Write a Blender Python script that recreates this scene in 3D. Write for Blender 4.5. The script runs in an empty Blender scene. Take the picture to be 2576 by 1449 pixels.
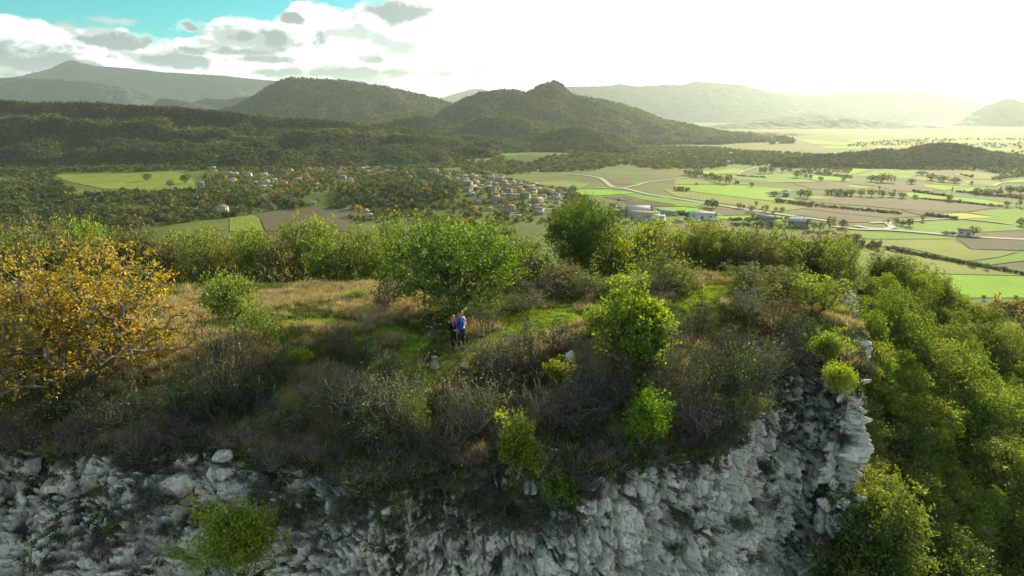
import bpy, bmesh, math, random
import numpy as np
from mathutils import Vector, Matrix
# ------------------------------------------------------------------ scene, camera
S = bpy.context.scene
COL = S.collection
PITCH = math.radians(14.4)
CAM_Z = 10.5
cam_d = bpy.data.cameras.new('camera'); cam = bpy.data.objects.new('camera', cam_d); COL.objects.link(cam)
cam.location = (0, 0, CAM_Z); cam.rotation_euler = (math.pi/2 - PITCH, 0, 0)
cam_d.sensor_width = 36.0; cam_d.lens = 24.05; cam_d.clip_start = 0.5; cam_d.clip_end = 80000
S.camera = cam
S.render.resolution_x = 1024; S.render.resolution_y = 576
S.view_settings.view_transform = 'Standard'; S.view_settings.look = 'None'
S.view_settings.gamma = 1.0; S.view_settings.exposure = 1.5
S.render.engine = 'CYCLES'
cy = S.cycles
cy.use_denoising = True
cy.max_bounces = 6; cy.diffuse_bounces = 3; cy.glossy_bounces = 2; cy.transmission_bounces = 4
cy.volume_bounces = 0; cy.transparent_max_bounces = 4
cy.sample_clamp_indirect = 6.0

SUN_AZ, SUN_EL = math.radians(31.5), math.radians(20.0)      # azimuth measured from +Y towards +X
SUND = Vector((math.sin(SUN_AZ)*math.cos(SUN_EL), math.cos(SUN_AZ)*math.cos(SUN_EL), math.sin(SUN_EL)))

# ------------------------------------------------------------------ geometry of the view, used to find where things stand
FP = 684.0*2576/1024
cP, sP = math.cos(PITCH), math.sin(PITCH)
def ray(px, py):
    u, v = (px-1288)/FP, (py-724.5)/FP
    return np.array([u, cP - v*sP, -(sP + v*cP)])
def hit_z(px, py, z):
    d = ray(px, py); t = (z-CAM_Z)/d[2]; return np.array([0, 0, CAM_Z]) + d*t
def hit_y(px, py, Y):
    d = ray(px, py); t = Y/d[1]; return np.array([0, 0, CAM_Z]) + d*t
def hit_f(px, py, f, z0=0.0):
    """first point where the line of sight meets the surface z = f(x, y)"""
    d = ray(px, py); far = 150.0 if z0 > -50 else 9000.0
    t0, t1 = (8.0 if z0 > -50 else 150.0), far
    for n in (160, 24, 24):
        t = np.linspace(t0, t1, n) if n == 24 else np.geomspace(t0, t1, n)
        g = CAM_Z + d[2]*t - f(d[0]*t, d[1]*t); k = np.where(g <= 0)[0]
        i = max(int(k[0]), 1) if len(k) else n-1
        t0, t1 = t[i-1], t[i]
    g0, g1 = CAM_Z + d[2]*t0 - f(np.array([d[0]*t0]), np.array([d[1]*t0]))[0], CAM_Z + d[2]*t1 - f(np.array([d[0]*t1]), np.array([d[1]*t1]))[0]
    tt = t0 + (t1-t0)*min(max(g0/(g0-g1+1e-12), 0), 1)
    return np.array([0, 0, CAM_Z]) + d*tt
def proj(p):
    x, y, z = p[0], p[1], p[2]-CAM_Z
    d = y*cP - z*sP
    return 1288 + FP*x/d, 724.5 - FP*(y*sP + z*cP)/d, d

# ------------------------------------------------------------------ node helper
class NT:
    def __init__(s, tree): s.t = tree; s.t.nodes.clear()
    def n(s, typ, ins=None, **props):
        nd = s.t.nodes.new(typ)
        for k, v in props.items(): setattr(nd, k, v)
        for k, v in (ins or {}).items():
            sock = nd.inputs[k]
            if isinstance(v, bpy.types.NodeSocket): s.t.links.new(v, sock)
            else: sock.default_value = v
        return nd
    def m(s, op, a, b=None, c=None, clamp=False):
        ins = {0: a}
        if b is not None: ins[1] = b
        if c is not None: ins[2] = c
        nd = s.n('ShaderNodeMath', ins, operation=op); nd.use_clamp = clamp
        return nd.outputs[0]
    def vm(s, op, a, b=None, out=0):
        ins = {0: a}
        if b is not None: ins[1] = b
        return s.n('ShaderNodeVectorMath', ins, operation=op).outputs[out]
    def sstep(s, x, lo, hi, a=0.0, b=1.0):
        nd = s.n('ShaderNodeMapRange', {0: x, 1: lo, 2: hi, 3: a, 4: b}, interpolation_type='SMOOTHSTEP')
        return nd.outputs[0]
    def mix(s, f, a, b, mode='MIX'):
        nd = s.n('ShaderNodeMix', None, data_type='RGBA', blend_type=mode)
        for i, v in ((0, f), (6, a), (7, b)):
            if isinstance(v, bpy.types.NodeSocket): s.t.links.new(v, nd.inputs[i])
            elif i == 0: nd.inputs[0].default_value = v
            else: nd.inputs[i].default_value = (*v, 1) if len(v) == 3 else v
        return nd.outputs[2]
    def ramp(s, f, stops, interp='LINEAR'):
        nd = s.n('ShaderNodeValToRGB', {0: f}); cr = nd.color_ramp; cr.interpolation = interp
        while len(cr.elements) < len(stops): cr.elements.new(0.5)
        for e, (p, c) in zip(cr.elements, stops):
            e.position = p; e.color = (*c, 1) if len(c) == 3 else c
        return nd.outputs[0]
    def noise(s, vec, scale, detail=3, rough=0.55, out=0, dist=0.0):
        ins = {'Scale': scale, 'Detail': detail, 'Roughness': rough, 'Distortion': dist}
        if vec is not None: ins['Vector'] = vec
        return s.n('ShaderNodeTexNoise', ins).outputs[out]
    def link(s, a, b): s.t.links.new(a, b)

# ------------------------------------------------------------------ world: sky with a cloud bank low over the mountains
def dir_azel(px, py):
    d = ray(px, py); d = d/np.linalg.norm(d)
    return math.atan2(d[0], d[1]), d[2]
world = bpy.data.worlds.new('World'); S.world = world; world.use_nodes = True
w = NT(world.node_tree)
SKY_STRENGTH = 0.10
sky = w.n('ShaderNodeTexSky', sky_type='NISHITA'); sky.sun_disc = False
sky.sun_elevation = SUN_EL; sky.sun_rotation = SUN_AZ; sky.altitude = 600; sky.air_density = 1.0; sky.dust_density = 0.6; sky.ozone_density = 2.0
tc = w.n('ShaderNodeTexCoord').outputs['Generated']
sep = w.n('ShaderNodeSeparateXYZ', {0: tc}).outputs
az = w.m('ARCTAN2', sep[0], sep[1]); el = sep[2]
# cloud top edge as elevation over azimuth (left: open sky above the bank; towards the sun the veil covers everything)
edge = [(-900, 60), (-300, 20), (0, 33), (100, 48), (250, 70), (330, 88), (392, 112), (440, 92), (490, 78), (545, 50), (600, 34), (660, 42), (700, 42), (735, 10), (850, 16), (955, 14), (1010, -10), (1100, -60), (1300, -150)]
st = []
for px, py in edge:
    a, e = dir_azel(px, py); st.append(((a+1.2)/2.4, (max(e, 0)/0.30,)*3))
bnd = w.ramp(w.m('MULTIPLY_ADD', az, 1/2.4, 0.5), [(min(max(p, 0), 1), c) for p, c in st])
bnd = w.m('MULTIPLY', bnd, 0.30)
cv = w.n('ShaderNodeCombineXYZ', {0: az, 1: w.m('MULTIPLY', el, 1.7), 2: 0.37}).outputs[0]
n_edge = w.noise(cv, 26, 8, 0.62)
n_big = w.noise(cv, 10, 5, 0.55)
n_pat = w.noise(w.n('ShaderNodeCombineXYZ', {0: az, 1: w.m('MULTIPLY', el, 2.4), 2: 1.7}).outputs[0], 15, 8, 0.57)
el_p = w.m('ADD', el, w.m('MULTIPLY', w.m('SUBTRACT', n_edge, 0.5), 0.045))
mask = w.sstep(w.m('SUBTRACT', bnd, el_p), -0.002, 0.004)
# sun angle
cosang = w.vm('DOT_PRODUCT', tc, tuple(SUND), out=1)
cpos = w.m('MAXIMUM', cosang, 0.0)
g1 = w.m('POWER', cpos, 60.0); g2 = w.m('POWER', cpos, 12.0); g3 = w.m('POWER', cpos, 3.0)
# grey undersides, fewer towards the sun
sunside = w.sstep(az, -0.20, 0.10)
low = w.sstep(el, 0.135, 0.02)
thr = w.m('ADD', 0.43, w.m('MULTIPLY', w.m('SUBTRACT', 1.0, low), 0.06))
thr = w.m('ADD', thr, w.m('MULTIPLY', sunside, 0.35))
grey = w.sstep(w.m('SUBTRACT', n_pat, thr), 0.0, 0.12)
def blob(px, py, rx, ry, soft=0.55):
    a, e = dir_azel(px, py)
    dx = w.m('DIVIDE', w.m('SUBTRACT', az, a), rx/FP); dy = w.m('DIVIDE', w.m('SUBTRACT', el, e), ry/FP)
    r = w.m('SQRT', w.m('ADD', w.m('MULTIPLY', dx, dx), w.m('MULTIPLY', dy, dy)))
    r = w.m('ADD', r, w.m('MULTIPLY', w.m('SUBTRACT', n_edge, 0.5), 4.5))
    return w.sstep(r, 1.0+soft, 0.55)
greyb = None
for b in [(995, 33, 60, 18), (690, 96, 34, 26), (610, 95, 46, 14), (300, 108, 52, 17), (735, 45, 28, 12), (808, 105, 20, 18), (952, 150, 30, 13), (900, 183, 200, 13), (560, 130, 90, 11), (70, 150, 160, 26), (480, 74, 34, 12), (650, 150, 80, 9), (430, 150, 90, 12)]:
    q = blob(*b); greyb = q if greyb is None else w.m('MAXIMUM', greyb, q)
grey = w.m('MAXIMUM', w.m('MULTIPLY', grey, 0.72), w.m('MULTIPLY', greyb, 0.95))
islet = w.m('MAXIMUM', blob(303, 54, 34, 8), blob(302, 76, 12, 6))
mask = w.m('MAXIMUM', mask, w.m('MAXIMUM', w.m('MULTIPLY', islet, 0.9), w.m('MULTIPLY', greyb, 0.97)))
K = 1.0/SKY_STRENGTH
def kc(c): return tuple(v*K for v in c)
white = w.mix(w.sstep(n_big, 0.3, 0.7), kc((0.38, 0.40, 0.39)), kc((0.62, 0.63, 0.61)))
cloud = w.mix(grey, white, kc((0.07, 0.105, 0.112)))
tint = w.mix(1.0, sky.outputs[0], (0.0, 0.44, 0.41), 'MULTIPLY')
hz = w.sstep(el, 0.16, 0.02)
base = w.mix(mask, w.mix(w.m('MULTIPLY', hz, 0.45), tint, kc((0.01, 0.27, 0.25))), cloud)
dz = w.m('ADD', w.m('MAXIMUM', el, 0.0), 0.18)      # unseen broken cloud added over the rest of the sky for ambient fill
dp = w.n('ShaderNodeCombineXYZ', {0: w.m('DIVIDE', sep[0], dz), 1: w.m('DIVIDE', sep[1], dz), 2: 3.1}).outputs[0]
dm = w.m('MULTIPLY', w.sstep(w.noise(dp, 1.1, 6, 0.55), 0.46, 0.62), w.sstep(el, 0.155, 0.26))
base = w.mix(dm, base, kc((0.36, 0.40, 0.42)))
gl = w.m('ADD', w.m('MULTIPLY', g1, 0.8*K), w.m('ADD', w.m('MULTIPLY', g2, 0.36*K), w.m('MULTIPLY', g3, 0.03*K)))
glc = w.vm('MULTIPLY', w.n('ShaderNodeCombineXYZ', {0: gl, 1: gl, 2: gl}).outputs[0], (1.0, 0.95, 0.80))
tot = w.mix(1.0, base, glc, 'ADD')
below = w.sstep(el, -0.06, -0.01)
tot = w.mix(below, kc((0.10, 0.11, 0.10)), tot)
bg = w.n('ShaderNodeBackground', {0: tot, 1: SKY_STRENGTH})
wo = w.n('ShaderNodeOutputWorld'); w.link(bg.outputs[0], wo.inputs[0])
world.cycles.sampling_method = 'MANUAL'; world.cycles.sample_map_resolution = 512

sun_d = bpy.data.lights.new('sun', 'SUN'); sun_d.energy = 5.0; sun_d.angle = math.radians(0.6); sun_d.color = (1.0, 0.84, 0.53)
sun = bpy.data.objects.new('sun', sun_d); COL.objects.link(sun); sun.location = (40, 60, 60)
sun.rotation_euler = SUND.to_track_quat('Z', 'Y').to_euler()

# ------------------------------------------------------------------ building helpers
def link(o, parent=None):
    COL.objects.link(o)
    if parent is not None: o.parent = parent
    return o
def np_mesh(name, V, F, mats=None, smooth=False, mi=None):
    """mesh from arrays; F is (m,k) with constant k, or a list of such arrays"""
    me = bpy.data.meshes.new(name)
    V = np.asarray(V, dtype=np.float32)
    Fs = F if isinstance(F, list) else [F]
    Fs = [np.asarray(f, dtype=np.int32) for f in Fs if len(f)]
    loops = np.concatenate([f.ravel() for f in Fs]); tot = np.concatenate([np.full(len(f), f.shape[1], dtype=np.int32) for f in Fs])
    starts = np.concatenate([[0], np.cumsum(tot)[:-1]]).astype(np.int32)
    me.vertices.add(len(V)); me.vertices.foreach_set('co', V.ravel())
    me.loops.add(len(loops)); me.loops.foreach_set('vertex_index', loops)
    me.polygons.add(len(tot)); me.polygons.foreach_set('loop_start', starts)
    if smooth: me.polygons.foreach_set('use_smooth', np.ones(len(tot), dtype=bool))
    for m in (mats or []): me.materials.append(m)
    if mi is not None: me.polygons.foreach_set('material_index', np.asarray(mi, dtype=np.int32))
    me.update(calc_edges=True)
    return me
def ob(name, me, parent=None, **props):
    o = bpy.data.objects.new(name, me); link(o, parent)
    for k, v in props.items(): o[k] = v
    return o
def thing(name, label, cat, loc=(0, 0, 0), rz=0.0, sc=1.0, group=None, me=None):
    o = bpy.data.objects.new(name, me); COL.objects.link(o)
    o.location = tuple(float(v) for v in loc); o.rotation_euler = (0, 0, rz); o.scale = (sc, sc, sc) if not hasattr(sc, '__len__') else sc
    if me is None: o.empty_display_size = 0.3
    o['label'] = label; o['category'] = cat
    if group: o['group'] = group
    return o
def mat(name, build):
    m = bpy.data.materials.new(name); m.use_nodes = True
    t = NT(m.node_tree); sh = build(t)
    out = t.n('ShaderNodeOutputMaterial'); t.link(sh, out.inputs[0])
    return m
def bsdf(t, col, rough=0.8, spec=0.3, normal=None, **kw):
    ins = {'Base Color': col if isinstance(col, bpy.types.NodeSocket) else (*col, 1), 'Roughness': rough, 'Specular IOR Level': spec}
    ins.update(kw)
    if normal is not None: ins['Normal'] = normal
    return t.n('ShaderNodeBsdfPrincipled', ins).outputs[0]
def bump(t, h, strength=0.5, dist=0.1):
    return t.n('ShaderNodeBump', {'Height': h, 'Strength': strength, 'Distance': dist}).outputs[0]

# value noise and cellular noise in numpy
def _h(ix, iy, iz, s):
    h = (ix.astype(np.int64)*374761393 + iy.astype(np.int64)*668265263 + iz.astype(np.int64)*2147483647 + s*1274126177) & 0xFFFFFFFF
    h = ((h ^ (h >> 13))*1274126177) & 0xFFFFFFFF
    h = ((h ^ (h >> 15))*2246822519) & 0xFFFFFFFF
    return ((h ^ (h >> 16)) & 0xFFFFFF)/float(0x1000000)
def vnoise(p, s=0):
    i = np.floor(p).astype(np.int64); f = p - i; f = f*f*(3-2*f); r = 0
    for dx in (0, 1):
        for dy in (0, 1):
            for dz in (0, 1):
                wgt = (f[..., 0] if dx else 1-f[..., 0])*(f[..., 1] if dy else 1-f[..., 1])*(f[..., 2] if dz else 1-f[..., 2])
                r = r + wgt*_h(i[..., 0]+dx, i[..., 1]+dy, i[..., 2]+dz, s)
    return r
def fbm(p, octv=4, s=0, gain=0.5):
    r, a, t = 0, 1.0, 0
    for k in range(octv):
        r = r + a*vnoise(p*(2.03**k) + 17.3*k, s+k); t += a; a *= gain
    return r/t
def P3(x, y, z=0.0):
    x, y = np.broadcast_arrays(np.asarray(x, float), np.asarray(y, float)); return np.stack([x, y, np.broadcast_to(np.asarray(z, float), x.shape)], -1)
def worley(p, s=0):
    i = np.floor(p).astype(np.int64); f1 = np.full(p.shape[:-1], 9.0); f2 = f1.copy(); cid = f1*0; ctr = np.zeros_like(p)
    for dx in (-1, 0, 1):
        for dy in (-1, 0, 1):
            for dz in (-1, 0, 1):
                c = i + np.array([dx, dy, dz])
                q = np.stack([c[..., k] + 0.1 + 0.8*_h(c[..., 0], c[..., 1], c[..., 2], s+11*k+1) for k in range(3)], -1)
                d = np.sqrt(((p-q)**2).sum(-1)); idv = _h(c[..., 0], c[..., 1], c[..., 2], s+97)
                new = d < f1
                f2 = np.where(new, f1, np.minimum(f2, d)); cid = np.where(new, idv, cid); ctr = np.where(new[..., None], q, ctr); f1 = np.where(new, d, f1)
    t = np.stack([(cid*m_) % 1.0 - 0.5 for m_ in (37.7, 91.3, 173.9)], -1)
    return f1, f2, cid, ((p-ctr)*t).sum(-1)
def grid_faces(nu, nv, off=0):
    a = (np.arange(nu-1)[:, None]*nv + np.arange(nv-1)[None, :]).ravel() + off
    return np.stack([a, a+nv, a+nv+1, a+1], 1)

def scatter(name, pts, protos, seed=0, smin=0.8, smax=1.2, pick=None, parent=None, tilt=0.0, **props):
    """a mass nobody could count: one object that instances small meshes on points"""
    rng = np.random.default_rng(seed)
    pts = np.asarray(pts, np.float32); n = len(pts)
    me = bpy.data.meshes.new(name); me.vertices.add(n); me.vertices.foreach_set('co', pts.ravel())
    sc = smin + (smax-smin)*rng.random(n)
    rot = np.stack([rng.normal(0, tilt, n) if tilt else np.zeros(n), rng.normal(0, tilt, n) if tilt else np.zeros(n), rng.random(n)*6.2832], 1)
    pk = rng.integers(0, len(protos), n) if pick is None else np.asarray(pick)
    a = me.attributes.new('sc', 'FLOAT', 'POINT'); a.data.foreach_set('value', sc.astype(np.float32))
    a = me.attributes.new('rot', 'FLOAT_VECTOR', 'POINT'); a.data.foreach_set('vector', rot.astype(np.float32).ravel())
    a = me.attributes.new('pk', 'INT', 'POINT'); a.data.foreach_set('value', pk.astype(np.int32))
    o = ob(name, me, parent, **props)
    c = bpy.data.collections.new(name + '_kinds')
    for k, pm in enumerate(protos):
        c.objects.link(bpy.data.objects.new('%s_kind_%02d' % (name, k), pm))
    g = bpy.data.node_groups.new(name + '_scatter', 'GeometryNodeTree')
    g.interface.new_socket('Geometry', in_out='INPUT', socket_type='NodeSocketGeometry')
    g.interface.new_socket('Geometry', in_out='OUTPUT', socket_type='NodeSocketGeometry')
    gi = g.nodes.new('NodeGroupInput'); go = g.nodes.new('NodeGroupOutput')
    ci = g.nodes.new('GeometryNodeCollectionInfo'); ci.inputs[0].default_value = c; ci.inputs[1].default_value = True; ci.inputs[2].default_value = True
    ip = g.nodes.new('GeometryNodeInstanceOnPoints')
    def attr(nm, typ):
        nd = g.nodes.new('GeometryNodeInputNamedAttribute'); nd.data_type = typ; nd.inputs[0].default_value = nm; return nd.outputs[0]
    g.links.new(gi.outputs[0], ip.inputs['Points']); g.links.new(ci.outputs[0], ip.inputs['Instance'])
    ip.inputs['Pick Instance'].default_value = True
    g.links.new(attr('pk', 'INT'), ip.inputs['Instance Index']); g.links.new(attr('sc', 'FLOAT'), ip.inputs['Scale'])
    er = g.nodes.new('FunctionNodeEulerToRotation'); g.links.new(attr('rot', 'FLOAT_VECTOR'), er.inputs[0]); g.links.new(er.outputs[0], ip.inputs['Rotation'])
    g.links.new(ip.outputs[0], go.inputs[0])
    md = o.modifiers.new('scatter', 'NODES'); md.node_group = g
    return o
# ------------------------------------------------------------------ landscape materials
def m_forest(name, c1, c2, c3, scale, bstr=0.6, bdist=6.0):
    def b(t):
        pos = t.n('ShaderNodeNewGeometry').outputs['Position']
        n1 = t.noise(pos, scale, 4, 0.6); n2 = t.noise(pos, scale*0.12, 3, 0.55)
        vo = t.n('ShaderNodeTexVoronoi', {'Vector': pos, 'Scale': scale*1.6})
        f = t.m('ADD', t.m('MULTIPLY', n1, 0.5), t.m('MULTIPLY', n2, 0.5))
        c = t.ramp(f, [(0.32, c1), (0.5, c2), (0.66, c3)])
        h = t.m('SUBTRACT', t.m('MULTIPLY', n1, 0.6), vo.outputs['Distance'])
        return bsdf(t, c, 0.95, 0.05, bump(t, h, bstr, bdist))
    return mat(name, b)
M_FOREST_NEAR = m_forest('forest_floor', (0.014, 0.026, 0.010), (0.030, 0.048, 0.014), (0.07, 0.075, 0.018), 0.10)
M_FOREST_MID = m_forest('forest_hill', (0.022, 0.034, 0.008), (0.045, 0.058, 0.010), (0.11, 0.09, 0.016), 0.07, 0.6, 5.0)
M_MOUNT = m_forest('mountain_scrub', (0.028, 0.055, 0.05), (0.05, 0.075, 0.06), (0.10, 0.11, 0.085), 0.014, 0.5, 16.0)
def m_field(name, c1, c2, stripe=0.0, ang=0.0, sc=0.02):
    def b(t):
        pos = t.n('ShaderNodeNewGeometry').outputs['Position']
        n1 = t.noise(pos, sc, 5, 0.6); n2 = t.noise(pos, sc*14, 3, 0.6)
        f = t.m('ADD', t.m('MULTIPLY', n1, 0.65), t.m('MULTIPLY', n2, 0.35))
        if stripe:
            mp = t.n('ShaderNodeMapping', {'Vector': pos, 'Rotation': (0, 0, ang)}).outputs[0]
            wv = t.n('ShaderNodeTexWave', {'Vector': mp, 'Scale': 0.06, 'Distortion': 1.2, 'Detail': 2.0}).outputs['Fac']
            f = t.m('ADD', f, t.m('MULTIPLY', t.m('SUBTRACT', wv, 0.5), stripe))
        c = t.ramp(f, [(0.34, c1), (0.64, c2)])
        return bsdf(t, c, 0.95, 0.05, bump(t, n2, 0.5, 0.4))
    return mat(name, b)
FM = {
 'lime': m_field('spring_wheat_field', (0.0990, 0.2178, 0.0033), (0.1584, 0.2970, 0.0053), 0.05, 0.3),
 'green': m_field('grass_field', (0.0660, 0.1584, 0.0040), (0.1122, 0.2178, 0.0066), 0.05, 0.2),
 'olive': m_field('pale_meadow', (0.0990, 0.1320, 0.0185), (0.1584, 0.1914, 0.0297), 0.12, 0.25),
 'brown': m_field('ploughed_field', (0.0660, 0.0561, 0.0330), (0.1023, 0.0858, 0.0528), 0.07, 0.2),
 'dark': m_field('dark_ploughed_field', (0.0396, 0.0383, 0.0330), (0.0660, 0.0607, 0.0495), 0.07, 0.2),
 'yellow': m_field('mustard_field', (0.2376, 0.2772, 0.0132), (0.3300, 0.3432, 0.0264)),
}
M_PLAIN = m_field('valley_meadow', (0.0450, 0.0713, 0.0120), (0.0975, 0.1275, 0.0225), 0.0, 0.0, 0.012)
def _road(t):
    pos = t.n('ShaderNodeNewGeometry').outputs['Position']
    return bsdf(t, t.ramp(t.noise(pos, 0.3, 3), [(0.3, (0.2000, 0.1920, 0.1680)), (0.7, (0.2720, 0.2640, 0.2320))]), 0.9, 0.1)
M_ROAD = mat('pale_asphalt', _road)
def _track(t):
    pos = t.n('ShaderNodeNewGeometry').outputs['Position']
    return bsdf(t, t.ramp(t.noise(pos, 0.3, 3), [(0.3, (0.1600, 0.1440, 0.0960)), (0.7, (0.2640, 0.2400, 0.1760))]), 0.9, 0.1)
M_TRACK = mat('dirt_track', _track)

# ------------------------------------------------------------------ valley floor: one sheet to the horizon
PLAIN = -100.0
BUMPS = [  # centre px, py on the plain, radii in metres, height
 (1395, 408, 190, 130, 17), (1230, 400, 220, 150, 8), (1010, 505, 170, 70, 17), (1960, 395, 300, 150, 8), (250, 432, 420, 120, 9), (60, 500, 160, 60, 10)]
BL = []
for bx, by, rx, ry, h in BUMPS:
    p = hit_z(bx, by, PLAIN); BL.append((p[0], p[1], rx, ry, h))
def vz(x, y):
    z = PLAIN + 0.0*np.asarray(x)
    for cx, cyy, rx, ry, h in BL:
        z = z + h*np.exp(-((x-cx)/rx)**2 - ((y-cyy)/ry)**2)
    return z
def vzf(x, y): return float(vz(np.array([x]), np.array([y]))[0])
rr = np.concatenate([np.geomspace(70, 4500, 300), np.geomspace(4700, 40000, 40)]); aa = np.radians(np.linspace(-80, 80, 260))
R_, A_ = np.meshgrid(rr, aa, indexing='ij'); gx, gy = R_*np.sin(A_), R_*np.cos(A_)
ground = ob('ground', np_mesh('ground', np.stack([gx, gy, vz(gx, gy)], -1).reshape(-1, 3), grid_faces(len(rr), len(aa))[:, ::-1], [M_PLAIN], True), kind='structure', label='valley floor of meadows and rough ground below the cliff')

# zoom maps used while measuring the photograph
ZM = {'C': (1695.5, .3472, 478.0), 'G': (1698.0, .1736, 345.9), 'H': (2135.8, .1736, 345.9), 'E': (1132.0, .1736, 345.9), 'M': (1446.5, .1709, 471.7),
      'N': (471.7, .1519, 345.9), 'Q': (817.6, .1519, 345.9), 'A': (0.0, .3472, 0.0), 'B': (817.6, .3472, 0.0), 'D': (1695.5, .3472, 0.0), 'P': (0.0, 1.0, 0.0)}
def zp(k, x, y):
    o = ZM[k]; return o[0]+o[1]*x, o[2]+o[1]*y
def vhit(k, x, y):
    px, py = zp(k, x, y); return hit_f(px, py, vz, PLAIN)
FIELDS = [
 ('lime','C',[(1680,608),(2536,628),(2860,640),(2860,783),(2100,783),(1990,770),(1800,700)]),
 ('olive','C',[(1180,418),(1480,430),(1760,480),(2130,545),(2536,622),(2860,690),(2536,624),(1700,604),(1180,590)]),
 ('green','C',[(1290,300),(1700,325),(2000,345),(2010,356),(1450,358),(1250,345)]),
 ('olive','C',[(1450,362),(2010,360),(2140,432),(2480,452),(2360,488),(2130,520),(1680,420),(1250,400),(1180,378)]),
 ('dark','C',[(2040,347),(2536,366),(2860,372),(2860,447),(2150,430)]),
 ('brown','C',[(2230,312),(2536,297),(2860,290),(2860,352),(2536,356),(2250,343)]),
 ('green','C',[(2190,528),(2536,455),(2860,400),(2860,500),(2536,515),(2240,552)]),
 ('brown','C',[(2330,552),(2536,520),(2860,505),(2860,640),(2536,600)]),
 ('green','C',[(1590,266),(1740,244),(1900,222),(2200,236),(2480,260),(2860,282),(2536,292),(2230,306),(1950,322),(1620,292)]),
 ('yellow','C',[(1850,187),(2060,167),(2350,200),(2060,210),(1930,196)]),
 ('green','C',[(2120,165),(2440,140),(2860,135),(2860,262),(2480,254),(2070,213),(2360,201)]),
 ('brown','C',[(870,180),(1140,167),(1560,217),(1500,233),(1290,238)]),
 ('brown','C',[(780,78),(1280,52),(1700,54),(2340,128),(2110,162),(1650,143),(1400,118)]),
 ('dark','C',[(1640,150),(1850,147),(2100,167),(1800,186)]),
 ('brown','C',[(880,130),(1100,120),(1800,192),(1560,207),(1150,162)]),
 ('lime','G',[(0,692),(830,692),(1700,757),(1770,772),(1300,800),(1380,868),(1860,890),(2000,852),(2480,888),(1500,918),(1350,918),(200,780),(0,720)]),
 ('olive','G',[(-200,730),(0,768),(200,788),(1350,926),(1400,944),(1950,1000),(1800,1040),(1440,1080),(900,985),(640,955),(0,855)]),
 ('green','G',[(-250,850),(0,905),(430,960),(300,1016),(100,1000),(0,990)]),
 ('brown','G',[(300,1022),(620,1032),(1060,1062),(1400,1122),(700,1132)]),
 ('lime','G',[(600,1142),(1430,1132),(1890,1202),(1750,1240),(1240,1200),(800,1190),(600,1180)]),
 ('lime','G',[(-60,1012),(300,1026),(690,1135),(590,1137),(0,1110)]),
 ('olive','G',[(0,602),(200,602),(680,665),(640,675),(0,680)]),
 ('lime','G',[(310,490),(640,478),(860,450),(990,465),(1000,480),(890,523),(430,530)]),
 ('green','G',[(500,542),(1000,562),(1500,522),(1700,512),(1850,600),(2040,638),(1600,656),(1180,640),(900,600)]),
 ('lime','G',[(1860,540),(2536,590),(2536,625),(2050,630)]),
 ('lime','G',[(1420,402),(1900,367),(2536,382),(2536,450),(1870,450),(1500,440)]),
 ('brown','G',[(1700,662),(2170,652),(2536,722),(2536,757),(2000,760)]),
 ('lime','H',[(0,432),(340,472),(250,490),(0,548)]),
 ('green','H',[(20,552),(400,474),(980,492),(1000,540),(860,600),(660,600)]),
 ('lime','H',[(1080,690),(1250,685),(1780,725),(1380,763),(1100,720)]),
 ('lime','H',[(1395,767),(1790,728),(2060,740),(2040,780),(1780,787)]),
 ('lime','H',[(820,800),(920,802),(1400,860),(1900,902),(2460,990),(2620,1010),(2220,1000),(1480,902),(1000,880),(850,860)]),
 ('brown','H',[(0,652),(360,652),(800,682),(1370,772),(900,790),(660,780),(350,700),(0,677)]),
 ('olive','H',[(1500,542),(1700,490),(2130,542),(2080,608),(1780,600)]),
 ('olive','H',[(1660,622),(2040,617),(2230,652),(2090,700),(1650,680)]),
 ('lime','H',[(2250,640),(2640,585),(2640,650),(2340,660)]),
 ('lime','H',[(0,682),(340,742),(200,740),(0,722)]),
 ('olive','H',[(1000,562),(1650,662),(1780,705),(1240,680),(940,600)]),
 ('olive','E',[(1210,662),(1660,630),(2030,672),(1900,743),(1600,724),(1350,692)]),
 ('lime','E',[(1760,818),(1860,757),(2330,762),(2480,820),(2160,848)]),
 ('lime','E',[(1040,172),(1110,150),(1420,178),(1430,195),(1300,198)]),
 ('green','E',[(800,235),(900,207),(1230,240),(1030,258)]),
 ('olive','E',[(140,338),(600,277),(830,287),(400,350)]),
 ('green','E',[(610,260),(850,237),(1010,262),(850,278)]),
 ('brown','E',[(2310,612),(2636,590),(2636,680),(2370,680)]),
 ('brown','N',[(1080,1275),(1500,1205),(2200,1170),(2700,1200),(2700,1560),(1300,1560),(1200,1330)]),
 ('olive','N',[(700,1340),(1075,1280),(1190,1335),(1250,1560),(700,1560)]),
 ('olive','A',[(390,1268),(830,1262),(1280,1242),(1390,1290),(1430,1370),(1200,1382),(750,1368),(480,1312)]),
 ('dark','M',[(400,142),(760,132),(880,180),(690,198)]),
 ('lime','M',[(550,57),(800,62),(900,88),(690,100)]),
 ('green','M',[(690,112),(900,95),(1400,180),(1880,245),(1600,275),(1000,182),(780,125)]),
 ('dark','M',[(680,204),(1000,192),(1570,282),(1000,290)]),
 ('brown','M',[(900,552),(1750,545),(2400,600),(2400,760),(900,760)]),
 ('lime','M',[(1150,297),(1600,290),(2200,413),(1500,400)]),
 ('lime','P',[(2000,350),(2080,355),(2150,362),(2120,366),(2040,362)]),
 ('lime','P',[(2060,368),(2170,370),(2160,375),(2080,374)]),
 ('lime','P',[(2130,352),(2210,350),(2190,357),(2140,359)]),
 ('green','P',[(2330,362),(2440,352),(2600,355),(2600,361),(2440,362)]),
 ('green','P',[(2290,374),(2460,371),(2620,378),(2620,384),(2400,380)]),
 ('olive','P',[(2180,368),(2330,366),(2280,372),(2190,374)]),
 ('green','P',[(2420,384),(2640,390),(2640,396),(2480,391)]),
]
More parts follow.
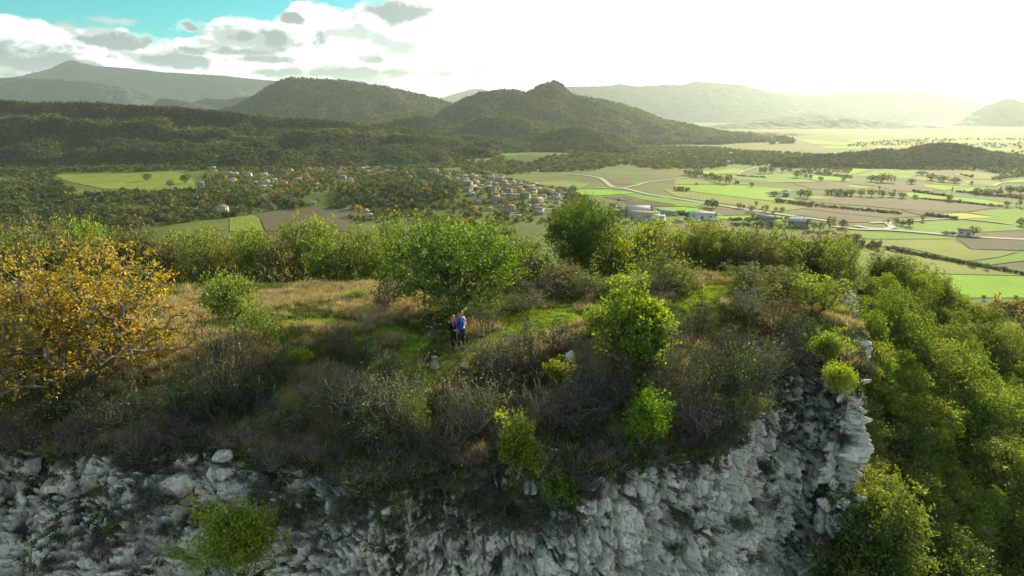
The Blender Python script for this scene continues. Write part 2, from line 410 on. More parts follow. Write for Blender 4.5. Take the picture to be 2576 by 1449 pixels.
FL = {'lime': 'bright green young wheat field', 'green': 'green grass field', 'olive': 'pale olive meadow', 'brown': 'grey brown ploughed field', 'dark': 'dark freshly ploughed field', 'yellow': 'yellow green mustard field'}
def drape(name, poly, f, off, m, maxlen=45.0, **props):
    bm = bmesh.new(); vs = [bm.verts.new((p[0], p[1], 0)) for p in poly]
    try: bm.faces.new(vs)
    except ValueError: pass
    bmesh.ops.triangulate(bm, faces=bm.faces[:])
    for _ in range(6):
        ed = [e for e in bm.edges if e.calc_length() > maxlen]
        if not ed: break
        bmesh.ops.subdivide_edges(bm, edges=ed, cuts=1, use_grid_fill=False); bmesh.ops.triangulate(bm, faces=[q for q in bm.faces if len(q.verts) > 3])
    bm.normal_update()
    if len(bm.verts):
        xs = np.array([v.co[:2] for v in bm.verts]); zz = f(xs[:, 0], xs[:, 1]) + off
        for v, z in zip(bm.verts, zz): v.co.z = z
    for q in bm.faces:
        if q.normal.z < 0: q.normal_flip()
    me = bpy.data.meshes.new(name); bm.to_mesh(me); bm.free(); me.materials.append(m)
    return ob(name, me, None, kind='structure', **props)
for i, (k, mp, pl) in enumerate(FIELDS):
    poly = [vhit(mp, x, y) for x, y in pl]
    far = max(p[1] for p in poly)
    drape('field', poly, vz, 0.25+0.03*(i % 7)+0.10*far/1000, FM[k], 40 if far < 1500 else 150, label=FL[k] + ' on the valley floor')

def ribbon(name, pts, width, f, off, m, label, sub=14, wob=0.0):
    """a road: spline through plan points, constant width"""
    pts = np.array([p[:2] for p in pts]); t = np.arange(len(pts)); out = []
    ts = np.linspace(0, len(pts)-1, (len(pts)-1)*sub+1)
    for q in ts:
        i = min(int(q), len(pts)-2); u = q-i
        p0, p1, p2, p3 = pts[max(i-1, 0)], pts[i], pts[i+1], pts[min(i+2, len(pts)-1)]
        out.append(0.5*((2*p1) + (-p0+p2)*u + (2*p0-5*p1+4*p2-p3)*u*u + (-p0+3*p1-3*p2+p3)*u**3))
    c = np.array(out); tg = np.gradient(c, axis=0); tg /= np.linalg.norm(tg, axis=1)[:, None]+1e-9
    nr = np.stack([-tg[:, 1], tg[:, 0]], 1)
    L, Rr = c + nr*width/2, c - nr*width/2
    V = np.concatenate([np.column_stack([q, f(q[:, 0], q[:, 1]) + off]) for q in (Rr, L)]); n = len(c)
    F = np.array([[i, i+1, n+i+1, n+i] for i in range(n-1)])
    return ob(name, np_mesh(name, V, F, [m]), None, kind='structure', label=label)
ROADS = [
 (7.5, M_ROAD, 'pale main road curving out of the village towards the junction', [('E',1080,508),('E',1400,518),('E',1660,527),('E',1900,546),('E',2080,572),('E',2190,600),('E',2260,650),('E',2320,700),('E',2400,732),('M',740,22),('M',1100,110),('M',1500,170),('M',1900,232),('M',2300,292),('G',900,1030),('G',1400,1102),('G',1900,1170),('G',2240,1222)]),
 (7.5, M_ROAD, 'pale main road running past the white barn', [('C',1120,262),('C',1310,286),('C',1540,293),('C',1800,312),('C',1950,326),('C',2250,348),('C',2536,362),('C',2860,372)]),
 (7, M_ROAD, 'curving slip road of the junction', [('C',1310,262),('C',1400,278),('C',1480,285),('C',1545,284),('C',1578,272),('C',1560,255),('C',1530,240),('C',1425,243)]),
 (6, M_ROAD, 'side road leaving the junction left', [('E',1960,742),('E',2150,738),('E',2320,728),('E',2420,735)]),
 (6, M_ROAD, 'side road leaving the junction right', [('E',2420,745),('E',2520,735),('B',2260,1345),('B',2330,1325),('B',2536,1300),('G',0,604),('G',170,586)]),
 (5, M_TRACK, 'narrow lane between the green fields', [('G',430,532),('G',700,535),('G',890,537),('G',1000,490),('G',1200,430),('G',1400,388),('G',1480,375)]),
 (4, M_TRACK, 'dirt track along the ploughed field', [('G',880,690),('G',1200,660),('G',1600,655),('G',2100,645),('G',2536,632)]),
 (5, M_TRACK, 'track between the far meadows', [('H',1600,700),('H',1800,712),('H',2080,705),('H',2150,678),('H',2260,657),('H',2600,648)]),
 (5, M_ROAD, 'road at the edge of the village', [('E',1200,1052),('E',1350,1045),('E',1500,1040),('E',1600,1036)]),
 (4, M_TRACK, 'farm track along the mustard field', [('C',1560,240),('C',1740,226),('C',1900,216),('C',2060,211),('C',2300,234),('C',2480,257),('C',2860,290)]),
]
for i, (wd, m, lb, pl) in enumerate(ROADS):
    ribbon('road', [vhit(*q) for q in pl], wd, vz, 0.75+0.05*(i % 4), m, lb)

# ------------------------------------------------------------------ hills and mountains
def resamp(pts, n):
    pts = np.array(pts, float); s = np.concatenate([[0], np.cumsum(np.hypot(np.diff(pts[:, 0]), np.diff(pts[:, 1])))])
    q = np.linspace(0, s[-1], n); a = np.interp(q, s, pts[:, 0]); b = np.interp(q, s, pts[:, 1])
    k = max(2, n//120); ker = np.ones(2*k+1)/(2*k+1)
    pad = lambda z: np.concatenate([np.full(k, z[0]), z, np.full(k, z[-1])])
    return np.convolve(pad(a), ker, 'valid'), np.convolve(pad(b), ker, 'valid')
HILLS = {}
def hill(name, label, pts, Y, Lf, Lb, amp, m, nu=260, nv=90, pf=1.25, seed=0, zf=PLAIN-6, rough=2.0, gul=1.0, terr=None):
    px, py = resamp(pts, nu)
    Yv = np.interp(px, [p[0] for p in Y], [p[1] for p in Y]) if hasattr(Y, '__len__') else np.full(nu, float(Y))
    rid = np.array([hit_y(a, b, yy) for a, b, yy in zip(px, py, Yv)])
    dr = -rid[:, :2]/np.linalg.norm(rid[:, :2], axis=1)[:, None]
    tb = np.linspace(1, 0, nv//3)[:-1]; tf = np.linspace(0, 1, nv)
    rows = []
    for t in tb:
        rows.append((rid[:, :2] - dr*Lb*t, (1-t)**1.2, t))
    for t in tf:
        rows.append((rid[:, :2] + dr*Lf*t, (1-t)**pf, t))
    XY = np.stack([r[0] for r in rows], 1); pr = np.array([r[1] for r in rows]); tt = np.array([r[2] for r in rows])
    sc = 1.0/max(Lf*0.45, 60)
    wx = XY + (fbm(P3(XY[..., 0]*sc, XY[..., 1]*sc), 3, seed+3)[..., None]-0.5)*Lf*0.25
    g = 1-np.abs(2*fbm(P3(wx[..., 0]*sc*2.2, wx[..., 1]*sc*1.1, 0.3), 4, seed)-1)*1.6
    mask = np.sin(np.pi*np.clip(tt, 0, 1))**0.8*(1-0.4*tt)
    prm = np.broadcast_to(pr[None, :], (nu, len(pr))).copy()
    if terr is not None:       # scarps and benches on the front slope
        tw = np.clip(tt[None, :] + 0.16*(fbm(P3(XY[..., 0]*0.006, XY[..., 1]*0.006), 3, seed+21)-0.5), 0, 1); fr = np.arange(len(tt)) >= len(tb)
        prm[:, fr] = np.interp(tw[:, fr], [a for a, b in terr], [b for a, b in terr]); prm[:, len(tb)] = 1.0
    Z = zf + (rid[:, 2][:, None]-zf)*prm + amp*gul*(g-0.55)*mask[None, :]
    Z = Z + rough*(fbm(P3(XY[..., 0]*0.03, XY[..., 1]*0.03), 3, seed+9)-0.5)*2
    V = np.concatenate([XY, Z[..., None]], -1)
    nvv = V.shape[1]
    o = ob(name, np_mesh(name, V.reshape(-1, 3), grid_faces(nu, nvv), [m], True), None, kind='structure', label=label)
    HILLS.setdefault(name, []).append((V, len(tb)))
    return o, V, len(tb)
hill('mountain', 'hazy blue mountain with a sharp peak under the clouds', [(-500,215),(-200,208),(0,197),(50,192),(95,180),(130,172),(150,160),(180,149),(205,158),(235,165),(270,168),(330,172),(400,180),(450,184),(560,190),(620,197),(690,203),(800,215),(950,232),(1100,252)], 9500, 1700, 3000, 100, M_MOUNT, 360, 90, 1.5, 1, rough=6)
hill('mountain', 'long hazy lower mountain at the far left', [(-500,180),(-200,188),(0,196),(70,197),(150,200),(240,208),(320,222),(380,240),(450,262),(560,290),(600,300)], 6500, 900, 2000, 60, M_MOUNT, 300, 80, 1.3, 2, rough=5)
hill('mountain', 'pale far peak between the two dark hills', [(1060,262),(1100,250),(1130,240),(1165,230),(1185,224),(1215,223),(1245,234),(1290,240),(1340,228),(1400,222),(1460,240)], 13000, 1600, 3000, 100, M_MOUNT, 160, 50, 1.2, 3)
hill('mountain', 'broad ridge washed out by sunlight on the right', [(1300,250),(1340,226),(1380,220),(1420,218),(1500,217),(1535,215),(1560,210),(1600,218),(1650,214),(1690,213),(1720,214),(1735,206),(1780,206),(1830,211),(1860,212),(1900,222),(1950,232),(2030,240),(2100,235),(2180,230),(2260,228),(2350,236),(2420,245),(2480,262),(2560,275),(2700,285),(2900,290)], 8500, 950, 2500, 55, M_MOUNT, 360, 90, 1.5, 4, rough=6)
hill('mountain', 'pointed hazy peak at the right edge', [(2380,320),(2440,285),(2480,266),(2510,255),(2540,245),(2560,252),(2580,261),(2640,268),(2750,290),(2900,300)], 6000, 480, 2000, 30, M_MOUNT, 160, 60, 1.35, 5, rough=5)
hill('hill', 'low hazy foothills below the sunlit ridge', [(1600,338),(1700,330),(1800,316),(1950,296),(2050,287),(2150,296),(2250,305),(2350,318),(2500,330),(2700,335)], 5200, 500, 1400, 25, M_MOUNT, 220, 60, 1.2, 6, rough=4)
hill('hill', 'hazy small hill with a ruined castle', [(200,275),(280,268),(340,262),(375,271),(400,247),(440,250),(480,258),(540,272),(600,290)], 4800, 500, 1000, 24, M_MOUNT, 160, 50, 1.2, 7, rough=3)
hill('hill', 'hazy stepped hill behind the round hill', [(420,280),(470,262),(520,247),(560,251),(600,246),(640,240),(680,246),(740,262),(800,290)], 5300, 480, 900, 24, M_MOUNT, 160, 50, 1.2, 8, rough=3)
hill('hill', 'dark rounded hill standing behind the wooded slope', [(500,288),(545,281),(600,265),(640,241),(665,226),(690,211),(715,201),(735,196),(790,199),(860,204),(930,213),(1000,226),(1060,240),(1110,252),(1160,272),(1210,298),(1260,320)], 4100, 820, 1300, 50, M_FOREST_MID, 360, 120, 1.15, 9, rough=5)
hill('hill', 'steep wooded hill crowned by a rounded knob', [(1060,322),(1085,303),(1120,276),(1160,255),(1200,241),(1230,233),(1270,229),(1300,230),(1325,236),(1340,228),(1360,217),(1380,210),(1400,210),(1415,219),(1430,234),(1450,243),(1500,252),(1560,265),(1620,285),(1680,308),(1750,322),(1850,340),(1950,352),(2040,368),(2110,386)], 3000, 600, 1000, 48, M_FOREST_MID, 460, 150, 1.1, 10, rough=6)
hill('hill', 'wooded spur in front of the knob hill', [(1120,335),(1160,322),(1200,304),(1240,299),(1280,298),(1330,308),(1400,322),(1440,336),(1500,352),(1570,375)], 2350, 270, 500, 18, M_FOREST_MID, 240, 70, 1.2, 11, rough=4)
hill('hill', 'small wooded mound between the two hills', [(930,325),(985,310),(1040,300),(1075,300),(1110,308),(1140,324)], 2500, 260, 500, 12, M_FOREST_MID, 150, 50, 1.2, 12, rough=4)
hill('hill', 'low wooded spur at the foot of the knob hill', [(1330,360),(1380,342),(1430,329),(1475,325),(1520,336),(1560,352),(1600,372)], 2000, 190, 400, 12, M_FOREST_MID, 160, 50, 1.2, 13, rough=3)
WH = hill('hill', 'long dark wooded slope above the village', [(-500,262),(-200,260),(0,262),(100,262),(170,264),(250,267),(330,275),(400,276),(500,283),(600,291),(700,303),(770,306),(850,311),(950,319),(1050,331),(1150,345),(1230,357),(1300,376),(1340,392)], [(-500, 1750), (0, 1750), (600, 1750), (1000, 1900), (1340, 1950)], 520, 700, 40, M_FOREST_NEAR, 420, 150, 1.05, 14, rough=2, terr=[(0, 1), (0.06, 0.96), (0.16, 0.72), (0.38, 0.60), (0.50, 0.36), (0.78, 0.22), (0.9, 0.06), (1, 0)])
RH = hill('hill', 'low brownish wooded hill across the plain', [(1940,412),(2000,404),(2080,398),(2150,391),(2200,386),(2270,385),(2310,372),(2350,366),(2380,366),(2420,372),(2480,384),(2576,399),(2700,404),(2900,415)], 1500, 130, 400, 10, M_FOREST_NEAR, 300, 60, 1.2, 15, rough=2)
# ------------------------------------------------------------------ the cliff top and the rock face below it
RIM = []   # plan curve of the rim, left to right: x, y, z of the edge, lean of the face (m out per m down)
for px, py, z, lean in [(-420,1130,-1.9,.75),(-200,1135,-1.8,.75),(0,1130,-1.75,.75),(150,1115,-1.7,.72),(330,1105,-1.6,.72),(480,1110,-1.6,.75),(600,1135,-1.7,.7),(750,1165,-1.75,.55),(900,1170,-1.75,.45),(1050,1165,-1.75,.36),(1200,1160,-1.75,.28),(1350,1165,-1.8,.2),(1500,1150,-1.8,.13),(1650,1125,-1.75,.10),(1780,1090,-1.6,.08),(1880,1020,-1.4,.06),(1955,955,-1.2,.05),(2030,925,-1.0,.05),(2100,915,-0.9,.07),(2145,930,-0.8,.12)]:
    p = hit_z(px, py, z); RIM.append((p[0], p[1], z, lean))
RIM += [(17.3, 31.5, -0.9, .05), (18.6, 35.0, -1.0, .1), (20.3, 40.0, -1.2, .2), (23.0, 46.0, -1.6, .3), (27.0, 54.0, -2.2, .3), (33.0, 64.0, -4.0, .3)]
RIM = np.array(RIM)
_s = np.concatenate([[0], np.cumsum(np.hypot(np.diff(RIM[:, 0]), np.diff(RIM[:, 1])))])
NS = 1350
_c = _s[20]+3.0      # end of the face one can see; coarser beyond
ss = np.concatenate([np.linspace(0, _c, 1200)[:-1], np.linspace(_c, _s[-1], NS-1199)])
rim = np.stack([np.interp(ss, _s, RIM[:, k]) for k in range(4)], 1)
ker = np.hanning(41); ker /= ker.sum()
for k in range(4):
    rim[:, k] = np.convolve(np.concatenate([np.full(20, rim[0, k]), rim[:, k], np.full(20, rim[-1, k])]), ker, 'valid')
# promontories and clefts in plan
tg = np.gradient(rim[:, :2], axis=0); tg /= np.linalg.norm(tg, axis=1)[:, None]
nout = np.stack([tg[:, 1], -tg[:, 0]], 1)
wig = (fbm(P3(ss*0.42, 0*ss, 2.2), 3, 31)-0.5)*4.2*np.interp(ss, [0, ss[-1]*0.55, ss[-1]*0.66, ss[-1]], [1, 1, 0.25, 0.15])
rim[:, :2] += nout*wig[:, None]
def rim_dist(x, y):
    """distance to the rim (positive on the plateau) and the rim height there"""
    x, y = np.asarray(x, float), np.asarray(y, float); sh = x.shape
    q = np.stack([x.ravel(), y.ravel()], 1); sub = rim[::6]; sn = nout[::6]
    best = np.zeros(len(q), int); bd = np.full(len(q), 1e9)
    for i in range(0, len(q), 20000):
        d = ((q[i:i+20000, None, :]-sub[None, :, :2])**2).sum(-1); best[i:i+20000] = d.argmin(1); bd[i:i+20000] = np.sqrt(d.min(1))
    sg = -np.sign(((q-sub[best, :2])*sn[best]).sum(1))
    dist = np.where(q[:, 0] > np.interp(q[:, 1], [10, 27, 31, 35, 40, 46, 54, 64, 80, 120.0], [13.0, 15.6, 17.0, 18.4, 20.2, 23.0, 27.0, 33.0, 43.0, 70.0])+0.4, -bd, bd*sg)
    return dist.reshape(sh), sub[best, 2].reshape(sh)
def gz(x, y):
    x, y = np.asarray(x, float), np.asarray(y, float)
    d, rz_ = rim_dist(x, y)
    t = np.clip(d/6.5, 0, 1); t = t*t*(3-2*t)*0.35 + t*0.65
    z = rz_*(1-t)
    z = z + 0.35*np.exp(-((x-9.5)/3.5)**2 - ((y-38)/4)**2)*t            # knoll with the path
    z = z + (0.28*(fbm(P3(x*0.5, y*0.5), 3, 71)-0.5) + 0.10*(fbm(P3(x*2.1, y*2.1), 2, 72)-0.5))*np.clip(d/2+0.3, 0, 1)
    back = np.maximum(y-40.5-3.0*np.clip((x-5)/5, 0, 1), 0); z = z - 0.30*back*np.clip(back/3, 0, 1) - 0.006*np.maximum(back-14, 0)**2
    left = np.maximum(-x-30, 0); z = z - 0.05*left
    return z
def gzf(x, y): return float(gz(np.array([x]), np.array([y]))[0])
def phit(px, py): return hit_f(px, py, gz, -0.5)

# path and lawn masks on the plateau, as lines in plan
def pline(pts): return np.array([phit(*p)[:2] for p in pts])
LAWN = [(pline([(1440, 772), (1390, 790), (1330, 812), (1270, 842), (1220, 866), (1170, 888), (1120, 912), (1085, 940), (1040, 975)]), 0.55), (pline([(1350, 790), (1340, 830), (1420, 800)]), 1.0), (pline([(740, 812), (800, 810), (880, 818)]), 0.6), (pline([(1812, 724), (1785, 740), (1740, 768), (1700, 790)]), 0.75), (pline([(900, 860), (980, 830), (1060, 860), (1000, 930)]), 0.5)]
DRY = [(pline([(640, 770), (720, 755), (800, 745), (900, 735), (960, 740)]), 1.6), (pline([(480, 800), (560, 790)]), 1.2), (pline([(700, 985), (800, 960), (880, 990)]), 1.0)]
def near(lines, x, y):
    q = np.stack([x, y], -1); r = np.zeros(x.shape)
    for pl, wd in lines:
        for a, b in zip(pl[:-1], pl[1:]):
            ab = b-a; t = np.clip(((q-a)@ab)/(ab@ab+1e-9), 0, 1); d = np.sqrt(((q-a-t[..., None]*ab)**2).sum(-1))
            r = np.maximum(r, np.exp(-(d/wd)**2))
    return r

def _rock(t):
    pos = t.n('ShaderNodeNewGeometry'); p = pos.outputs['Position']
    n1 = t.noise(p, 0.9, 5, 0.6); n2 = t.noise(p, 7.0, 5, 0.65); n3 = t.noise(p, 2.3, 4, 0.6, dist=0.6); n4 = t.noise(p, 19.0, 3, 0.6)
    c = t.ramp(t.m('ADD', t.m('MULTIPLY', n1, 0.5), t.m('MULTIPLY', n2, 0.5)), [(0.30, (0.18, 0.168, 0.14)), (0.44, (0.47, 0.44, 0.375)), (0.60, (0.78, 0.75, 0.67))])
    mp = t.n('ShaderNodeMapping', {'Vector': p, 'Scale': (1.0, 1.0, 0.22)}).outputs[0]; n5 = t.noise(mp, 1.6, 4, 0.6); n6 = t.noise(p, 0.33, 3, 0.5)
    c = t.mix(t.m('MULTIPLY', t.sstep(n5, 0.54, 0.68), 0.6), c, (0.10, 0.098, 0.09))       # dark water streaks
    c = t.mix(t.m('MULTIPLY', t.sstep(n6, 0.46, 0.70), 0.25), c, (0.42, 0.36, 0.26))       # warmer beds
    c = t.mix(t.sstep(n3, 0.62, 0.76), c, (0.27, 0.215, 0.13))            # ochre stains
    c = t.mix(t.m('MULTIPLY', t.sstep(n2, 0.56, 0.62), 0.75), c, (0.07, 0.07, 0.062))        # dark lichen
    c = t.mix(t.m('MULTIPLY', t.sstep(n4, 0.60, 0.66), 0.8), c, (0.60, 0.61, 0.60))          # pale lichen spots
    up = t.n('ShaderNodeSeparateXYZ', {0: pos.outputs['Normal']}).outputs[2]
    mo = t.m('MULTIPLY', t.sstep(t.m('ADD', up, t.m('MULTIPLY', t.m('SUBTRACT', n1, 0.5), 1.6)), 0.75, 1.0), 0.65)
    c = t.mix(mo, c, t.mix(n2, (0.06, 0.07, 0.03), (0.16, 0.145, 0.08)))  # moss and soil on ledges
    h = t.m('ADD', t.m('MULTIPLY', n2, 0.6), t.m('MULTIPLY', n4, 0.4))
    return bsdf(t, c, 0.92, 0.15, bump(t, h, 0.7, 0.06))
M_ROCK = mat('limestone', _rock)
def _soil(t):
    p = t.n('ShaderNodeNewGeometry').outputs['Position']
    n1 = t.noise(p, 0.8, 5, 0.62); n2 = t.noise(p, 9.0, 4, 0.65)
    c = t.ramp(t.m('ADD', t.m('MULTIPLY', n1, 0.5), t.m('MULTIPLY', n2, 0.5)), [(0.32, (0.030, 0.030, 0.016)), (0.5, (0.075, 0.075, 0.032)), (0.66, (0.15, 0.135, 0.07))])
    return bsdf(t, c, 0.95, 0.05, bump(t, n2, 0.8, 0.08))
M_SOIL = mat('dry_turf', _soil)

# the turf on top: grid in plan, cut back at the rim, sinking under the rock lip
xs = np.concatenate([np.linspace(-60, -26, 40)[:-1], np.linspace(-26, 22, 270), np.linspace(22.5, 40, 30)]); ys = np.concatenate([np.linspace(19.5, 38, 150)[:-1], np.linspace(38, 75, 90)])
X_, Y_ = np.meshgrid(xs, ys, indexing='ij'); D_, RZ_ = rim_dist(X_, Y_); Z_ = gz(X_, Y_)
Z_ = np.where(D_ < 0.25, Z_ - np.clip(0.25-D_, 0, 3)*1.2, Z_)
F_ = grid_faces(len(xs), len(ys)); keep = (D_.ravel()[F_] > -0.15).all(1)
plateau = ob('plateau', np_mesh('plateau', np.stack([X_, Y_, Z_], -1).reshape(-1, 3), F_[keep], [M_SOIL], True), None, kind='structure', label='rough grassy top of the cliff where the couple stands')

# the rock face: a sheet swept down from the rim and broken into blocks
NZ = 300; dep = 16.0*np.linspace(0, 1, NZ)**1.2
S_, Dp = np.meshgrid(np.arange(NS), dep, indexing='ij')
lean = rim[:, 3][:, None]
lip = -0.45*np.exp(-Dp/0.30)                                  # rounded edge running back onto the turf
ledge = 0.9*np.floor((Dp+1.6*(fbm(P3(ss[:, None]*0.25+0*Dp, Dp*0.05), 3, 41)-0.5))/1.7)*np.clip(lean/0.75, 0, 1)*0.75
frac = ((Dp+1.6*(fbm(P3(ss[:, None]*0.25+0*Dp, Dp*0.05), 3, 41)-0.5))/1.7) % 1.0
stepo = (np.floor((Dp)/1.7)*0+ (Dp-1.7*frac + 1.7*np.clip((frac-0.55)/0.45, 0, 1)))      # treads and risers
out = lip + lean*np.where(lean > 0.25, 0.45*Dp+0.55*stepo, Dp)
base = np.stack([rim[:, 0][:, None] + nout[:, 0][:, None]*out, rim[:, 1][:, None] + nout[:, 1][:, None]*out, rim[:, 2][:, None] - Dp - 0.10*np.exp(-Dp/0.25)], -1)
slim = np.clip((lean-0.15)/0.4, 0, 1)[..., None]
scl = np.array([1.0, 1.0, 0.62])*(1-slim) + np.array([0.8, 0.8, 1.15])*slim
jit = (np.stack([fbm(base*1.3, 3, 51+k) for k in range(3)], -1)-0.5)*0.35
q1 = (base+jit)*scl
f1, f2, c1, t1 = worley(q1*0.85, 3); e1 = np.clip((f2-f1)/0.075, 0, 1)
g1_, g2_, c2, t2 = worley(q1*2.3, 5); e2 = np.clip((g2_-g1_)/0.12, 0, 1)
h1_, h2_, c3, t3 = worley(q1*5.5, 7); e3 = np.clip((h2_-h1_)/0.25, 0, 1)
b1_, b2_, c0, t0_ = worley(q1*0.38+3.3, 9); e0 = np.clip((b2_-b1_)/0.05, 0, 1)
disp = (c0-0.5)*0.7 - (1-e0)*0.45 + (c1-0.5)*0.5 - (1-e1)*0.55 + (c2-0.5)*0.32 - (1-e2)*0.26 + (c3-0.5)*0.10 - (1-e3)*0.06 + t0_*0.8 + t1*0.55 + t2*0.35 + t3*0.15 + (fbm(base*0.35, 3, 61)-0.5)*1.2
vf = np.abs(2*fbm(np.stack([ss[:, None]*1.15+0*Dp, 0*Dp+0.5, Dp*0.16], -1)+jit*0.7, 3, 67)-1); disp = disp - 0.42*np.exp(-(vf/0.055)**2)
bd = np.abs(2*fbm(np.stack([ss[:, None]*0.15+0*Dp, 0*Dp+2.5, Dp*1.25], -1)+jit*0.5, 3, 68)-1); disp = disp - 0.26*np.exp(-(bd/0.05)**2)
disp = disp*np.clip(Dp/0.5, 0.15, 1)
sq = np.sqrt(1+(1.2*lean)**2)      # push blocks out square to the face
Vc = base.copy(); Vc[..., 0] += nout[:, 0][:, None]*disp/sq; Vc[..., 1] += nout[:, 1][:, None]*disp/sq
Vc[..., 2] += disp*1.2*lean/sq + ((c1-0.5)*0.15 + (c2-0.5)*0.06)*np.clip(Dp, 0, 1)
cliff = ob('cliff', np_mesh('cliff', Vc.reshape(-1, 3), grid_faces(NS, NZ)[:, ::-1], [M_ROCK], False), None, kind='structure', label='weathered pale limestone rock face below the grassy edge')

# separate blocks and boulders
def rock_mesh(seed, n=3):
    rng = np.random.default_rng(seed); bm = bmesh.new()
    bmesh.ops.create_icosphere(bm, subdivisions=n, radius=1.0)
    V = np.array([v.co[:] for v in bm.verts]); pl = rng.normal(size=(15, 3)); pl /= np.linalg.norm(pl, axis=1)[:, None]; dd = rng.uniform(0.38, 0.72, 15)
    r = np.full(len(V), 1.0)
    for a, d in zip(pl, dd):
        c = V@a; r = np.where(c > 1e-3, np.minimum(r, d/np.maximum(c, 1e-3)), r)
    V = V*r[:, None]; V += (np.stack([fbm(V*2.6+seed, 3, 80+k) for k in range(3)], -1)-0.5)*0.16
    for v, c in zip(bm.verts, V): v.co = c
    me = bpy.data.meshes.new('rock'); bm.to_mesh(me); bm.free(); me.materials.append(M_ROCK)
    return me
ROCKS = [rock_mesh(300+k) for k in range(7)]
def cliff_at(px, py):
    """point of the rock face seen at a pixel"""
    vv = Vc.reshape(-1, 3); z = vv[:, 2]-CAM_Z; d = vv[:, 1]*cP - z*sP
    X = 1288 + FP*vv[:, 0]/d; Y = 724.5 - FP*(vv[:, 1]*sP + z*cP)/d
    dd = (X-px)**2+(Y-py)**2; ok = dd < max(dd.min()*4, 36.0)
    return vv[np.where(ok, d, 1e9).argmin()]
# vegetation-free outcrops one can point at
OUT = [  # px, py centre, width px, height px, on cliff?, label
 (700,1047,46,40,0,'pale limestone outcrop left of the tall split rock above the cliff'),
 (752,1055,44,66,0,'tall split limestone outcrop in the grass above the cliff'),
 (555,1142,48,40,0,'small slanting limestone rock above the big outcrop at the edge'),
 (548,1196,78,60,1,'big rounded limestone outcrop at the cliff edge'),
 (610,1172,66,30,1,'flat limestone slab right of the big rounded outcrop'),
 (528,1068,32,18,0,'low limestone stone in the shade under the yellow oak'),
 (735,1126,40,24,0,'flat lichen-covered stone at the top of the cliff'),
 (632,1136,36,22,0,'flat grey stone between the grass tufts left of the yellow-green shrub'),
 (832,1170,48,42,1,'limestone block on the edge beside the twiggy shrub'),
 (412,1232,98,92,1,'large cracked limestone block in the left rock face'),
 (490,1256,62,50,1,'wedge-shaped limestone block beside the large cracked block'),
 (120,1232,76,44,1,'broad limestone block at the left of the rock face'),
 (125,1298,64,44,1,'rounded lichen-spotted block low in the left rock face'),
 (62,1180,70,40,1,'square-edged limestone block at the far left edge'),
 (142,1118,54,24,0,'low pale rocks under the left shrubs'),
 (1438,892,42,58,0,'pale pointed rock beside the green path'),
 (1833,832,26,24,0,'small white stone on the bank below the knoll'),
]
for k, (px, py, wpx, hpx, on, lb) in enumerate(OUT):
    p = cliff_at(px, py) if on else phit(px, py+hpx*0.3)
    dpt = proj(p)[2]; wr, hr = wpx*dpt/FP, hpx*dpt/FP
    o = thing('rock', lb, 'rock', (p[0], p[1]+0.15, p[2]+hr*(0.0 if on else -0.02)), (k*1.7) % 6.28, (wr*0.66, wr*0.6, hr*0.66), 'limestone outcrops along the edge', ROCKS[k % 7])
rng = np.random.default_rng(5)
cnt = 0
while cnt < 170:
    i, j = rng.integers(20, 1190), rng.integers(8, NZ-1); p = Vc[i, j]; X, Y, d = proj(p)
    if not (-20 < X < 2180 and 1000 < Y < 1480): continue
    s = rng.uniform(0.14, 0.42)
    o = ob('rock_block', ROCKS[rng.integers(7)], cliff)
    o.location = tuple(p + np.array([nout[i, 0], nout[i, 1], 0])*-0.10); o.rotation_euler = tuple(rng.uniform(0, 6.28, 3)); o.scale = (s*1.2, s, s*rng.uniform(0.7, 1.2)); cnt += 1

# wooded hillside falling away to the right of the cliff
ex_y = np.array([10, 27, 31, 35, 40, 46, 54, 64, 80, 120.0]); ex_x = np.array([13.0, 15.6, 17.0, 18.4, 20.2, 23.0, 27.0, 33.0, 43.0, 70.0])
def sz(x, y):
    x, y = np.asarray(x, float), np.asarray(y, float)
    e = np.interp(y, ex_y, ex_x); d = np.maximum(x-e, -3)
    drop = np.interp(y, [20, 30, 38, 48, 60, 90], [14.5, 13.0, 10.5, 6.5, 5.0, 8.0])
    z = -1.0 - drop*np.clip((d+2.5)/3.0, 0, 1) - 0.62*np.maximum(d, 0) - 0.004*np.maximum(d-15, 0)**2
    z = z - 0.45*np.maximum(y-66, 0)
    return np.maximum(z + 1.2*(fbm(P3(x*0.12, y*0.12), 3, 91)-0.5), PLAIN-2)
def szf(x, y): return float(sz(np.array([x]), np.array([y]))[0])
xs = np.linspace(11, 150, 130); ys = np.linspace(6, 190, 140); X_, Y_ = np.meshgrid(xs, ys, indexing='ij'); Z_ = sz(X_, Y_)
F_ = grid_faces(len(xs), len(ys)); keep = ((X_-np.interp(Y_, ex_y, ex_x)).ravel()[F_] > 0.2).all(1) | (Y_.ravel()[F_] > 50).all(1)
ob('hillside', np_mesh('hillside', np.stack([X_, Y_, Z_], -1).reshape(-1, 3), F_[keep], [M_SOIL], True), None, kind='structure', label='steep wooded hillside right of the cliff')
# the far side of the hill, hidden behind the trees on the crest
xs = np.linspace(-160, 45, 70); ys = np.linspace(74, 330, 50); X_, Y_ = np.meshgrid(xs, ys, indexing='ij')
Z_ = np.maximum(gz(X_*0+np.clip(X_, -58, 38), 0*Y_+74.5)-0.8 - 0.42*(Y_-74), PLAIN-2)
ob('hillside', np_mesh('hillside', np.stack([X_, Y_, Z_], -1).reshape(-1, 3), grid_faces(len(xs), len(ys)), [M_SOIL], True), None, kind='structure', label='back slope of the hill falling to the valley')
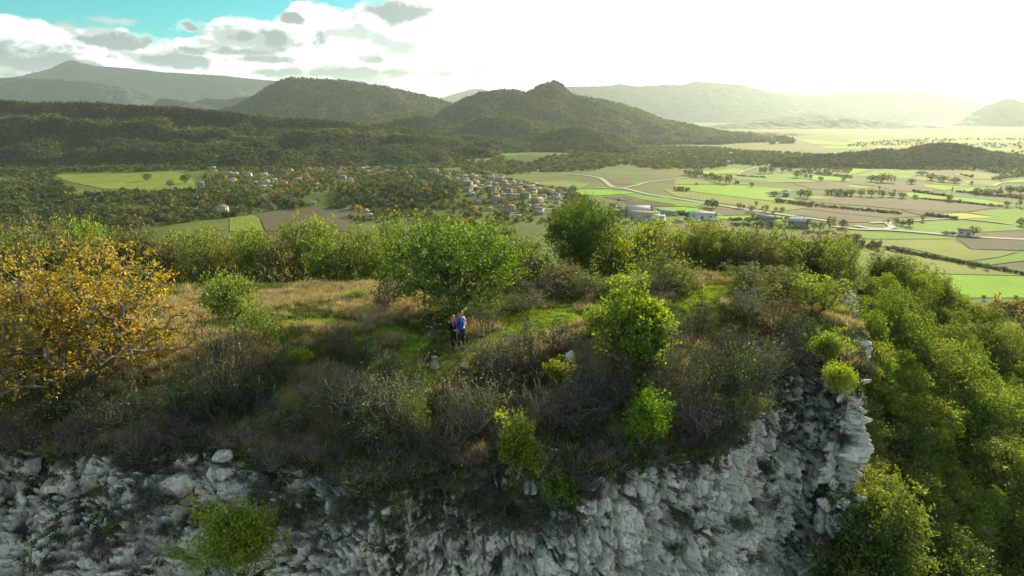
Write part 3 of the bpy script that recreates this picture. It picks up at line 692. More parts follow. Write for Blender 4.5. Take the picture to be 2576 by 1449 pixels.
# ------------------------------------------------------------------ plants
def _bark(c1, c2):
    def b(t):
        p = t.n('ShaderNodeTexCoord').outputs['Object']
        n = t.noise(p, 12.0, 4, 0.65)
        return bsdf(t, t.ramp(n, [(0.3, c1), (0.7, c2)]), 0.9, 0.15, bump(t, n, 0.5, 0.02))
    return b
M_BARK = mat('oak_bark', _bark((0.075, 0.066, 0.055), (0.22, 0.20, 0.17)))
M_TWIG = mat('dead_twigs', _bark((0.09, 0.085, 0.07), (0.26, 0.24, 0.20)))
M_TWIGD = mat('dark_twigs', _bark((0.045, 0.042, 0.036), (0.14, 0.128, 0.108)))
def leafmat(name, stops, transl=0.5, gloss=0.05, tsat=(1.02, 1.14, 0.5), nsc=1.3, mul=1.0):
    stops = [(p, tuple(v*mul for v in c)) for p, c in stops]
    def b(t):
        isl = t.n('ShaderNodeNewGeometry').outputs['Random Per Island']
        oi = t.n('ShaderNodeObjectInfo').outputs['Random']
        p = t.n('ShaderNodeTexCoord').outputs['Object']
        n = t.noise(p, nsc, 2, 0.5)
        f = t.m('ADD', t.m('MULTIPLY', isl, 0.42), t.m('ADD', t.m('MULTIPLY', n, 0.62), t.m('MULTIPLY', t.m('SUBTRACT', oi, 0.5), 0.30)))
        c = t.ramp(f, stops)
        tr = t.mix(1.0, c, tsat, 'MULTIPLY')
        d = t.n('ShaderNodeBsdfDiffuse', {0: c}).outputs[0]; tl = t.n('ShaderNodeBsdfTranslucent', {0: tr}).outputs[0]
        sh = t.n('ShaderNodeMixShader', {0: transl, 1: d, 2: tl}).outputs[0]
        gl = t.n('ShaderNodeBsdfGlossy', {0: (1, 1, 0.95, 1), 1: 0.5}).outputs[0]
        return t.n('ShaderNodeMixShader', {0: gloss*0.4, 1: sh, 2: gl}).outputs[0]
    return mat(name, b)
L_GREEN = leafmat('oak_leaves_green', [(0.25, (0.06, 0.11, 0.015)), (0.5, (0.17, 0.25, 0.022)), (0.72, (0.34, 0.39, 0.03)), (0.92, (0.42, 0.33, 0.03))], 0.46, 0.06)
L_YELLOW = leafmat('oak_leaves_yellow', [(0.24, (0.0644, 0.0874, 0.0184)), (0.46, (0.1840, 0.1702, 0.0230)), (0.66, (0.3864, 0.2944, 0.0322)), (0.95, (0.3864, 0.2484, 0.0368))], 0.55, 0.06, (1.2, 1.05, 0.5))
L_OLIVE = leafmat('oak_leaves_olive', [(0.25, (0.075, 0.105, 0.022)), (0.5, (0.155, 0.195, 0.035)), (0.75, (0.25, 0.27, 0.05)), (0.95, (0.27, 0.20, 0.05))], 0.42, 0.06)
L_DARK = leafmat('evergreen_leaves', [(0.25, (0.04, 0.085, 0.010)), (0.55, (0.095, 0.16, 0.014)), (0.85, (0.22, 0.26, 0.02))], 0.42, 0.05)
L_LIME = leafmat('lime_leaves', [(0.25, (0.1020, 0.1955, 0.0102)), (0.55, (0.1870, 0.3060, 0.0170)), (0.85, (0.3230, 0.3995, 0.0255))], 0.55, 0.04)
L_SAGE = leafmat('fresh_green_leaves', [(0.25, (0.0850, 0.1445, 0.0127)), (0.55, (0.1870, 0.2635, 0.0170)), (0.85, (0.3570, 0.3740, 0.0255))], 0.55, 0.05)
L_YG = leafmat('yellow_green_leaves', [(0.25, (0.12, 0.16, 0.015)), (0.55, (0.27, 0.30, 0.022)), (0.85, (0.50, 0.44, 0.03))], 0.55, 0.05)
L_SLOPE = leafmat('maple_leaves', [(0.22, (0.0765, 0.1275, 0.0170)), (0.5, (0.1785, 0.2465, 0.0255)), (0.75, (0.3230, 0.3570, 0.0382)), (0.92, (0.3570, 0.2890, 0.0382))], 0.42, 0.05, nsc=0.8)
L_SLOPEB = leafmat('dusky_leaves', [(0.22, (0.06, 0.10, 0.02)), (0.5, (0.13, 0.175, 0.03)), (0.75, (0.23, 0.25, 0.04)), (0.95, (0.27, 0.20, 0.035))], 0.4, 0.05, nsc=0.8)
L_BROWN = leafmat('withered_leaves', [(0.25, (0.08, 0.075, 0.035)), (0.55, (0.16, 0.14, 0.06)), (0.85, (0.26, 0.23, 0.09))], 0.45, 0.04)
L_RED = leafmat('rusty_leaves', [(0.25, (0.12, 0.075, 0.045)), (0.55, (0.22, 0.145, 0.08)), (0.85, (0.30, 0.21, 0.12))], 0.45, 0.04)
L_BOX = leafmat('dark_scrub_leaves', [(0.25, (0.022, 0.045, 0.014)), (0.55, (0.05, 0.085, 0.022)), (0.85, (0.11, 0.15, 0.04))], 0.4, 0.08)

def tubes(segs, sides):
    """tapered prisms: segs rows of p0(3), p1(3), r0, r1"""
    segs = np.asarray(segs, float); p0, p1, r0, r1 = segs[:, :3], segs[:, 3:6], segs[:, 6], segs[:, 7]
    d = p1-p0; d /= np.linalg.norm(d, axis=1)[:, None]+1e-9
    a = np.where(np.abs(d[:, 2:3]) < 0.9, np.array([[0, 0, 1.0]]), np.array([[1.0, 0, 0]]))
    u = np.cross(d, a); u /= np.linalg.norm(u, axis=1)[:, None]+1e-9; v = np.cross(d, u)
    n = len(segs); V = np.zeros((n, 2*sides, 3))
    for k in range(sides):
        an = 2*math.pi*k/sides; o = math.cos(an)*u + math.sin(an)*v
        V[:, k] = p0 + o*r0[:, None]; V[:, sides+k] = p1 + o*r1[:, None]
    F = np.zeros((n, sides, 4), int); b = (np.arange(n)*2*sides)[:, None]
    for k in range(sides):
        k2 = (k+1) % sides; F[:, k] = b + np.array([k, k2, sides+k2, sides+k])
    return V.reshape(-1, 3), F.reshape(-1, 4)
def leaf_quads(pos, size, rng, up=0.5, asp=0.62):
    n = len(pos); nr = rng.normal(size=(n, 3)); nr[:, 2] += up; nr /= np.linalg.norm(nr, axis=1)[:, None]
    a = rng.normal(size=(n, 3)); t = np.cross(nr, a); t /= np.linalg.norm(t, axis=1)[:, None]+1e-9; b = np.cross(nr, t)
    s = (size*rng.uniform(0.45, 1.45, n))[:, None]
    bend = nr*s*0.12
    V = np.stack([pos+t*s*0.5-bend, pos+b*s*0.5*asp+bend, pos-t*s*0.5-bend, pos-b*s*0.5*asp+bend], 1)
    return V.reshape(-1, 3), (np.arange(n)[:, None]*4 + np.arange(4)[None, :])
def gen_tree(seed, H, R, z0, tips=220, lpt=55, ls=0.085, clump=0.26, trunk_r=0.10, stems=1, outer=0.5, lean=(0, 0), bf=0.30, twig=0.006, leafm=None, barkm=None, bare=0.0, lobes=9, lobe_amp=0.35, sides=5, ros=4, hz_pow=1.0, spread=0.6, asym=None, step=0.28, rpow=0.45, low_cut=None):
    """skeleton grown towards points scattered in a lobed crown; leaves in small rosettes round the twig ends"""
    rng = np.random.default_rng(seed)
    zc, hz = (z0+H)/2, (H-z0)/2
    ld = rng.normal(size=(lobes, 3)); ld /= np.linalg.norm(ld, axis=1)[:, None]; la = rng.uniform(0.5, 1, lobes)
    d = rng.normal(size=(tips, 3)); d /= np.linalg.norm(d, axis=1)[:, None]
    lf = ((np.clip(d@ld.T, 0, 1)**7)*la).max(1)
    r = rng.random(tips)**outer*(1-lobe_amp*0.6+lobe_amp*lf*1.2)
    T = d*r[:, None]*np.array([R, R, hz]) + np.array([lean[0], lean[1], zc])
    if asym is not None: T[:, 0] *= np.where(T[:, 0] > 0, asym[0], asym[1])
    if low_cut is not None: T = T[T[:, 2] > low_cut]
    T[:, 2] = np.maximum(T[:, 2], 0.06*H)
    nodes = [np.zeros(3)]; par = [-1]; pl = [0.0]
    for s in range(stems):
        an = rng.uniform(0, 6.28) if stems > 1 else 0
        top = np.array([lean[0]*0.5, lean[1]*0.5, z0+0.25*(H-z0)]) + (np.array([math.cos(an), math.sin(an), 0])*R*spread*rng.uniform(0.5, 1) if stems > 1 else rng.normal(0, 0.06*R, 3)*np.array([1, 1, 0]))
        k = max(4, int(np.linalg.norm(top)/0.3)); prev = 0; kn = rng.normal(0, 0.03, 3)
        for j in range(1, k+1):
            t = j/k; q = top*t; q[:2] = top[:2]*t**(1.4 if stems == 1 else 0.8); q = q + np.array([math.sin(t*5+seed)*0.05, math.cos(t*4+seed)*0.05, 0])*(0.4+H*0.1) + rng.normal(0, 0.02, 3)
            nodes.append(q); par.append(prev); pl.append(pl[prev]+np.linalg.norm(q-nodes[prev])); prev = len(nodes)-1
    order = np.argsort(np.linalg.norm(T-np.array([0, 0, z0*0.7]), axis=1))
    A = np.array(nodes); L = np.array(pl); cap = len(A) + tips*10
    AA = np.zeros((cap, 3)); LL = np.full(cap, 1e9); AA[:len(A)] = A; LL[:len(A)] = L; n = len(A); PA = list(par); tipidx = []
    for ti in order:
        t = T[ti]; cost = np.linalg.norm(AA[:n]-t, axis=1) + bf*LL[:n]; cost[0] += 5
        i = int(cost.argmin()); p = AA[i].copy(); dist = np.linalg.norm(t-p); k = max(1, int(dist/step)); prev = i
        sag = rng.normal(0, 0.10, 3)*dist; sag[2] += 0.10*dist
        for j in range(1, k+1):
            u = j/k; q = p + (t-p)*u + sag*math.sin(math.pi*u)*0.8 + (rng.normal(0, 0.035, 3) if j < k else 0)
            if n >= cap: break
            AA[n] = q; LL[n] = LL[prev] + np.linalg.norm(q-AA[prev]); PA.append(prev); prev = n; n += 1
        tipidx.append(prev)
    cnt = np.zeros(n); cnt[np.array(tipidx)] = 1
    for i in range(n-1, 0, -1): cnt[PA[i]] += cnt[i]
    mx = max(cnt[0], 1); rad = np.maximum(trunk_r*(np.maximum(cnt, 1)/mx)**rpow, twig)
    segs = [(*AA[PA[i]], *AA[i], rad[PA[i]] if cnt[PA[i]] < 3*cnt[i]+2 else rad[i]*1.25, rad[i]) for i in range(1, n)]
    BV, BF = tubes(segs, sides)
    bme = np_mesh('trunk', BV, BF, [barkm or M_BARK], True)
    lme = None
    if leafm is not None and lpt > 0:
        tp = AA[np.array(tipidx)]; keep = rng.random(len(tp)) > bare; tp = tp[keep]
        nros = max(1, lpt//ros); c = np.repeat(tp, nros, 0) + rng.normal(0, 1, (len(tp)*nros, 3))*clump*np.array([1, 1, 0.75])
        pos = np.repeat(c, ros, 0) + rng.normal(0, ls*0.55, (len(c)*ros, 3)); pos[:, 2] = np.maximum(pos[:, 2], 0.03)
        LV, LF = leaf_quads(pos, ls, rng); lme = np_mesh('crown', LV, LF, [leafm])
    return dict(b=bme, l=lme, H=H, R=R)
def gen_shrub(seed, H, R, stems=26, br=5, tw=0.006, wig=0.10, leafm=None, nleaf=0, ls=0.05, barkm=None, fan=1.0, low=0.15):
    """many crooked stems rising from one stool, with side twigs; leafless or nearly so"""
    rng = np.random.default_rng(seed); segs = []; ends = []
    def walk(p, d, ln, r, lev):
        k = max(3, int(ln/0.11)); q = p.copy(); dd = d.copy()
        for j in range(k):
            dd = dd + rng.normal(0, wig*2.2, 3) + np.array([0, 0, 0.04]); dd /= np.linalg.norm(dd)
            q2 = q + dd*ln/k; q2[2] = max(q2[2], 0.02); r2 = r*(1-0.55*(j+1)/k); segs.append((*q, *q2, max(r*(1-0.55*j/k), tw), max(r2, tw)))
            if lev < 2 and j > k*0.3 and rng.random() < br/k*1.6:
                bd = dd + rng.normal(0, 0.75, 3); bd[2] += 0.15; bd /= np.linalg.norm(bd); walk(q2.copy(), bd, ln*rng.uniform(0.28, 0.55), r*0.55, lev+1)
            q = q2
        ends.append(q)
    for s in range(stems):
        an = rng.uniform(0, 6.283); ti = rng.random()**0.6*fan
        d = np.array([math.cos(an)*ti*R/H, math.sin(an)*ti*R/H, low+rng.uniform(0.4, 1.0)]); ln = math.hypot(R*ti, H)*rng.uniform(0.65, 1.05); d /= np.linalg.norm(d)
        b0 = np.array([math.cos(an), math.sin(an), 0])*R*0.25*rng.random(); walk(b0, d, ln, 0.011+0.02*H*rng.random()*0.6, 0)
    BV, BF = tubes(segs, 3); bme = np_mesh('branch', BV, BF, [barkm or M_TWIG], True)
    lme = None
    if leafm is not None and nleaf:
        e = np.array(ends); e = e[rng.integers(0, len(e), nleaf)] + rng.normal(0, 0.09, (nleaf, 3)); e[:, 2] = np.maximum(e[:, 2], 0.02)
        LV, LF = leaf_quads(e, ls, rng); lme = np_mesh('foliage', LV, LF, [leafm])
    return dict(b=bme, l=lme, H=H, R=R)

def put_tree(name, label, cat, pr, loc, rz, sc, group=None, bn='trunk', ln='crown'):
    o = thing(name, label, cat, loc, rz, sc, group)
    if pr['b'] is not None: ob(bn, pr['b'], o)
    if pr['l'] is not None: ob(ln, pr['l'], o)
    return o
def by_px(px, py_top, Y, pr, wpx=None, f=gzf, sink=0.05, base=None):
    """stand a plant at depth Y so that its top reaches the given pixel row"""
    x = hit_y(px, 700, Y)[0]
    z = f(x, Y)
    for _ in range(3):
        dpt = Y*cP-(z-CAM_Z)*sP; x = (px-1288)/FP*dpt; z = f(x, Y)
    top = hit_y(px, py_top, Y)[2]; h = max(top-z, 0.3)
    sz_ = h/pr['H']; sx = (wpx*(Y*cP-(z-CAM_Z)*sP)/FP/2)/pr['R'] if wpx else sz_
    return (x, Y, z-sink), (sx, sx, sz_)
def by_base(px, py_base, pr, hpx, wpx, f=None, sink=0.05):
    p = phit(px, py_base) if f is None else hit_f(px, py_base, f, -5)
    dpt = proj(p)[2]; h = hpx*dpt/FP/0.96; r = wpx*dpt/FP/2
    return (p[0], p[1], p[2]-sink), (r/pr['R'], r/pr['R'], h/pr['H'])

# --- the trees one notices first
YO = gen_tree(11, 6.2, 4.6, 0.05, tips=800, lpt=34, ls=0.115, clump=0.18, trunk_r=0.30, stems=5, spread=0.55, outer=0.5, leafm=L_YELLOW, lobe_amp=0.6, bf=0.22, sides=6, ros=5, twig=0.012, bare=0.12)
loc, sc = by_px(190, 592, 27.2, YO, 690)
put_tree('oak_tree', 'large spreading oak with golden yellow autumn leaves at the left', 'tree', YO, loc, 0.6, sc)
CO = gen_tree(23, 5.6, 4.1, 0.25, tips=650, lpt=44, ls=0.125, clump=0.22, trunk_r=0.22, stems=4, spread=0.4, outer=0.45, leafm=L_GREEN, lobe_amp=0.5, bf=0.22, sides=6, ros=5, twig=0.011)
loc, sc = by_px(1143, 524, 35.6, CO, 392)
put_tree('oak_tree', 'broad sunlit green oak standing behind the couple', 'tree', CO, loc, 2.1, sc)
EV = gen_tree(37, 5.4, 2.25, 0.9, tips=420, lpt=84, ls=0.085, clump=0.24, trunk_r=0.17, stems=1, outer=0.36, leafm=L_DARK, lobe_amp=0.30, lobes=14, bf=0.25, ros=5)
loc, sc = by_px(1457, 492, 49.5, EV, 190)
put_tree('evergreen_tree', 'dense dark round-crowned evergreen tree rising above the bushes', 'tree', EV, loc, 0.4, sc)
ST = gen_tree(41, 3.0, 1.5, 1.15, tips=170, lpt=34, ls=0.085, clump=0.15, trunk_r=0.085, stems=1, outer=0.5, leafm=L_GREEN, lobe_amp=0.45, bf=0.3, ros=4, lean=(-0.25, 0), hz_pow=1)
loc, sc = by_px(605, 672, 29.3, ST, 150)
put_tree('oak_sapling', 'small crooked green oak between the yellow oak and the meadow', 'tree', ST, loc, 0.2, sc)
SB = gen_tree(43, 1.7, 1.7, 0.1, tips=200, lpt=26, ls=0.07, clump=0.18, trunk_r=0.05, stems=6, spread=0.7, outer=0.5, leafm=L_GREEN, lobe_amp=0.4, bare=0.2)
loc, sc = by_base(655, 850, SB, 95, 150)
put_tree('shrub', 'low leafy oak scrub at the foot of the small crooked oak', 'shrub', SB, loc, 0.2, sc, bn='stem', ln='foliage')
RS = gen_tree(47, 3.6, 1.7, 0.2, tips=330, lpt=44, ls=0.11, clump=0.17, trunk_r=0.11, stems=4, spread=0.5, outer=0.5, lobes=6, leafm=L_SAGE, lobe_amp=0.7, bf=0.25, ros=5)
loc, sc = by_base(1605, 945, RS, 250, 235)
put_tree('oak_tree', 'bushy yellow-green oak leaning over the slope right of the path', 'tree', RS, loc, 1.0, sc)
RS2 = gen_tree(48, 1.5, 1.7, 0.05, tips=220, lpt=40, ls=0.085, clump=0.18, trunk_r=0.06, stems=6, spread=0.6, outer=0.45, leafm=L_GREEN, lobe_amp=0.4, ros=4)
loc, sc = by_base(1530, 850, RS2, 95, 150)
put_tree('shrub', 'spreading green oak scrub left of the bushy yellow-green oak', 'shrub', RS2, loc, 0.3, sc, bn='stem', ln='foliage')
LM = gen_tree(53, 2.6, 1.15, 0.15, tips=230, lpt=40, ls=0.085, clump=0.15, trunk_r=0.06, stems=4, spread=0.45, outer=0.55, lobes=6, leafm=L_LIME, lobe_amp=0.9, ros=4, twig=0.005)
loc, sc = by_base(1622, 1130, LM, 170, 150, sink=0.1)
put_tree('maple_shrub', 'vivid lime green young maple on the cliff brink', 'shrub', LM, loc, 0.8, sc, bn='stem', ln='foliage')
YG = gen_tree(59, 2.3, 1.0, 0.1, tips=190, lpt=30, ls=0.11, clump=0.13, trunk_r=0.06, stems=4, spread=0.5, outer=0.55, lobes=6, leafm=L_YG, lobe_amp=0.9, ros=4)
loc, sc = by_base(1300, 1205, YG, 180, 140, sink=0.0)
put_tree('oak_shrub', 'yellowing young oak hanging over the centre of the cliff', 'shrub', YG, loc, 0.4, sc, bn='stem', ln='foliage')
GS = gen_tree(61, 1.9, 1.0, 0.1, tips=170, lpt=34, ls=0.08, clump=0.14, trunk_r=0.04, stems=5, spread=0.5, outer=0.55, lobes=6, leafm=L_SAGE, lobe_amp=0.9, ros=4)
p = cliff_at(1400, 1262); put_tree('shrub', 'small green bush rooted in the rock face right of the yellowing oak', 'shrub', GS, (p[0], p[1]-0.2, p[2]-0.2), 0.2, (0.85, 0.85, 1.0), bn='stem', ln='foliage')
LB = gen_tree(67, 3.0, 1.45, 0.2, tips=330, lpt=36, ls=0.08, clump=0.16, trunk_r=0.07, stems=5, spread=0.5, outer=0.55, lobes=6, leafm=L_SAGE, lobe_amp=0.95, ros=4)
p = cliff_at(610, 1446); put_tree('shrub', 'tall yellow-green bush growing from the rock face at the lower left', 'shrub', LB, (p[0], p[1]-0.35, p[2]-0.4), 1.4, (1.2, 1.2, 1.42), bn='stem', ln='foliage')
loc, sc = by_base(2075, 925, GS, 105, 110)
put_tree('shrub', 'light green bush on the rocky corner at the right', 'shrub', GS, loc, 2.2, sc, bn='stem', ln='foliage')
loc, sc = by_base(2110, 985, RS2, 80, 90)
put_tree('shrub', 'small light green bush below the one on the rocky corner', 'shrub', RS2, loc, 3.2, sc, bn='stem', ln='foliage')
loc, sc = by_base(760, 918, RS2, 48, 70)
put_tree('shrub', 'low sunlit green bush in the grass left of the cross', 'shrub', RS2, loc, 4.0, sc, bn='stem', ln='foliage')
loc, sc = by_base(905, 752, RS2, 26, 70)
put_tree('shrub', 'tiny green bush in the dry grass left of the big oak', 'shrub', RS2, loc, 5.0, sc, bn='stem', ln='foliage')
loc, sc = by_base(1400, 960, YG, 62, 100)
put_tree('shrub', 'rounded yellow-green bush below the pointed rock', 'shrub', YG, loc, 5.0, sc, bn='stem', ln='foliage')

# --- the stunted oaks along the crest
ROWP = [gen_tree(100+k, 4.0, 2.0, 0.12, tips=340, lpt=20, ls=0.12, clump=0.17, twig=0.011, trunk_r=0.14, stems=3 if k % 2 else 4, spread=0.45, outer=0.42, leafm=lm, lobe_amp=0.45, bf=0.25, ros=4, bare=br) for k, (lm, br) in enumerate([(L_GREEN, 0.12), (L_OLIVE, 0.28), (L_OLIVE, 0.15), (L_BROWN, 0.30), (L_GREEN, 0.2)])]
DESC = ['green stunted oak', 'olive brown half-bare oak', 'sunlit green oak', 'sparse grey twiggy oak', 'leafy bright green oak']
ROW = [ # px, top py, depth, width px, kind, where
 (40,560,40,150,1,'behind the yellow oak at the left edge'), (150,545,44,150,3,'behind the crown of the yellow oak'), (235,530,47,120,0,'above the left part of the yellow oak'), (300,542,45,130,1,'above the right part of the yellow oak'), (345,560,41,140,3,'just right of the yellow oak crown'), (420,575,43,130,3,'left end of the crest row'), (470,552,46,120,1,'second in the crest row behind the small oak'), (520,565,42,120,2,'behind the small crooked oak'), (580,560,45,120,3,'in the crest row above the small crooked oak'), (640,556,43,110,0,'right of the small oak in the crest row'), (700,560,41.5,115,3,'over the left end of the dry meadow'), (752,545,44,110,2,'over the middle of the dry meadow'), (812,516,46,105,0,'tallest of the crest row over the dry meadow'), (835,575,41,130,4,'in front of the tallest crest oak'), (895,562,43,110,1,'over the right end of the dry meadow'), (950,560,42,110,4,'left neighbour of the broad oak'), (1010,530,40,120,1,'peeping over the left shoulder of the broad oak'), (1215,535,41,130,0,'peeping over the right shoulder of the broad oak'), (1265,548,43,110,2,'right neighbour of the broad oak'), (1310,580,45,110,1,'between the broad oak and the dark evergreen'), (1350,600,41,100,3,'bare and brownish left of the dark evergreen'), (1560,570,41,120,4,'at the right shoulder of the dark evergreen'), (1610,565,45,100,1,'behind the right shoulder of the dark evergreen'), (1660,590,42,120,3,'twiggy in the row right of the evergreen'), (1710,572,44,110,0,'in the middle of the right-hand row'), (1765,565,43,100,2,'above the grassy knoll'), (1812,552,45,120,1,'highest of the right-hand row'), (1862,568,43,120,1,'right of the highest of the right-hand row'), (1905,600,41,120,3,'above the right end of the knoll path'), (1960,605,43,110,2,'towards the right end of the crest'), (2010,590,45,120,1,'wide-crowned near the right end of the crest'), (2060,588,44,130,3,'second last on the crest before the valley'), (2098,612,41.5,110,1,'last on the crest before the valley'), (1590,700,37,170,1,'low and olive above the bushy yellow-green oak'), (1700,660,38,150,3,'low and twiggy left of the knoll path'), (1880,655,38.5,130,1,'low behind the knoll'), (1420,655,39,140,3,'grey twiggy in front of the dark evergreen'), (2050,680,36,150,0,'on the brink above the rocky corner'), (1980,660,38,120,2,'left of the oak on the brink'),
 (1640,556,45,120,0,'tall behind the bare oaks right of the evergreen'), (1740,552,46,120,4,'tall and bright above the knoll'), (1840,560,46,130,0,'dense behind the highest of the right-hand row'), (1935,580,45,130,4,'dense behind the right end of the knoll'), (1985,582,46,120,0,'tall near the right end of the crest'), (2080,585,46,120,0,'tall last but one on the crest'), (20,505,62,150,1,'far down at the left edge'), (95,530,58,120,3,'far down left behind the yellow oak')]
for k, (px, py, Y, wpx, kd, wh) in enumerate(ROW):
    Y = Y+7.5 if Y >= 40 else Y+2.0; py += [-10, 8, -3, 14, -16, 4, 11][k % 7] if Y > 45 else 0
    if 1540 < px < 2120 and Y > 45: py -= 10; wpx *= 1.1
    loc, sc = by_px(px, py, Y, ROWP[kd], wpx*1.12)
    put_tree('oak_tree', DESC[kd] + ' ' + wh, 'tree', ROWP[kd], loc, k*2.4, sc, 'stunted oaks along the crest')

# --- the wood on the hillside at the right
SLP = [gen_tree(200+k, 7.0, 2.9, 1.4, tips=340, lpt=56, ls=0.165, clump=0.30, trunk_r=0.16, stems=2, spread=0.3, outer=0.36, leafm=lm, lobe_amp=0.65, lobes=9, bf=0.25, ros=4, bare=br) for k, (lm, br) in enumerate([(L_SLOPE, 0.05), (L_SLOPE, 0.08), (L_SLOPEB, 0.12), (L_SLOPEB, 0.05)])]
SLD = ['bright green leafy tree', 'yellow-green leafy tree', 'dusky olive tree', 'brownish green tree']
rng = np.random.default_rng(77); pts = []
for _ in range(14000):
    y = rng.uniform(20, 105); e = float(np.interp(y, ex_y, ex_x)); x = e + rng.uniform(1.6, 62)
    z = szf(x, y); X, Yp, d = proj((x, y, z+6))
    if not (1950 < X < 2720 and 560 < Yp < 1620): continue
    mn = 2.35 if y < 55 else 3.1
    if all((x-a)**2+(y-b)**2 > mn**2 for a, b, c in pts): pts.append((x, y, z))
    if len(pts) > 250: break
for k, (x, y, z) in enumerate(pts):
    kd = int(rng.choice(4, p=[0.34, 0.2, 0.26, 0.2])); e = float(np.interp(y, ex_y, ex_x)); h = rng.uniform(0.62, 1.0)*(0.85 if x-e < 4 else 1.0)
    X, Yp, d = proj((x, y, z+5*h))
    if Yp > 1150 and rng.random() < 0.6: kd = 2 + kd % 2
    row = 'at the bottom of the picture' if Yp > 1280 else ('low on the slope' if Yp > 1110 else ('halfway up the slope' if Yp > 960 else ('high on the slope' if Yp > 820 else 'on the skyline against the fields')))
    cl = 'hard against the rock face' if x-e < 4 else ("in the hillside wood's left" if X < 2230 else ("in the hillside wood's middle" if X < 2400 else ("in the hillside wood's right" if X < 2540 else 'at the right picture edge')))
    put_tree('broadleaf_tree', ('tall ' if h > 0.88 else ('small ' if h < 0.72 else '')) + SLD[kd] + ' ' + cl + ', ' + row, 'tree', SLP[kd], (x, y, z-0.2), rng.uniform(0, 6.28), (h*rng.uniform(0.85, 1.15), h*rng.uniform(0.85, 1.15), h), 'trees of the hillside wood right of the cliff')

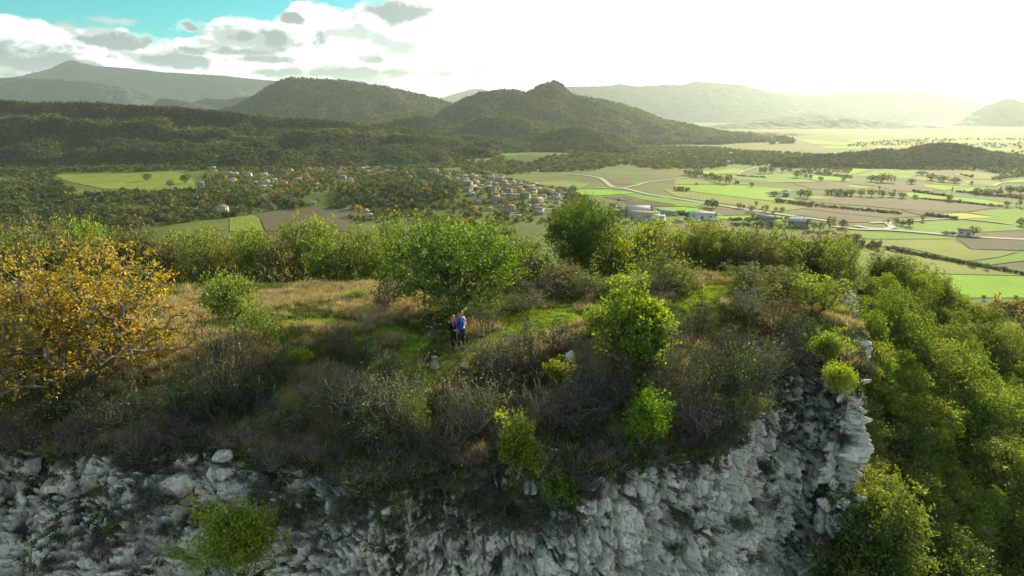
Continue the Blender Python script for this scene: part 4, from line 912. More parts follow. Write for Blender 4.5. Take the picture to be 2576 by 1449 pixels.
# --- scrub, dead shrubs and grass on the plateau
DRYS = [gen_shrub(401, 1.0, 1.0, 34, 6, leafm=L_OLIVE, nleaf=1100), gen_shrub(402, 0.9, 1.1, 30, 6, barkm=M_TWIGD, leafm=L_BOX, nleaf=900), gen_shrub(403, 1.2, 0.9, 30, 6, barkm=M_TWIGD), gen_shrub(404, 0.8, 1.0, 36, 5, leafm=L_RED, nleaf=1400, ls=0.045, barkm=M_TWIGD)]
GRNS = [gen_shrub(411, 0.9, 0.95, 26, 5, leafm=L_BOX, nleaf=3600, ls=0.055, barkm=M_TWIGD), gen_shrub(412, 0.8, 1.0, 26, 5, leafm=L_OLIVE, nleaf=2600, ls=0.06), gen_shrub(413, 1.1, 1.0, 26, 6, leafm=L_BOX, nleaf=2200, ls=0.06)]
SHR = [  # px, base py, height px, width px, proto list, kind, where
 (580,1010,120,190,0,1,'big grey tangled dead shrub','right of the yellow oak'), (655,975,75,110,0,3,'rusty brown withered shrub','beside the big grey dead shrub'), (630,1040,70,110,1,0,'dark green scrub','under the big grey dead shrub'), (920,930,55,75,1,0,'dark green juniper-like bush','left of the cross'), (855,900,60,90,0,3,'russet dry bush','in the shade left of the cross'), (905,1045,80,170,0,0,'twisted pale dead shrub','on the brow below the cross'), (1010,1060,85,160,0,0,'pale twisted dead shrub with green tufts','below the trodden path'), (830,1030,70,110,1,2,'dark scrub','on the brow left of the twisted dead shrubs'), (985,960,55,90,1,1,'olive tufted bush','just below the cross'), (1255,935,75,150,0,0,'tangled dry shrub','right of the path below the couple'), (1330,925,75,130,0,1,'grey dry shrub','right of the tangled dry shrub by the path'), (1240,990,75,160,0,1,'brown dry shrub','below the tangled shrub by the path'), (1225,845,62,70,0,0,'upright dry bush','right of the man in the blue jacket'), (1400,890,65,110,0,2,'dark dead shrub','on top of the pointed rock'), (1190,1090,110,150,0,0,'dry leafy shrub','left of the yellowing young oak'), (1130,1150,90,130,0,1,'brown dead shrub','at the brink left of the yellowing oak'), (1400,1080,100,180,0,2,'dark dead shrub','behind the yellowing young oak'), (1490,1060,110,150,0,1,'grey brown dead shrub','left of the lime green maple'), (1560,1010,80,110,0,3,'reddish dry shrub','above the lime green maple'), (1700,1060,140,150,0,1,'tall grey dead shrub','right of the lime green maple'), (1760,1110,100,150,0,2,'dark dead shrub','at the brink right of the lime maple'), (1790,1000,90,170,0,1,'tangled brown shrub','on the bank below the knoll'), (1870,1020,90,140,1,0,'dark green scrub','on the bank above the right rock face'), (1840,930,70,150,0,2,'dark dry shrub','halfway up the bank below the knoll'), (1920,960,80,110,0,0,'grey dry shrub','above the right rock face'), (1760,840,60,90,0,1,'grey feathery bush','left of the knoll bank'), (1880,800,60,130,0,0,'pale dry bush','right of the knoll path'), (1960,840,60,130,0,3,'reddish dry bush','on the shoulder right of the knoll'), (2010,880,60,110,1,0,'dark green scrub','above the white rock at the right corner'), (1680,850,60,90,1,2,'dark green bush','right of the bushy yellow-green oak'), (1560,930,110,120,1,0,'dark shady scrub','under the bushy yellow-green oak'), (1480,1000,60,90,1,2,'dark low scrub','under the rounded grey stone'), (470,1060,70,120,1,0,'dark green scrub','under the yellow oak'), (330,1060,60,150,1,2,'dark scrub','in the deep shade under the yellow oak'), (120,1050,70,160,1,0,'dark scrub','at the left edge under the yellow oak'), (210,1100,50,120,0,1,'brown heather','above the left rock face'), (420,1110,55,130,0,2,'dark heather','above the large cracked block'), (60,1120,55,120,0,1,'brown heather','at the far left brink'), (680,1100,55,120,1,2,'dark green tuft','below the tall split rock'), (930,1120,70,140,1,0,'dark scrub','at the brink in the middle of the cliff'), (1040,1130,70,120,0,1,'brown heather','at the brink near the upright white rock'), (840,1110,60,110,0,3,'russet heather','at the brink beside the limestone block'), (1320,780,36,110,0,0,'dry grassy bush','under the right side of the broad oak'), (1380,745,36,140,0,2,'dark bare thicket','at the foot of the dark evergreen'), (1500,740,40,150,1,1,'olive thicket','below the dark evergreen'), (980,770,60,90,0,2,'dark bare bush','at the left foot of the broad oak'), (1660,740,80,150,1,1,'olive bush','above the bushy yellow-green oak'), (560,720,60,140,0,2,'dark thicket','behind the small crooked oak'), (860,705,50,120,0,2,'dark thicket','at the back of the dry meadow'), (720,700,50,140,0,2,'dark thicket','behind the middle of the dry meadow'), (1990,930,70,110,0,1,'brown shrub','in the notch of the right rock face'), (1640,985,90,120,1,0,'dark green scrub','between the yellow-green oak and the lime maple')]
for k, (px, py, hpx, wpx, gi_, kd, d1, wh) in enumerate(SHR):
    pr = (DRYS, GRNS)[gi_][kd]; loc, sc = by_base(px, py, pr, hpx, wpx)
    put_tree('shrub', d1 + ' ' + wh, 'shrub', pr, loc, k*1.9, sc, 'scrub on the cliff top', 'branch', 'foliage')
rng = np.random.default_rng(55)
for k in range(34):
    px, py = rng.uniform(230, 1900), rng.uniform(955, 1120); wpx = rng.uniform(45, 105)
    if near(LAWN, np.array([phit(px, py)[0]]), np.array([phit(px, py)[1]]))[0] > 0.15: continue
    pr = [GRNS[0], GRNS[1], GRNS[2], GRNS[0], SB][k % 5]; d1 = ['dark green', 'olive', 'deep green', 'dark green', 'leafy green'][k % 5]
    loc, sc = by_base(px, py, pr, wpx*rng.uniform(0.5, 0.8), wpx)
    wh = 'under the yellow oak' if px < 520 else ('between the yellow oak and the cross' if px < 900 else ('below the couple' if px < 1250 else ('between the path and the lime maple' if px < 1600 else 'on the bank right of the lime maple')))
    put_tree('shrub', ('large ' if wpx > 80 else 'small ') + d1 + ' rounded shrub ' + ('near the brink ' if py > 1040 else 'in the grass ') + wh, 'shrub', pr, loc, k*1.3, sc, 'scrub on the cliff top', 'branch', 'foliage')
for k, (x, y, z, h) in enumerate([(15.6, 27.2, -15.0, 0.86), (16.6, 28.0, -14.2, 0.98), (17.7, 29.2, -13.6, 1.1)]):
    put_tree('broadleaf_tree', ['dark tree at the foot of the cliff corner, leftmost of three', 'dark tree at the foot of the cliff corner, middle of three', 'dark tall tree at the foot of the cliff corner, rightmost of three'][k], 'tree', SLP[2 if k != 1 else 3], (x, y, z), k*2.1, (h*0.8, h*0.8, h), 'trees of the hillside wood right of the cliff')
# bushes clinging to the rock face
CLB = [(60,1330,40),(200,1345,60),(330,1330,60),(250,1390,90),(120,1420,60),(420,1330,50),(720,1290,70),(800,1370,60),(860,1290,70),(985,1320,80),(1000,1400,70),(1100,1250,60),(1060,1340,60),(1175,1390,50),(1200,1260,80),(1265,1300,110),(1340,1320,90),(1370,1290,70),(1250,1420,60),(1480,1240,50),(1560,1200,60),(1600,1260,40),(1720,1310,70),(1735,1200,60),(1860,1330,80),(1930,1180,60),(1945,1260,70),(1975,1100,50),(2040,980,50),(2120,1100,60),(1700,1380,50),(1800,1420,50),(1890,1400,70),(560,1330,60),(520,1290,50),(960,1230,50),(1420,1330,80),(660,1230,50),(300,1250,40),(20,1270,40)]
for k, (px, py, wpx) in enumerate(CLB):
    p = cliff_at(px, py); d = proj(p)[2]; r = wpx*d/FP/2; pr = [GRNS[0], DRYS[1], GRNS[2], DRYS[2], GRNS[0]][k % 5]
    lbl = ['dark green bush', 'brown withered bush', 'green leafy bush', 'bare dark bush', 'dark green bush'][k % 5]
    zone = 'in the left part of the rock face' if px < 700 else ('in the middle of the rock face' if px < 1450 else 'in the right part of the rock face')
    put_tree('cliff_bush', lbl + ' clinging to a ledge ' + zone, 'bush', pr, (p[0], p[1]-0.05, p[2]-r*0.5), k*2.2, (r*1.05, r*1.05, r*1.0), 'bushes clinging to the rock face', 'branch', 'foliage')

rng = np.random.default_rng(21)
for k in range(64):
    px, py = rng.uniform(360, 1520), rng.uniform(1150, 1320)
    p = cliff_at(px, py); d = proj(p)[2]; r = rng.uniform(40, 105)*d/FP/2; j = int(rng.integers(6)); pr = [GRNS[0], GRNS[2], GRNS[1], DRYS[1], DRYS[2], GRNS[0]][j]
    lbl = ['dark green bush', 'green leafy bush', 'olive bush', 'brown withered bush', 'bare dark bush', 'dark green bush'][j]
    put_tree('cliff_bush', lbl + " on the cliff's broken edge " + ('above the left boulders' if px < 620 else ('left of the yellowing oak' if px < 1150 else 'around the yellowing oak')), 'bush', pr, (p[0], p[1]-0.03, p[2]-r*0.4), k*2.7, (r*1.1, r*1.1, r*0.95), 'bushes clinging to the rock face', 'branch', 'foliage')
# grass: blades in tufts, instanced
def tuft(seed, n, h, sp, wd, m, droop=0.5):
    rng = np.random.default_rng(seed); V = []; F = []
    for i in range(n):
        a = rng.uniform(0, 6.283); r = sp*rng.random()**0.7; b = np.array([math.cos(a)*r, math.sin(a)*r, -0.03]); o = rng.normal(0, droop, 2)*h; hh = h*rng.uniform(0.55, 1.15)
        s = np.array([-math.sin(a*3+i), math.cos(a*3+i), 0])*wd; k = len(V)
        mid = b + np.array([o[0]*0.35, o[1]*0.35, hh*0.6]); tip = b + np.array([o[0], o[1], hh])
        V += [b-s, b+s, mid+s*0.8, mid-s*0.8, tip+s*0.25, tip-s*0.25]; F += [(k, k+1, k+2, k+3), (k+3, k+2, k+4, k+5)]
    return np_mesh('tuft', np.array(V), np.array(F), [m])
G_DRY = leafmat('dry_grass', [(0.25, (0.20, 0.17, 0.095)), (0.55, (0.36, 0.31, 0.18)), (0.85, (0.52, 0.46, 0.28))], 0.5, 0.04, (1.1, 1.02, 0.75), 0.6)
G_RUST = leafmat('brown_grass', [(0.25, (0.075, 0.08, 0.04)), (0.55, (0.155, 0.155, 0.075)), (0.85, (0.27, 0.25, 0.13))], 0.5, 0.04, (1.1, 1.0, 0.7), 0.6)
G_GREEN = leafmat('green_grass', [(0.25, (0.12, 0.20, 0.025)), (0.55, (0.23, 0.35, 0.04)), (0.85, (0.38, 0.44, 0.08))], 0.5, 0.04, (1.2, 1.15, 0.5), 0.6)
G_DEEP = leafmat('rough_green_grass', [(0.25, (0.045, 0.07, 0.018)), (0.55, (0.095, 0.13, 0.032)), (0.85, (0.18, 0.21, 0.06))], 0.5, 0.04, (1.2, 1.15, 0.6), 0.6)
TD = [tuft(500+k, 46, 0.36, 0.20, 0.007, G_DRY, 0.35) for k in range(3)]; TR = [tuft(510+k, 46, 0.20, 0.20, 0.008, G_RUST, 0.45) for k in range(3)]
TG = [tuft(520+k, 60, 0.10, 0.20, 0.008, G_GREEN, 0.6) for k in range(3)]; TE = [tuft(530+k, 50, 0.22, 0.20, 0.008, G_DEEP, 0.5) for k in range(3)]
rng = np.random.default_rng(9); n = 60000
gxs = rng.uniform(-32, 24, n); gys = rng.uniform(20, 52, n); dd, _ = rim_dist(gxs, gys); ok = dd > 0.1
gxs, gys, dd = gxs[ok], gys[ok], dd[ok]; gzs = gz(gxs, gys)
lw, dw = near(LAWN, gxs, gys), near(DRY, gxs, gys); nz = fbm(P3(gxs*0.55, gys*0.55), 3, 77) + rng.normal(0, 0.09, len(gxs))
kind = np.where(lw > 0.35, 2, np.where(dw > 0.3, 0, np.where(nz > 0.60, 0, np.where(nz > 0.52, 1, 3))))
kind = np.where((lw > 0.1) & (lw <= 0.35) & (rng.random(len(gxs)) < 0.5), 2, kind)
XX, YY, DDp = proj(np.stack([gxs, gys, gzs], 0)); vis = (XX > -60) & (XX < 2640)
foot = (np.hypot(gxs-phit(1142, 884)[0], gys-phit(1142, 884)[1]) < 0.18) | (np.hypot(gxs-phit(1160, 877)[0], gys-phit(1160, 877)[1]) < 0.18)
vis &= ~foot
for kd, (nm, pr, lb) in enumerate([('dry_grass', TD, 'tall pale dry grass on the cliff top'), ('brown_grass', TR, 'brown withered grass on the cliff top'), ('green_grass', TG, 'short sunlit green grass along the path'), ('rough_grass', TE, 'rough dark green grass on the cliff top')]):
    q = vis & (kind == kd)
    scatter(nm, np.stack([gxs[q], gys[q], gzs[q]], 1), pr, 600+kd, 0.6, 1.35, kind='stuff', label=lb, tilt=0.12)
# ------------------------------------------------------------------ the iron cross and the couple
def plainmat(name, col, rough=0.7, spec=0.3, nsc=0, amt=0.3, bs=0.0, metal=0.0, wave=0.0):
    def b(t):
        c = (*col, 1); nrm = None
        if nsc:
            p = t.n('ShaderNodeTexCoord').outputs['Object']; n = t.noise(p, nsc, 4, 0.6)
            c = t.ramp(n, [(0.3, tuple(v*(1-amt) for v in col)), (0.7, tuple(min(v*(1+amt), 1) for v in col))])
            if wave:
                wv = t.n('ShaderNodeTexWave', {'Vector': p, 'Scale': wave, 'Distortion': 0.6}, bands_direction='Z').outputs['Fac']
                nrm = bump(t, wv, 0.8, 0.03)
            elif bs: nrm = bump(t, n, bs, 0.02)
        return t.n('ShaderNodeBsdfPrincipled', dict({'Base Color': c, 'Roughness': rough, 'Specular IOR Level': spec, 'Metallic': metal}, **({'Normal': nrm} if nrm is not None else {}))).outputs[0]
    return mat(name, b)
M_IRON = plainmat('wrought_iron', (0.022, 0.022, 0.024), 0.45, 0.5, 30, 0.4, 0.2)
M_PED = plainmat('cut_stone', (0.24, 0.235, 0.21), 0.9, 0.2, 9, 0.35, 0.6)
M_BLUE = plainmat('blue_quilted_nylon', (0.018, 0.065, 0.52), 0.42, 0.5, 14, 0.25, 0, wave=5.5)
M_BLACK = plainmat('black_cloth', (0.012, 0.012, 0.014), 0.8, 0.2, 20, 0.3, 0.2)
M_TEE = plainmat('dark_shirt', (0.018, 0.02, 0.03), 0.85, 0.2, 20, 0.3, 0.2)
M_GREY = plainmat('charcoal_cloth', (0.040, 0.040, 0.045), 0.85, 0.2, 16, 0.35, 0.3)
M_SKIN = plainmat('skin', (0.50, 0.30, 0.22), 0.55, 0.35, 12, 0.08)
M_HAIRM = plainmat('dark_brown_hair', (0.030, 0.018, 0.012), 0.5, 0.4, 60, 0.4, 0.5)
M_HAIRW = plainmat('light_brown_hair', (0.26, 0.14, 0.065), 0.5, 0.4, 60, 0.4, 0.5)
M_FUR = plainmat('beige_fur', (0.52, 0.42, 0.33), 0.9, 0.1, 60, 0.3, 0.8)
M_SHOE = plainmat('walking_boots', (0.10, 0.085, 0.08), 0.8, 0.2, 30, 0.4, 0.3)
M_EYE = plainmat('dark_eye', (0.02, 0.015, 0.012), 0.2, 0.5)
M_LIP = plainmat('lips', (0.38, 0.15, 0.13), 0.5, 0.3)

def lathe(prof, n=20, sq=0.0):
    V = []; F = []
    for r, z in prof:
        for k in range(n):
            a = 2*math.pi*k/n; rr = r/max(abs(math.cos(a)), abs(math.sin(a)))*sq + r*(1-sq)
            V.append((rr*math.cos(a), rr*math.sin(a), z))
    for i in range(len(prof)-1):
        for k in range(n): F.append((i*n+k, i*n+(k+1) % n, (i+1)*n+(k+1) % n, (i+1)*n+k))
    return np.array(V), np.array(F)
cp0 = phit(1093, 925)
cross = thing('wayside_cross', 'tall thin black iron cross on a bottle-shaped stone pedestal', 'cross', (cp0[0], cp0[1], cp0[2]-0.02), math.radians(34))
V, F = lathe([(0.0, 0.0), (0.20, 0.0), (0.20, 0.05), (0.175, 0.10), (0.16, 0.18), (0.13, 0.28), (0.10, 0.36), (0.09, 0.41), (0.11, 0.45), (0.12, 0.49), (0.11, 0.53), (0.085, 0.56), (0.07, 0.57), (0.0, 0.575)], 24, 0.25)
ob('pedestal', np_mesh('pedestal', V, F, [M_PED], True), cross)
V, F = tubes([(0, 0, 0.5, 0, 0, 2.20, 0.022, 0.020)], 8); ob('post', np_mesh('post', V, F, [M_IRON]), cross)
V, F = tubes([(-0.33, 0, 1.93, 0.33, 0, 1.93, 0.019, 0.019)], 6); arm = ob('crossbar', np_mesh('crossbar', V, F, [M_IRON]), cross)
def ball(p, r, n=8):
    bm = bmesh.new(); bmesh.ops.create_uvsphere(bm, u_segments=n, v_segments=n-2, radius=r)
    for v in bm.verts: v.co = v.co*Vector((1, 1, 1)) + Vector(p)
    return bm
def bmob(name, bm, m, parent, smooth=True):
    me = bpy.data.meshes.new(name); bm.to_mesh(me); bm.free(); me.materials.append(m)
    if smooth:
        for q in me.polygons: q.use_smooth = True
    return ob(name, me, parent)
for p in ((-0.34, 0, 1.93), (0.34, 0, 1.93), (0, 0, 2.22)): bmob('finial', ball(p, 0.032), M_IRON, cross)
for a, b in (((0.16, 0, 1.93), (0, 0, 2.09)), ((-0.16, 0, 1.93), (0, 0, 2.09)), ((0.16, 0, 1.93), (0, 0, 1.77)), ((-0.16, 0, 1.93), (0, 0, 1.77))):
    V, F = tubes([(*a, *b, 0.008, 0.008)], 5); ob('brace', np_mesh('brace', V, F, [M_IRON]), cross)

def skin(name, J, E, m, parent, root, sub=2, cut=None, smooth=True):
    names = list(J); me = bpy.data.meshes.new(name)
    me.from_pydata([J[k][0] for k in names], [(names.index(a), names.index(b)) for a, b in E], [])
    o = bpy.data.objects.new(name, me); COL.objects.link(o)
    o.modifiers.new('skin', 'SKIN'); sv = me.skin_vertices[0].data
    for i, k in enumerate(names):
        r = J[k][1]; sv[i].radius = (r, r) if not hasattr(r, '__len__') else r
        sv[i].use_root = (k == root)
    sm = o.modifiers.new('sub', 'SUBSURF'); sm.levels = sub; sm.render_levels = sub
    dg = bpy.context.evaluated_depsgraph_get(); nm = bpy.data.meshes.new_from_object(o.evaluated_get(dg)); bpy.data.objects.remove(o)
    if cut:
        bm = bmesh.new(); bm.from_mesh(nm); bmesh.ops.delete(bm, geom=[q for q in bm.faces if cut(q.calc_center_median())], context='FACES'); bm.to_mesh(nm); bm.free()
    nm.name = name; nm.materials.clear(); nm.materials.append(m)
    for q in nm.polygons: q.use_smooth = smooth
    return ob(name, nm, parent)
def head_mesh(sc, hz, turn):
    bm = bmesh.new(); bmesh.ops.create_uvsphere(bm, u_segments=28, v_segments=20, radius=1.0)
    for v in bm.verts:
        x, y, z = v.co
        w_ = 1.0 - 0.30*max(0, -z)**1.3
        X, Y, Z = x*0.076*w_, y*0.096*(1-0.10*max(0, -z)), z*0.118
        fr = max(0, -y)
        Y -= 0.030*math.exp(-((x/0.16)**2) - ((z+0.10)/0.17)**2)*(fr > 0.5)          # nose
        Y -= 0.010*math.exp(-((x/0.30)**2) - ((z+0.80)/0.16)**2)*(fr > 0.2)          # chin
        Y += 0.010*math.exp(-(((abs(x)-0.36)/0.18)**2) - ((z-0.10)/0.12)**2)*(fr > 0.4)  # eye sockets
        Y -= 0.006*math.exp(-((z-0.28)/0.10)**2)*(fr > 0.5)                          # brow
        v.co = (X*sc, Y*sc, Z*sc)
    for s in (-1, 1):
        e = bmesh.ops.create_uvsphere(bm, u_segments=8, v_segments=6, radius=0.028*sc)
        for v in e['verts']: v.co = Vector((v.co.x*0.35 + s*0.076*sc, v.co.y*0.8 + 0.012, v.co.z*1.1 - 0.004))
    bmesh.ops.rotate(bm, verts=bm.verts, cent=(0, 0, 0), matrix=Matrix.Rotation(turn, 3, 'Z'))
    bmesh.ops.translate(bm, verts=bm.verts, vec=(0, -0.02, hz))
    return bm
def hand_joints(J, E, w_, side, pre, dirv, palmn):
    """five fingers of unequal length rooted in the palm, slightly curled"""
    d = Vector(dirv).normalized(); pn = Vector(palmn).normalized(); sd = d.cross(pn).normalized()*side
    w0 = Vector(J[w_][0]); pm = w0 + d*0.075; J[pre+'p'] = (tuple(pm), (0.034, 0.018)); E.append((w_, pre+'p'))
    for k, (off, ln) in enumerate(((-0.030, 0.066), (-0.010, 0.078), (0.010, 0.074), (0.029, 0.058))):
        a = pm + d*0.02 + sd*off; b = a + d*ln*0.55 + pn*0.010; c = b + d*ln*0.40 + pn*0.024
        for nme, q, r in (('a', a, 0.010), ('b', b, 0.009), ('c', c, 0.0075)): J[f'{pre}{k}{nme}'] = (tuple(q), r)
        E += [(pre+'p', f'{pre}{k}a'), (f'{pre}{k}a', f'{pre}{k}b'), (f'{pre}{k}b', f'{pre}{k}c')]
    a = pm - d*0.030 - sd*0.036 + pn*0.008; b = a + d*0.032 - sd*0.012 + pn*0.014; J[pre+'ta'] = (tuple(a), 0.011); J[pre+'tb'] = (tuple(b), 0.009)
    E += [(pre+'p', pre+'ta'), (pre+'ta', pre+'tb')]
def join_bm(o, bm):
    b2 = bmesh.new(); b2.from_mesh(o.data); me = bpy.data.meshes.new('t'); bm.to_mesh(me); bm.free(); b2.from_mesh(me); b2.to_mesh(o.data); b2.free(); bpy.data.meshes.remove(me)
    for q in o.data.polygons: q.use_smooth = True
def shoe(s, x, y, parent, yaw=0.0):
    bm = bmesh.new(); bmesh.ops.create_cube(bm, size=1.0); bmesh.ops.subdivide_edges(bm, edges=bm.edges[:], cuts=3, use_grid_fill=True)
    for v in bm.verts:
        a, b, c = v.co; t = 0.5-b      # 0 heel .. 1 toe
        w_ = 0.088*(0.85+0.25*math.sin(math.pi*min(t*1.1, 1)))*(1-0.35*max(0, t-0.75)*4*0.6); h = 0.135 if t < 0.42 else 0.135-0.085*min((t-0.42)/0.35, 1)
        rd = 1-0.25*(abs(c) > 0.4)*(c > 0)
        v.co = (a*w_*rd, b*0.285*(1-0.05*(abs(a) > 0.4)) - 0.045, (c+0.5)*h)
    bmesh.ops.bevel(bm, geom=[e for e in bm.edges if e.calc_face_angle(0) > 0.9], offset=0.008, segments=2, affect='EDGES')
    bmesh.ops.rotate(bm, verts=bm.verts, cent=(0, 0, 0), matrix=Matrix.Rotation(yaw, 3, 'Z')); bmesh.ops.translate(bm, verts=bm.verts, vec=(x, y, 0))
    return bmob('shoe', bm, M_SHOE, parent)

# the man: hands low, weight on one leg, looking out over the valley to the right
mp = phit(1161, 877)
man = thing('person', 'person in a blue quilted jacket and charcoal trousers looking over the valley', 'person', mp, math.radians(52))
J = {'pel': ((0, 0, 0.97), (0.15, 0.10)), 'spi': ((0, 0.0, 1.17), (0.135, 0.09)), 'che': ((0, 0.005, 1.36), (0.155, 0.10)), 'nk0': ((0, 0.01, 1.50), 0.06), 'nk': ((0, 0.0, 1.57), 0.052), 'hd': ((0, -0.01, 1.66), 0.06),
     'shL': ((0.185, 0.01, 1.44), 0.058), 'elL': ((0.265, 0.045, 1.16), 0.042), 'wrL': ((0.245, -0.06, 0.935), 0.030), 'shR': ((-0.185, 0.01, 1.44), 0.058), 'elR': ((-0.28, 0.07, 1.17), 0.042), 'wrR': ((-0.27, -0.05, 0.96), 0.030),
     'hiL': ((0.095, 0.0, 0.90), 0.085), 'knL': ((0.12, -0.02, 0.50), 0.056), 'anL': ((0.13, 0.02, 0.10), 0.040), 'hiR': ((-0.095, 0.0, 0.90), 0.085), 'knR': ((-0.11, -0.01, 0.50), 0.056), 'anR': ((-0.12, 0.03, 0.10), 0.040)}
E = [('pel', 'spi'), ('spi', 'che'), ('che', 'nk0'), ('nk0', 'nk'), ('nk', 'hd'), ('che', 'shL'), ('shL', 'elL'), ('elL', 'wrL'), ('che', 'shR'), ('shR', 'elR'), ('elR', 'wrR'), ('pel', 'hiL'), ('hiL', 'knL'), ('knL', 'anL'), ('pel', 'hiR'), ('hiR', 'knR'), ('knR', 'anR')]
hand_joints(J, E, 'wrL', 1, 'hL', (-0.05, -0.25, -1), (-1, -0.2, 0)); hand_joints(J, E, 'wrR', -1, 'hR', (0.05, -0.2, -1), (1, -0.2, 0))
body = skin('body', J, E, M_SKIN, man, 'pel', 2); join_bm(body, head_mesh(1.0, 1.685, 0.12))
skin('shirt', {'a': ((0, 0, 0.98), (0.155, 0.105)), 'b': ((0, 0, 1.17), (0.148, 0.10)), 'c': ((0, 0.0, 1.36), (0.165, 0.108)), 'd': ((0, 0.005, 1.49), (0.085, 0.075)), 'l': ((0.16, 0.01, 1.44), 0.065), 'r': ((-0.16, 0.01, 1.44), 0.065)}, [('a', 'b'), ('b', 'c'), ('c', 'd'), ('c', 'l'), ('c', 'r')], M_TEE, man, 'b')
skin('jacket', {'z': ((0, 0.0, 0.90), (0.19, 0.135)), 'a': ((0, 0.0, 0.98), (0.20, 0.145)), 'b': ((0, 0, 1.17), (0.195, 0.14)), 'c': ((0, 0.005, 1.36), (0.195, 0.14)), 'd': ((0, 0.015, 1.47), (0.12, 0.105)), 'e': ((0, 0.015, 1.535), (0.085, 0.085)),
     'l1': ((0.195, 0.01, 1.435), 0.085), 'l2': ((0.275, 0.048, 1.16), 0.072), 'l3': ((0.255, -0.04, 0.97), 0.055), 'r1': ((-0.195, 0.01, 1.435), 0.085), 'r2': ((-0.29, 0.072, 1.17), 0.072), 'r3': ((-0.28, -0.03, 0.99), 0.055)},
     [('z', 'a'), ('a', 'b'), ('b', 'c'), ('c', 'd'), ('d', 'e'), ('c', 'l1'), ('l1', 'l2'), ('l2', 'l3'), ('c', 'r1'), ('r1', 'r2'), ('r2', 'r3')], M_BLUE, man, 'b', 3, cut=lambda q: q.y < -0.06 and abs(q.x) < 0.045 + 0.02*(q.z-1.1))
skin('trousers', {'w': ((0, 0, 1.0), (0.15, 0.11)), 'p': ((0, 0, 0.93), (0.165, 0.12)), 'l1': ((0.098, 0, 0.84), 0.105), 'l2': ((0.12, -0.02, 0.50), 0.083), 'l3': ((0.13, 0.02, 0.09), 0.076), 'r1': ((-0.098, 0, 0.84), 0.105), 'r2': ((-0.11, -0.01, 0.50), 0.083), 'r3': ((-0.12, 0.03, 0.09), 0.076)},
     [('w', 'p'), ('p', 'l1'), ('l1', 'l2'), ('l2', 'l3'), ('p', 'r1'), ('r1', 'r2'), ('r2', 'r3')], M_GREY, man, 'p')
shoe(1, 0.135, 0.0, man, 0.25); shoe(-1, -0.125, 0.02, man, -0.2)
def cap_hair(hz, turn, sc, m, parent, front=0.35, back=-0.45, puff=1.09, seed=1):
    bm = bmesh.new(); bmesh.ops.create_uvsphere(bm, u_segments=28, v_segments=20, radius=1.0); rg = random.Random(seed)
    dl = []
    for v in bm.verts:
        x, y, z = v.co; lim = front if y < -0.35 else (front + (back-front)*min(1, (y+0.35)/0.7))
        if z < lim: dl.append(v)
    bmesh.ops.delete(bm, geom=dl, context='VERTS')
    for v in bm.verts:
        x, y, z = v.co; k = puff + rg.uniform(-0.03, 0.05); v.co = (x*0.080*k*sc, y*0.098*k*sc, z*0.118*(k+0.03)*sc)
    bmesh.ops.solidify(bm, geom=bm.faces[:], thickness=0.012)
    bmesh.ops.rotate(bm, verts=bm.verts, cent=(0, 0, 0), matrix=Matrix.Rotation(turn, 3, 'Z')); bmesh.ops.translate(bm, verts=bm.verts, vec=(0, -0.02, hz))
    return bmob('hair', bm, m, parent)
cap_hair(1.695, 0.12, 1.0, M_HAIRM, man)
def face(hz, turn, parent, sc=1.0):
    R_ = Matrix.Rotation(turn, 3, 'Z')
    for s in (-1, 1): bmob('eye', ball(tuple(R_ @ Vector((s*0.030*sc, -0.083*sc, 0.010)) + Vector((0, -0.02, hz))), 0.0095), M_EYE, parent)
    bm = ball((0, 0, 0), 1.0)
    for v in bm.verts: v.co = R_ @ Vector((v.co.x*0.024, v.co.y*0.008 - 0.086*sc, v.co.z*0.007 - 0.058)) + Vector((0, -0.02, hz))
    bmob('mouth', bm, M_LIP, parent)
face(1.685, 0.12, man)

# the woman: black jacket with a fur-edged hood, one hand in front of her
wp = phit(1141, 885)
wom = thing('person', 'person with long light brown hair in a black jacket with a fur hood', 'person', wp, math.radians(58))
J = {'pel': ((0, 0.01, 0.95), (0.145, 0.10)), 'spi': ((0, 0.0, 1.13), (0.115, 0.085)), 'che': ((0, 0.0, 1.30), (0.135, 0.095)), 'nk0': ((0, 0.005, 1.43), 0.05), 'nk': ((0, -0.005, 1.50), 0.045), 'hd': ((0, -0.015, 1.59), 0.055),
     'shL': ((0.155, 0.0, 1.375), 0.048), 'elL': ((0.22, 0.05, 1.12), 0.038), 'wrL': ((0.20, -0.02, 0.90), 0.026), 'shR': ((-0.155, 0.0, 1.375), 0.048), 'elR': ((-0.25, 0.05, 1.13), 0.038), 'wrR': ((-0.10, -0.15, 1.06), 0.024),
     'hiL': ((0.085, 0.0, 0.88), 0.088), 'knL': ((0.075, -0.03, 0.49), 0.055), 'anL': ((0.07, 0.02, 0.10), 0.036), 'hiR': ((-0.085, 0.0, 0.88), 0.088), 'knR': ((-0.075, -0.04, 0.49), 0.055), 'anR': ((-0.08, 0.0, 0.10), 0.036)}
E = [('pel', 'spi'), ('spi', 'che'), ('che', 'nk0'), ('nk0', 'nk'), ('nk', 'hd'), ('che', 'shL'), ('shL', 'elL'), ('elL', 'wrL'), ('che', 'shR'), ('shR', 'elR'), ('elR', 'wrR'), ('pel', 'hiL'), ('hiL', 'knL'), ('knL', 'anL'), ('pel', 'hiR'), ('hiR', 'knR'), ('knR', 'anR')]
hand_joints(J, E, 'wrL', 1, 'hL', (-0.02, -0.2, -1), (-1, -0.2, 0)); hand_joints(J, E, 'wrR', -1, 'hR', (1, -0.35, 0.05), (0, 0.6, -0.4))
body = skin('body', J, E, M_SKIN, wom, 'pel', 2); join_bm(body, head_mesh(0.95, 1.61, 0.10))
